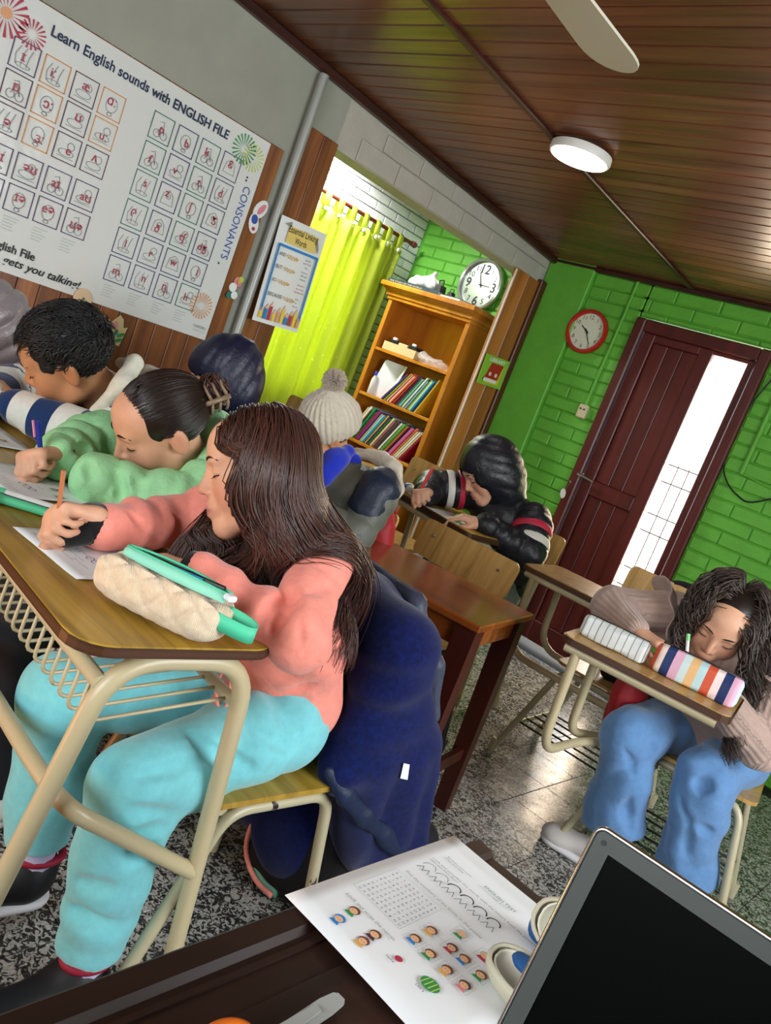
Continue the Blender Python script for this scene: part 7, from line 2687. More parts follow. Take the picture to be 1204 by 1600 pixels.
sp_ = smooth_path([PCP(0.100, -0.022, 0.052), PCP(0.124, -0.018, 0.050), PCP(0.148, -0.006, 0.046), PCP(0.155, 0.006, 0.046), PCP(0.146, 0.016, 0.049), PCP(0.124, 0.018, 0.052), PCP(0.102, 0.016, 0.054)], 24)
MB().sheet(np.stack([sp_ + (0, 0, -0.0125), sp_ + (0, 0, 0.0125)], 1), 0.0016).build('strap', 'mint_tape', pc, smooth=True)


# ---- sheets of paper
def sheet(label, pts, z, curl=0.0, name='worksheet', n=12):
    """pts: four corners (x, y) anticlockwise"""
    q = np.array(pts, float)
    G = np.zeros((n, n, 3))
    for i in range(n):
        for j in range(n):
            u, v_ = i / (n - 1), j / (n - 1)
            p = (1 - u) * (1 - v_) * q[0] + u * (1 - v_) * q[1] + u * v_ * q[2] + (1 - u) * v_ * q[3]
            G[i, j] = (p[0], p[1], z + curl * (max(0, abs(u - 0.5) * 2 - 0.7) + max(0, abs(v_ - 0.5) * 2 - 0.75)) + 0.0006 * math.sin(u * 5 + v_ * 3))
    t_ = thing(name, label, 'paper', (q[:, 0].mean(), q[:, 1].mean(), z))
    MB().sheet(G, 0.0006).build('sheet', 'paper', t_, smooth=True)
    o = np.array([q[0][0], q[0][1], z])
    ux = np.array([*(q[1] - q[0]), 0.0])
    uy = np.array([*(q[3] - q[0]), 0.0])
    return t_, Print(o, ux, uy, 0.0022 + curl * 0.4), np.linalg.norm(ux), np.linalg.norm(uy)


rpp = random.Random(21)


def little_face(pr, a, b, r, hair, shirt):
    pr.poly(shirt, [(a - r, b - 1.5 * r), (a + r, b - 1.5 * r), (a + 0.6 * r, b - 0.6 * r), (a - 0.6 * r, b - 0.6 * r)])
    pr.disc(hair, a, b + 0.25 * r, 1.05 * r, lift=0.0001)
    pr.disc('ink_skin', a, b - 0.05 * r, 0.8 * r, 0.78 * r, lift=0.0002)
    for s in (-1, 1):
        pr.disc('ink_black', a + s * 0.3 * r, b - 0.05 * r, 0.1 * r, lift=0.0003, n=6)


def worksheet_print(pr, W, H):
    """family exercise sheet: title, letters with drawings, word grid, family tree, little pictures"""
    pr.text('ink_grey', 'ENGLISH TEST', W * 0.5, H * 0.838, h=0.0050, bold=0.02)
    pr.text('ink_grey', 'unit 2', W * 0.5, H * 0.815, h=0.0034)
    pr.text('ink_grey', 'Surname and name', W * 0.13, H * 0.822, h=0.0034, align='L')
    pr.text('ink_grey', 'Class and date', W * 0.13, H * 0.806, h=0.0034, align='L')
    pr.text('ink_grey', 'Look and complete the words with the letters from the pictures below', W * 0.10, H * 0.745, w=W * 0.80, align='L')
    pr.text('ink_grey', 'then read them aloud', W * 0.10, H * 0.727, h=0.0034, align='L')
    for j, a in enumerate(np.linspace(0.15, 0.60, 6)):
        pr.line('ink_black', [(W * a + 0.008 * math.cos(q_), H * 0.682 + 0.009 * math.sin(q_)) for q_ in np.linspace(0.2, 3.3, 9)], 0.0016 if j > 1 else 0.0007)
        pr.line('ink_grey', [(W * a - 0.008 + 0.004 * i, H * 0.648 + (0.005 if i % 2 else -0.004)) for i in range(5)], 0.0011)
    pr.text('ink_grey', 'Find the members of the family in the puzzle', W * 0.12, H * 0.555, w=W * 0.52, align='L')
    gx0, gy0 = W * 0.095, H * 0.525
    for r in range(10):
        s = ''.join(rpp.choice('MOTHERSIFAUNCLEGRANDBY') for _ in range(10))
        for c, ch in enumerate(s):
            pr.text('ink_black', ch, gx0 + 0.004 + W * 0.0305 * c, gy0 - 0.005 - H * 0.0235 * r, h=0.0032)
    pr.frame('ink_light', gx0 + W * 0.15, gy0 - H * 0.118, W * 0.325, H * 0.25, 0.0005)
    cols = (('ink_brown', 'ink_gold'), ('ink_brown', 'ink_sky'), ('ink_light', 'ink_green'), ('ink_maroon', 'ink_crimson'), ('ink_brown', 'ink_green'), ('ink_brown', 'ink_sky'), ('ink_light', 'ink_crimson'), ('ink_brown', 'ink_gold'), ('ink_maroon', 'ink_pink'), ('ink_brown', 'ink_green'),
            ('ink_sky', 'ink_sky'), ('ink_brown', 'ink_green'), ('ink_brown', 'ink_maroon'), ('ink_brown', 'ink_gold'))
    spots = ((0.486, 0.397), (0.486, 0.303), (0.571, 0.502), (0.61, 0.404), (0.586, 0.3), (0.686, 0.407), (0.724, 0.498), (0.69, 0.3), (0.79, 0.306), (0.79, 0.404), (0.233, 0.101), (0.224, 0.182), (0.381, 0.172), (0.386, 0.108), (0.71, 0.192), (0.538, 0.172))
    for i, ((hc, sc_), (a, b)) in enumerate(zip(cols, spots)):
        if i < 10:
            pr.frame('ink_light', W * a, H * b, W * 0.085, H * 0.062, 0.0004)
        little_face(pr, W * a, H * b, 0.0058, hc, sc_)
    pr.line('ink_light', [(W * spots[0][0], H * spots[0][1]), (W * spots[3][0], H * spots[3][1])], 0.0005)
    pr.text('ink_grey', 'Look and write the names', W * 0.12, H * 0.215, w=W * 0.33, align='L')
    a, b = spots[15]
    pr.disc('ink_crimson', W * a, H * b, 0.0042)
    pr.text('ink_black', 'Name', W * a - 0.004, H * b - 0.009, h=0.003)
    a, b = spots[14]
    pr.disc('ink_green', W * a, H * b, 0.0105, 0.0088)
    for j in range(4):
        pr.line('ink_lime', [(W * a - 0.007 + 0.0045 * j, H * b - 0.0065), (W * a - 0.0055 + 0.0045 * j, H * b + 0.0065)], 0.0011, 0.0002)
    pr.text('ink_black', 'Like a', W * a - 0.002, H * b - 0.014, h=0.003)


# teacher's worksheet
ws, pr, W, H = sheet('white exercise sheet with word grid and small coloured faces on the teacher desk', [(-0.424, 0.598), (-0.214, 0.600), (-0.215, 0.896), (-0.425, 0.894)], 0.7245, 0.0)
worksheet_print(pr, W, H)
pr.build(ws)


def scribble_print(pr, W, H, n, seed, ink='ink_purple'):
    r = random.Random(seed)
    for i in range(n):
        a, b = r.uniform(0.08, 0.7) * W, r.uniform(0.08, 0.92) * H
        pr.text('ink_grey', r.choice(('my family is', 'she is my mother', 'this is', 'they are my cousins', 'he is my uncle')), a, b, h=0.0045, align='L')
    for i in range(6):
        little_face(pr, W * r.uniform(0.15, 0.9), H * r.uniform(0.4, 0.95), 0.006, r.choice(('ink_brown', 'ink_maroon')), r.choice(('ink_crimson', 'ink_green', 'ink_sky')))
    a, b = W * 0.62, H * 0.30
    for j in range(3):
        pr.line('ink_black', [(a + 0.016 * j + 0.007 * math.cos(q_), b + 0.007 * math.sin(q_)) for q_ in np.linspace(0.2, 5.2, 10)], 0.0016)


p1, pr, W, H = sheet('white worksheet under the writing hand of the girl in coral', [(-1.072, 0.683), (-1.180, 0.972), (-1.378, 0.897), (-1.272, 0.610)][::-1] and [(-1.276, 0.668), (-1.072, 0.683), (-1.092, 0.925), (-1.296, 0.91)], 0.7675, 0.003)
scribble_print(pr, W, H, 16, 3)
pr.build(p1)
p2, pr, W, H = sheet('white worksheet under the writing hand of the girl in mint green', [(-1.665, 0.700), (-1.445, 0.745), (-1.450, 0.915), (-1.66, 0.915)], 0.7675, 0.004)
scribble_print(pr, W, H, 10, 5)
pr.build(p2)
p3, pr, W, H = sheet('white worksheet in front of the boy in stripes', [(-2.06, 0.70), (-1.80, 0.72), (-1.79, 0.935), (-2.04, 0.93)], 0.7675, 0.003)
scribble_print(pr, W, H, 10, 8)
pr.build(p3)

# ---- pencils and pens
plain('pencil_copper', 'b5714a', 0.4)
plain('pencil_red', 'c02a24', 0.4)
plain('pen_navy', '1f2f9a', 0.35)
plain('pen_pink', 'd98aa8', 0.4)
plain('marker_white', 'dfe2da', 0.4)
plain('marker_mint', '55c48f', 0.4)
plain('pen_green', '7fd08a', 0.35)


def pencil(name, label, tip, end, r, mat, cone='cardboard', cap=None, hexa=True):
    tip, end = np.array(tip, float), np.array(end, float)
    d = unit(end - tip)
    L = np.linalg.norm(end - tip)
    t_ = thing(name, label, 'pencil' if 'pencil' in name else 'pen', tuple(tip))
    MB().tube([tip + d * 0.018, end], r, 6 if hexa else 12).build('barrel', mat, t_, smooth=False if hexa else 'auto')
    MB().tube([tip + d * 0.003, tip + d * 0.018], [r * 0.22, r * 0.95], 8).build('cone', cone, t_, smooth='auto')
    MB().tube([tip, tip + d * 0.004], [0.0004, r * 0.28], 6).build('point', 'black', t_)
    if cap:
        MB().tube([end - d * 0.002, end + d * 0.010], r * 1.04, 10).build('end_cap', cap, t_, smooth='auto')
    return t_


pencil('pencil', 'copper-coloured pencil in the hand of the girl in coral', (-1.203, 0.708, 0.772), (-1.200, 0.682, 0.902), 0.0042, 'pencil_copper')
bp_ = pencil('ballpoint_pen', 'blue pen with pink clip in the hand of the girl in mint green', (-1.583, 0.860, 0.772), (-1.580, 0.813, 0.890), 0.0052, 'pen_navy', 'pen_navy', hexa=False)
MB().tube([(-1.588, 0.820, 0.855), (-1.587, 0.806, 0.888)], 0.0028, 6).build('clip', 'pen_pink', bp_)
pencil('pencil', 'red pencil in the hand of the child in the black hood', (-2.010, 2.655, 0.785), (-2.010, 2.690, 0.935), 0.0070, 'pencil_red', 'ink_yellow')
for lab, a, b, m, r in (('white felt pen lying on the desk between the two girls', (-1.455, 0.690, 0.7755), (-1.37, 0.800, 0.7755), 'marker_white', 0.0085), ('mint felt pen lying beside the worksheet on the desk', (-1.418, 0.672, 0.7755), (-1.345, 0.770, 0.7755), 'marker_mint', 0.0085),
                        ('dark navy felt pen lying between the white and mint ones', (-1.436, 0.682, 0.774), (-1.355, 0.785, 0.774), 'navy_cloth', 0.0065)):
    t_ = thing('felt_pen', lab, 'pen', tuple(np.array(a) - (0, 0, 0.008)))
    a, b = np.array(a), np.array(b)
    d = unit(b - a)
    MB().tube([a, b], r, 14).build('barrel', m, t_, smooth='auto')
    MB().tube([a - d * 0.004, a + d * 0.035], r * 1.07, 14).build('cap', 'marker_mint' if 'white' in lab[:6] else m, t_, smooth='auto')
t_ = thing('glue_stick', 'fat pale glue stick at the left end of the desk', 'glue stick', (-1.40, 0.66, 0.767))
MB().tube([(-1.455, 0.625, 0.780), (-1.385, 0.672, 0.780)], 0.0125, 16).build('barrel', 'marker_white', t_, smooth='auto')
MB().tube([(-1.468, 0.616, 0.780), (-1.455, 0.625, 0.780)], 0.0115, 16).build('cap', 'cream_plastic', t_, smooth='auto')

# ---- two pencil cases on the curly girl's desk
def soft_case(name, label, a, b, w, h, mat, z, sag=0.004, n=60):
    a, b = np.array([a[0], a[1], z]), np.array([b[0], b[1], z])
    d = unit(b - a)
    e = np.array([-d[1], d[0], 0])
    L = np.linalg.norm(b - a)
    t_ = thing(name, label, 'pencil case', tuple((a + b) / 2))
    P = np.zeros((n, 40, 3))
    run = np.zeros((n, 40))
    for i in range(n):
        u = i / (n - 1)
        k = min(1.0, (1 - abs(2 * u - 1) ** 8) ** 0.5 + 0.15)
        for j in range(40):
            q_ = 2 * math.pi * j / 40
            ca, sa = math.cos(q_), math.sin(q_)
            y = np.sign(ca) * abs(ca) ** 0.6 * w / 2 * (1 - 0.42 * (sa + 1) / 2) * k
            zz = h * 0.5 + np.sign(sa) * abs(sa) ** 0.55 * h / 2 * (0.55 + 0.45 * k)
            wob = sag * math.sin(u * 11 + j * 0.5) * math.sin(q_ * 2)
            P[i, j] = a + d * (u * L) + e * (y + wob) + np.array([0, 0, zz + (wob * 0.4 if sa > 0 else 0)])
            run[i, j] = u * L
    mb_ = MB()
    Pw_ = np.concatenate([P, P[:, :1]], 1)
    mb_.grid(Pw_[:, ::-1])
    mb_.add(P[0], [tuple(range(40))])
    mb_.add(P[-1], [tuple(range(40))[::-1]])
    rr_ = np.concatenate([np.concatenate([run, run[:, :1]], 1).ravel(), run[0], run[-1]])
    mb_.build('case_body', mat, t_, smooth=True, attrs={'run': rr_})
    MB().tube([a + d * 0.01 + (0, 0, h + 0.001), (a + b) / 2 + (0, 0, h + 0.003), b - d * 0.01 + (0, 0, h + 0.001)], 0.0022, 6).build('zip', 'dark_metal', t_, smooth=True)
    return t_, (lambda x, y, zz: a + d * x + e * y + np.array([0, 0, zz]))


def striped(name, stops, L):
    t = NT(name, 0.6, 0.25)
    at = t.n('ShaderNodeAttribute', attribute_name='run')
    m1 = t.n('ShaderNodeMath', operation='DIVIDE')
    t.l(at.outputs['Fac'], m1.inputs[0])
    m1.inputs[1].default_value = L
    t.color(t.ramp(m1.outputs[0], stops, 'CONSTANT'))
    t.bump(t.noise(t.pos(), 60, 3), 0.15, 0.004)
    return t.m


striped('multi_stripe', [(0.0, 'c8553a'), (0.05, 'd9c3b4'), (0.11, '24335f'), (0.20, 'd9a8bd'), (0.29, 'c9dbd8'), (0.37, 'e3b57c'), (0.46, 'b4d2d4'), (0.54, 'c8553a'), (0.63, 'e8d3cf'), (0.71, '24335f'), (0.80, 'd9a8bd'), (0.88, 'bcd8e0'), (0.95, 'e3cbb0')], 0.255)
ws_ = []
for k in range(10):
    p_ = 0.05 + 0.098 * k
    ws_ += [(p_, '7a8288'), (p_ + 0.012, 'd3d6d2')]
striped('thin_stripe', [(0.0, 'd3d6d2')] + ws_[:20], 0.20)
cz_ = 0.747
c1_, _ = soft_case('pencil_case', 'white pencil case with thin grey stripes on the left end of the desk', (-0.925, 2.165), (-0.735, 2.210), 0.080, 0.062, 'thin_stripe', cz_)
c2_, q2_ = soft_case('pencil_case', 'pencil case with broad navy, pink, orange and white stripes', (-0.722, 2.210), (-0.495, 2.262), 0.085, 0.080, 'multi_stripe', cz_)
t_ = thing('ballpoint_pen', 'pale green pen sticking out of the striped pencil case', 'pen', tuple(q2_(0.06, 0.01, 0.078)))
MB().tube([q2_(0.075, 0.012, 0.070), q2_(0.055, 0.03, 0.122)], 0.0045, 8).build('barrel', 'white_plastic', t_, smooth='auto')
MB().tube([q2_(0.061, 0.025, 0.107), q2_(0.0545, 0.0303, 0.124)], 0.0052, 8).build('cap', 'pen_green', t_, smooth='auto')

# ---- things of the child in the black hood
soft_case('pencil_case', 'white and blue pencil case at the left end of the dark-edged desk', (-2.20, 2.83), (-2.06, 2.80), 0.06, 0.05, 'white_plastic', 0.7705)
MB().ball((-2.20, 2.832, 0.795), (0.022, 0.03, 0.024)).build('blue_pouch', 'pen_blue', None, True, label='small blue pouch at the end of the white case', cat='pouch')
p4, pr, W, H = sheet('white worksheet under the hands of the child in the black hood', [(-2.02, 2.73), (-1.80, 2.70), (-1.77, 2.88), (-1.98, 2.92)], 0.7715, 0.002)
pr.build(p4)
MB().prism([(0, 0), (0.05, 0.0), (0.045, 0.03), (0.01, 0.035)], (-1.865, 2.735, 0.7745), (1, 0, 0), (0, 0.6, 0.8), 0.002).build('paper_scrap', 'card_green', label='small green paper scrap beside the left hand of the hooded child', cat='paper')

# ---- navy coat over the chair of the girl in coral
t = NT('navy_fleece', 0.9, 0.1)
v = t.pos()
f = t.noise(v, 90, 3, 0.6)
t.color(t.ramp(f, [(0.3, '081038'), (0.7, '0e1b54')]))
t.b.inputs['Sheen Weight'].default_value = 0.15
puffer_mat('navy_shell', '18243f', 0.5, 0.3)
puffer_mat('grey_shell', '3f4557', 0.5, 0.3)
S = Solid(0.008, 0.09)
S.cap((-1.22, 1.315, 0.762), (-0.905, 1.322, 0.738), 0.060, 0.056)
S.cap((-1.22, 1.40, 0.70), (-1.23, 1.44, 0.20), 0.075, 0.11)
S.cap((-0.925, 1.36, 0.72), (-0.905, 1.46, 0.48), 0.070, 0.075)
S.cap((-0.905, 1.46, 0.48), (-0.895, 1.60, 0.17), 0.075, 0.090)
S.cap((-1.08, 1.40, 0.72), (-1.08, 1.50, 0.15), 0.09, 0.14)
S.cap((-0.905, 1.31, 0.70), (-0.888, 1.285, 0.47), 0.052, 0.040)
S.cap((-0.888, 1.285, 0.47), (-0.880, 1.50, 0.19), 0.042, 0.055)
S.cap((-0.89, 1.37, 0.52), (-0.885, 1.48, 0.34), 0.050, 0.055)


def coat_fold(P):
    up = np.clip((P[:, 2] - 0.42) / 0.12, 0, 1)
    q_ = P[:, 2] - 0.30 * (P[:, 1] - 1.2)
    f1 = 0.0065 * np.sin(q_ * 68 + 2.2 * nz(P, 8, 2)) * (0.55 + 0.6 * nz(P, 7, 4))
    f2 = 0.0085 * np.sin((P[:, 1] * 0.95 - P[:, 0] * 0.35 + 0.35 * P[:, 2]) * 62 + 1.8 * nz(P, 6, 5))
    return up * f1 + (1 - up) * f2 + 0.004 * nz(P, 9, 6)


V, F = S.mesh(1, coat_fold)
coat = thing('coat', 'navy coat with blue fleece lining hung over the chair back of the girl in coral', 'coat', (-1.02, 1.45, 0.06))
mk('lining', V, F, 'navy_fleece', coat, True)
S = Solid(0.007, 0.02)
S.chain(SA((-0.876, 1.218, 0.472), (-0.841, 1.253, 0.436), (-0.831, 1.335, 0.374), (-0.825, 1.421, 0.320), (-0.805, 1.50, 0.262)), [0.014, 0.018, 0.020, 0.022, 0.020], flat=((1, 0, 0), 0.6))
V, F = S.mesh(1, folds(81, 40, 0.004))
mk('hem', V, F, 'navy_shell', coat, True)
S = Solid(0.007, 0.02)
S.chain(SA((-1.17, 1.425, 0.815), (-0.985, 1.44, 0.79), (-0.905, 1.475, 0.68), (-0.885, 1.53, 0.56)), [0.018, 0.022, 0.022, 0.014])
V, F = S.mesh(1, folds(82, 40, 0.004))
mk('outer_shell', V, F, 'grey_shell', coat, True)
MB().add([(-0.810, 1.369, 0.476), (-0.809, 1.357, 0.514), (-0.806, 1.376, 0.51), (-0.805, 1.39, 0.472)], [(0, 1, 2, 3)]).build('care_label', 'paper', coat)

# ---- black backpack with mint trim on the floor under that chair
plain('mint_trim', '6fae98', 0.6)
plain('bag_black', '101014', 0.8, bump=0.1, nscale=60)
bg = thing('backpack', 'black backpack with mint piping lying on the floor under the chair', 'backpack', (-1.03, 1.56, 0))
S = Solid(0.008, 0.04)
S.box((-1.04, 1.56, 0.125), (0.15, 0.17, 0.12), rotz(0.1), r=0.06)
S.box((-1.03, 1.72, 0.10), (0.15, 0.10, 0.10), rotz(0.1), r=0.05)
V, F = S.mesh(1, folds(91, 20, 0.006))
mk('bag_body', V, F, 'bag_black', bg, True)
for dz, m, r in ((0.0, 'mint_trim', 0.013), (0.024, 'cardboard', 0.006), (-0.02, 'coral_knit', 0.006)):
    MB().tube(smooth_path([(-1.05, 1.385 + dz, 0.245), (-1.105, 1.385 + dz, 0.20), (-1.135, 1.39 + dz, 0.13), (-1.13, 1.40 + dz, 0.06), (-1.08, 1.405 + dz, 0.022), (-1.02, 1.41 + dz, 0.02)], 24), r, 8).build('piping', m, bg, smooth=True)
MB().box((-0.895, 1.53, 0.20), (0.012, 0.05, 0.07), rotz(0.15), b=0.004).build('buckle', 'mint_trim', bg)

# ---- bags on the chairs behind
plain('bag_red', 'a01c22', 0.6, bump=0.1, nscale=30)
rb_ = thing('red_bag', 'red bag with pale emblem hanging on the chair of the child in the knitted hat', 'bag', (-1.72, 2.10, 0.5))
S = Solid(0.007, 0.04)
S.ell((-1.725, 2.135, 0.70), (0.075, 0.055, 0.13))
S.ell((-1.70, 2.145, 0.60), (0.085, 0.06, 0.08))
V, F = S.mesh(1, folds(93, 30, 0.007))
mk('bag_body', V, F, 'bag_red', rb_, True)
MB().tube(smooth_path([(-1.668, 2.10, 0.66), (-1.655, 2.105, 0.63), (-1.65, 2.12, 0.655), (-1.66, 2.125, 0.685), (-1.672, 2.105, 0.67), (-1.66, 2.095, 0.60)], 24), 0.004, 6).build('emblem', 'cardboard', rb_, smooth=True)
MB().tube(smooth_path([(-1.76, 2.13, 0.80), (-1.73, 2.17, 0.845), (-1.69, 2.16, 0.80)], 12), 0.008, 8).build('strap', 'bag_red', rb_, smooth=True)
kb = thing('black_bag', 'black bag lying on the seat of the empty one-piece desk', 'bag', (-1.06, 3.14, 0.442))
S = Solid(0.008, 0.04)
S.box((-1.05, 3.13, 0.50), (0.12, 0.13, 0.055), rotz(0.2), r=0.04)
S.ell((-1.13, 3.09, 0.515), (0.06, 0.08, 0.06))
V, F = S.mesh(1, folds(95, 26, 0.008))
mk('bag_body', V, F, 'bag_black', kb, True)
MB().tube(smooth_path([(-1.15, 3.22, 0.50), (-1.18, 3.30, 0.66), (-1.19, 3.335, 0.80), (-1.10, 3.335, 0.868), (-1.0, 3.34, 0.83), (-0.97, 3.28, 0.62)], 26), 0.013, 8).build('strap', 'bag_black', kb, smooth=True)
rj = thing('red_bag', 'red cloth bag hanging at the left side of the curly girl behind the desk tubes', 'bag', (-0.86, 2.56, 0.30))
S = Solid(0.008, 0.04)
S.ell((-0.865, 2.60, 0.56), (0.05, 0.09, 0.13))
S.ell((-0.862, 2.62, 0.45), (0.05, 0.08, 0.09))
V, F = S.mesh(1, folds(96, 30, 0.006))
mk('bag_body', V, F, 'bag_red', rj, True)

# ---- laptop: screen stands almost upright, facing the teacher's chair
plain('laptop_grey', '6d7674', 0.35, 0.5, 0.35)
plain('laptop_bezel', '3f4644', 0.45, 0.35)
plain('screen_black', '020303', 0.4, 0.04)
lt = thing('laptop', 'open laptop with dark screen and grey bezel on the teacher desk', 'laptop', (-0.0, 0.45, 0.722))
ex = unit([0.996, 0.088, 0])
dn = unit([0.012, -0.14, -0.99])
nrm_ = np.cross(ex, dn) * -1
TLc = np.array([-0.1815, 0.604, 0.976])
LW, LH = 0.365, 0.243
LP = lambda x, y, z=0.0: TLc + ex * x + dn * y + (-nrm_ if nrm_[1] > 0 else nrm_) * z
Rl = np.stack([ex, dn, np.cross(ex, dn)], 1)
mb = MB()
mb.prism([(x + LW / 2, -y - LH / 2) for x, y in rounded_rect(LW, LH, 0.0075)], LP(0, 0, -0.006), ex, -dn, 0.007) if False else None
pts = [(x + LW / 2, y - LH / 2) for x, y in rounded_rect(LW, LH, 0.0075)]
mb = MB()
mb.prism(pts, LP(0, 0, -0.0065), ex, -dn, 0.0055)
mb.build('lid', 'laptop_grey', lt, smooth='auto')
BZ = 0.0150
mb = MB()
o_ = LP(0, 0, 0.0)
for x0, x1, y0, y1 in ((0.001, LW - 0.001, 0.001, BZ), (0.001, LW - 0.001, LH - 0.028, LH - 0.001), (0.001, BZ, BZ, LH - 0.028), (LW - BZ, LW - 0.001, BZ, LH - 0.028)):
    mb.prism([(x0, -y1), (x1, -y1), (x1, -y0), (x0, -y0)], LP(0, 0, -0.001), ex, -dn, 0.0022)
mb.build('bezel', 'laptop_bezel', lt, kind='stuff')
mb = MB()
mb.prism([(BZ - 0.001, -(LH - 0.027)), (LW - BZ + 0.001, -(LH - 0.027)), (LW - BZ + 0.001, -BZ + 0.001), (BZ - 0.001, -BZ + 0.001)], LP(0, 0, -0.001), ex, -dn, 0.0008)
mb.build('screen', 'screen_black', lt)
MB().tube(np.array([LP(x, y, 0.0) for x, y in [(p[0], -p[1]) for p in pts]]), 0.0022, 6, closed=True).build('lid_edge', 'chrome', lt, smooth=True)
for x, y in ((0.0085, 0.0095), (0.16, 0.0075)):
    MB().lathe(LP(x, y, 0.001), [(0.0022, 0.0), (0.0022, 0.0008)], 10, np.cross(ex, -dn)).build('screw_cap', 'black_plastic', lt)
MB().prism([(0.205, -0.0162), (0.225, -0.0162), (0.222, -0.0100), (0.212, -0.0085)], LP(0, 0, 0.0003), ex, -dn, 0.0014).build('latch', 'black_plastic', lt)
hb = LP(0, LH, 0)
bR = np.stack([ex, np.array([-ex[1], ex[0], 0]), np.array([0, 0, 1.0])], 1)
MB().box(hb + ex * LW / 2 + bR @ np.array([0, -0.122, -0.006]), (LW, 0.236, 0.016), bR, b=0.005).build('base', 'laptop_grey', lt)
for r in range(5):
    for c in range(14):
        if r == 4 and 3 < c < 9:
            continue
        MB().box(hb + bR @ np.array([0.035 + 0.0225 * c, -0.03 - 0.021 * r, 0.0035]), (0.019, 0.0175, 0.004), bR).build('key', 'black_plastic', lt)
MB().box(hb + bR @ np.array([0.035 + 0.0225 * 6.0, -0.03 - 0.021 * 4, 0.0035]), (0.108, 0.0175, 0.004), bR).build('space_bar', 'black_plastic', lt)
MB().box(hb + bR @ np.array([LW / 2, -0.185, 0.0023]), (0.09, 0.055, 0.001), bR).build('touchpad', 'laptop_bezel', lt)
MB().tube(smooth_path([(-0.22, 0.545, 0.728), (-0.245, 0.54, 0.7275), (-0.27, 0.51, 0.7275), (-0.29, 0.46, 0.7275), (-0.30, 0.36, 0.7275)], 20), 0.002, 6).build('thin_cable', 'black', None, True, label='thin black cable running out from under the laptop', cat='cable')

# ---- open spectacle case with blue cloth
plain('case_cream', 'b9b59f', 0.55)
plain('case_lining', 'd9d6c4', 0.8)
plain('cloth_blue', '1f4f86', 0.85, bump=0.2, nscale=60)
plain('navy_bead', '1c2d66', 0.4)
gc = thing('spectacle_case', 'open cream spectacle case with blue things inside beside the laptop', 'case', (-0.20, 0.745, 0.725))


def shell(c, L, w, h, ax, up, open_dir, mat_o, mat_i, name):
    """half-ellipsoid bowl; open along open_dir"""
    a_, u_ = unit(ax), unit(open_dir)
    s_ = np.cross(a_, u_)
    for k_, (mm, nm_, sgn) in enumerate(((mat_o, name, 1.0), (mat_i, name + '_lining', 0.90))):
        G = np.zeros((30, 13, 3))
        for i in range(30):
            q_ = 2 * math.pi * i / 29
            for j in range(13):
                ph_ = math.pi / 2 * j / 12
                ex_ = math.copysign(abs(math.cos(q_)) ** 0.7, math.cos(q_))
                ey_ = math.copysign(abs(math.sin(q_)) ** 0.8, math.sin(q_))
                G[i, j] = np.array(c) + a_ * L / 2 * ex_ * math.cos(ph_) ** 0.5 * sgn + s_ * w / 2 * ey_ * math.cos(ph_) ** 0.5 * sgn - u_ * h * math.sin(ph_) * sgn + u_ * 0.0
        MB().sheet(G, 0.0018).build(nm_, mm, gc, smooth=True)
    MB().tube([np.array(c) + a_ * L / 2 * math.copysign(abs(math.cos(q_)) ** 0.7, math.cos(q_)) * 0.985 + s_ * w / 2 * math.copysign(abs(math.sin(q_)) ** 0.8, math.sin(q_)) * 0.985 for q_ in np.linspace(0, 2 * np.pi, 48)[:-1]], 0.0024, 6, closed=True).build('rim', mat_o, gc, smooth=True)


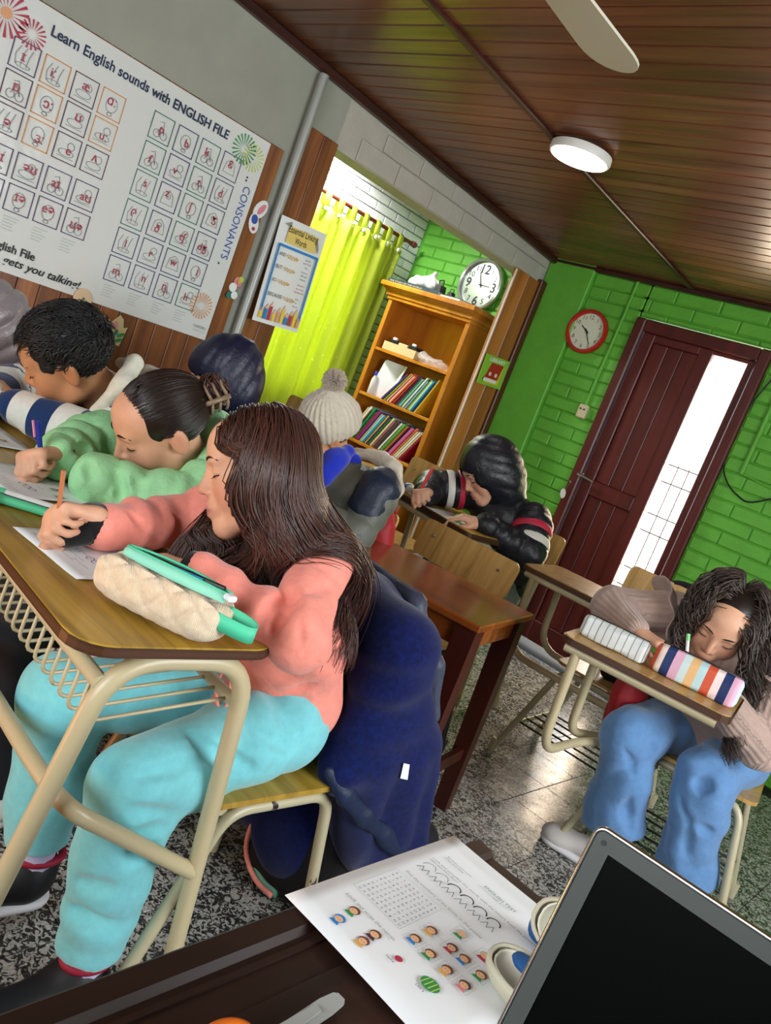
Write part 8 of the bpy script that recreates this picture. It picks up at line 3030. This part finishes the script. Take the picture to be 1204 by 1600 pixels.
shell((-0.185, 0.735, 0.752), 0.155, 0.062, 0.026, (1, 0.08, 0), None, (0, -0.12, 1), 'case_cream', 'case_lining', 'bottom_shell')
shell((-0.18, 0.787, 0.785), 0.155, 0.060, 0.026, (1, 0.08, 0), None, (0, -0.95, 0.35), 'case_cream', 'case_lining', 'lid_shell')
S = Solid(0.004, 0.015)
S.chain(SA((-0.232, 0.738, 0.757), (-0.20, 0.742, 0.76), (-0.15, 0.745, 0.76)), [0.012, 0.017, 0.02], flat=((0, 0, 1), 0.6))
solid_obj(S, 'folded_cloth', 'cloth_blue', None, 1, folds(97, 120, 0.002), label='blue patterned cloth folded inside the spectacle case', cat='cloth')
S = Solid(0.004, 0.015)
S.chain(SA((-0.262, 0.828, 0.742), (-0.235, 0.832, 0.752), (-0.19, 0.838, 0.75)), [0.012, 0.018, 0.022], flat=((0, 1, 0), 0.6))
S.ell((-0.22, 0.836, 0.733), (0.05, 0.014, 0.009))
solid_obj(S, 'blue_cloth', 'cloth_blue', None, 1, folds(98, 100, 0.003), label='crumpled blue cloth standing behind the spectacle case', cat='cloth')

# ---- scissors
plain('blade_steel', 'b4b9b6', 0.35, 0.5, 0.3)
plain('scissor_orange', 'e0701c', 0.4)
sx = thing('scissors', 'scissors with clear-backed steel blade and orange handles in the foreground', 'scissors', (-0.30, 0.50, 0.7225))
a_ = np.array([-0.303, 0.5615, 0.7255])
d = unit([0.008, -0.10, 0])
e = np.array([-d[1], d[0], 0])
mb = MB()
mb.prism([(0.0, -0.0045), (0.004, -0.0075), (0.02, -0.0095), (0.105, -0.0085), (0.105, 0.0075), (0.02, 0.0075), (0.004, 0.006), (0.0, 0.003)], a_, d, e, 0.0022)
mb.build('blade', 'blade_steel', sx)
mb = MB()
mb.prism([(0.03, -0.006), (0.105, -0.010), (0.105, 0.004), (0.03, 0.001)], a_ + (0, 0, 0.0024), d, e, 0.0022)
mb.build('blade', 'blade_steel', sx)
MB().lathe(a_ + d * 0.075 + (0, 0, 0.004), [(0.0045, 0), (0.0045, 0.002), (0.003, 0.003)], 14).build('rivet', 'chrome', sx, smooth='auto')
for s in (-1, 1):
    MB().tube([a_ + d * (0.124 + 0.025 * math.cos(q_)) + e * (s * 0.018 + 0.015 * math.sin(q_)) + (0, 0, 0.004) for q_ in np.linspace(0, 2 * np.pi, 28)[:-1]], 0.0048, 8, closed=True).tube([a_ + d * 0.085 + e * s * 0.004 + (0, 0, 0.003), a_ + d * 0.101 + e * s * 0.012 + (0, 0, 0.004)], 0.005, 8).build('handle', 'scissor_orange', sx, smooth=True)
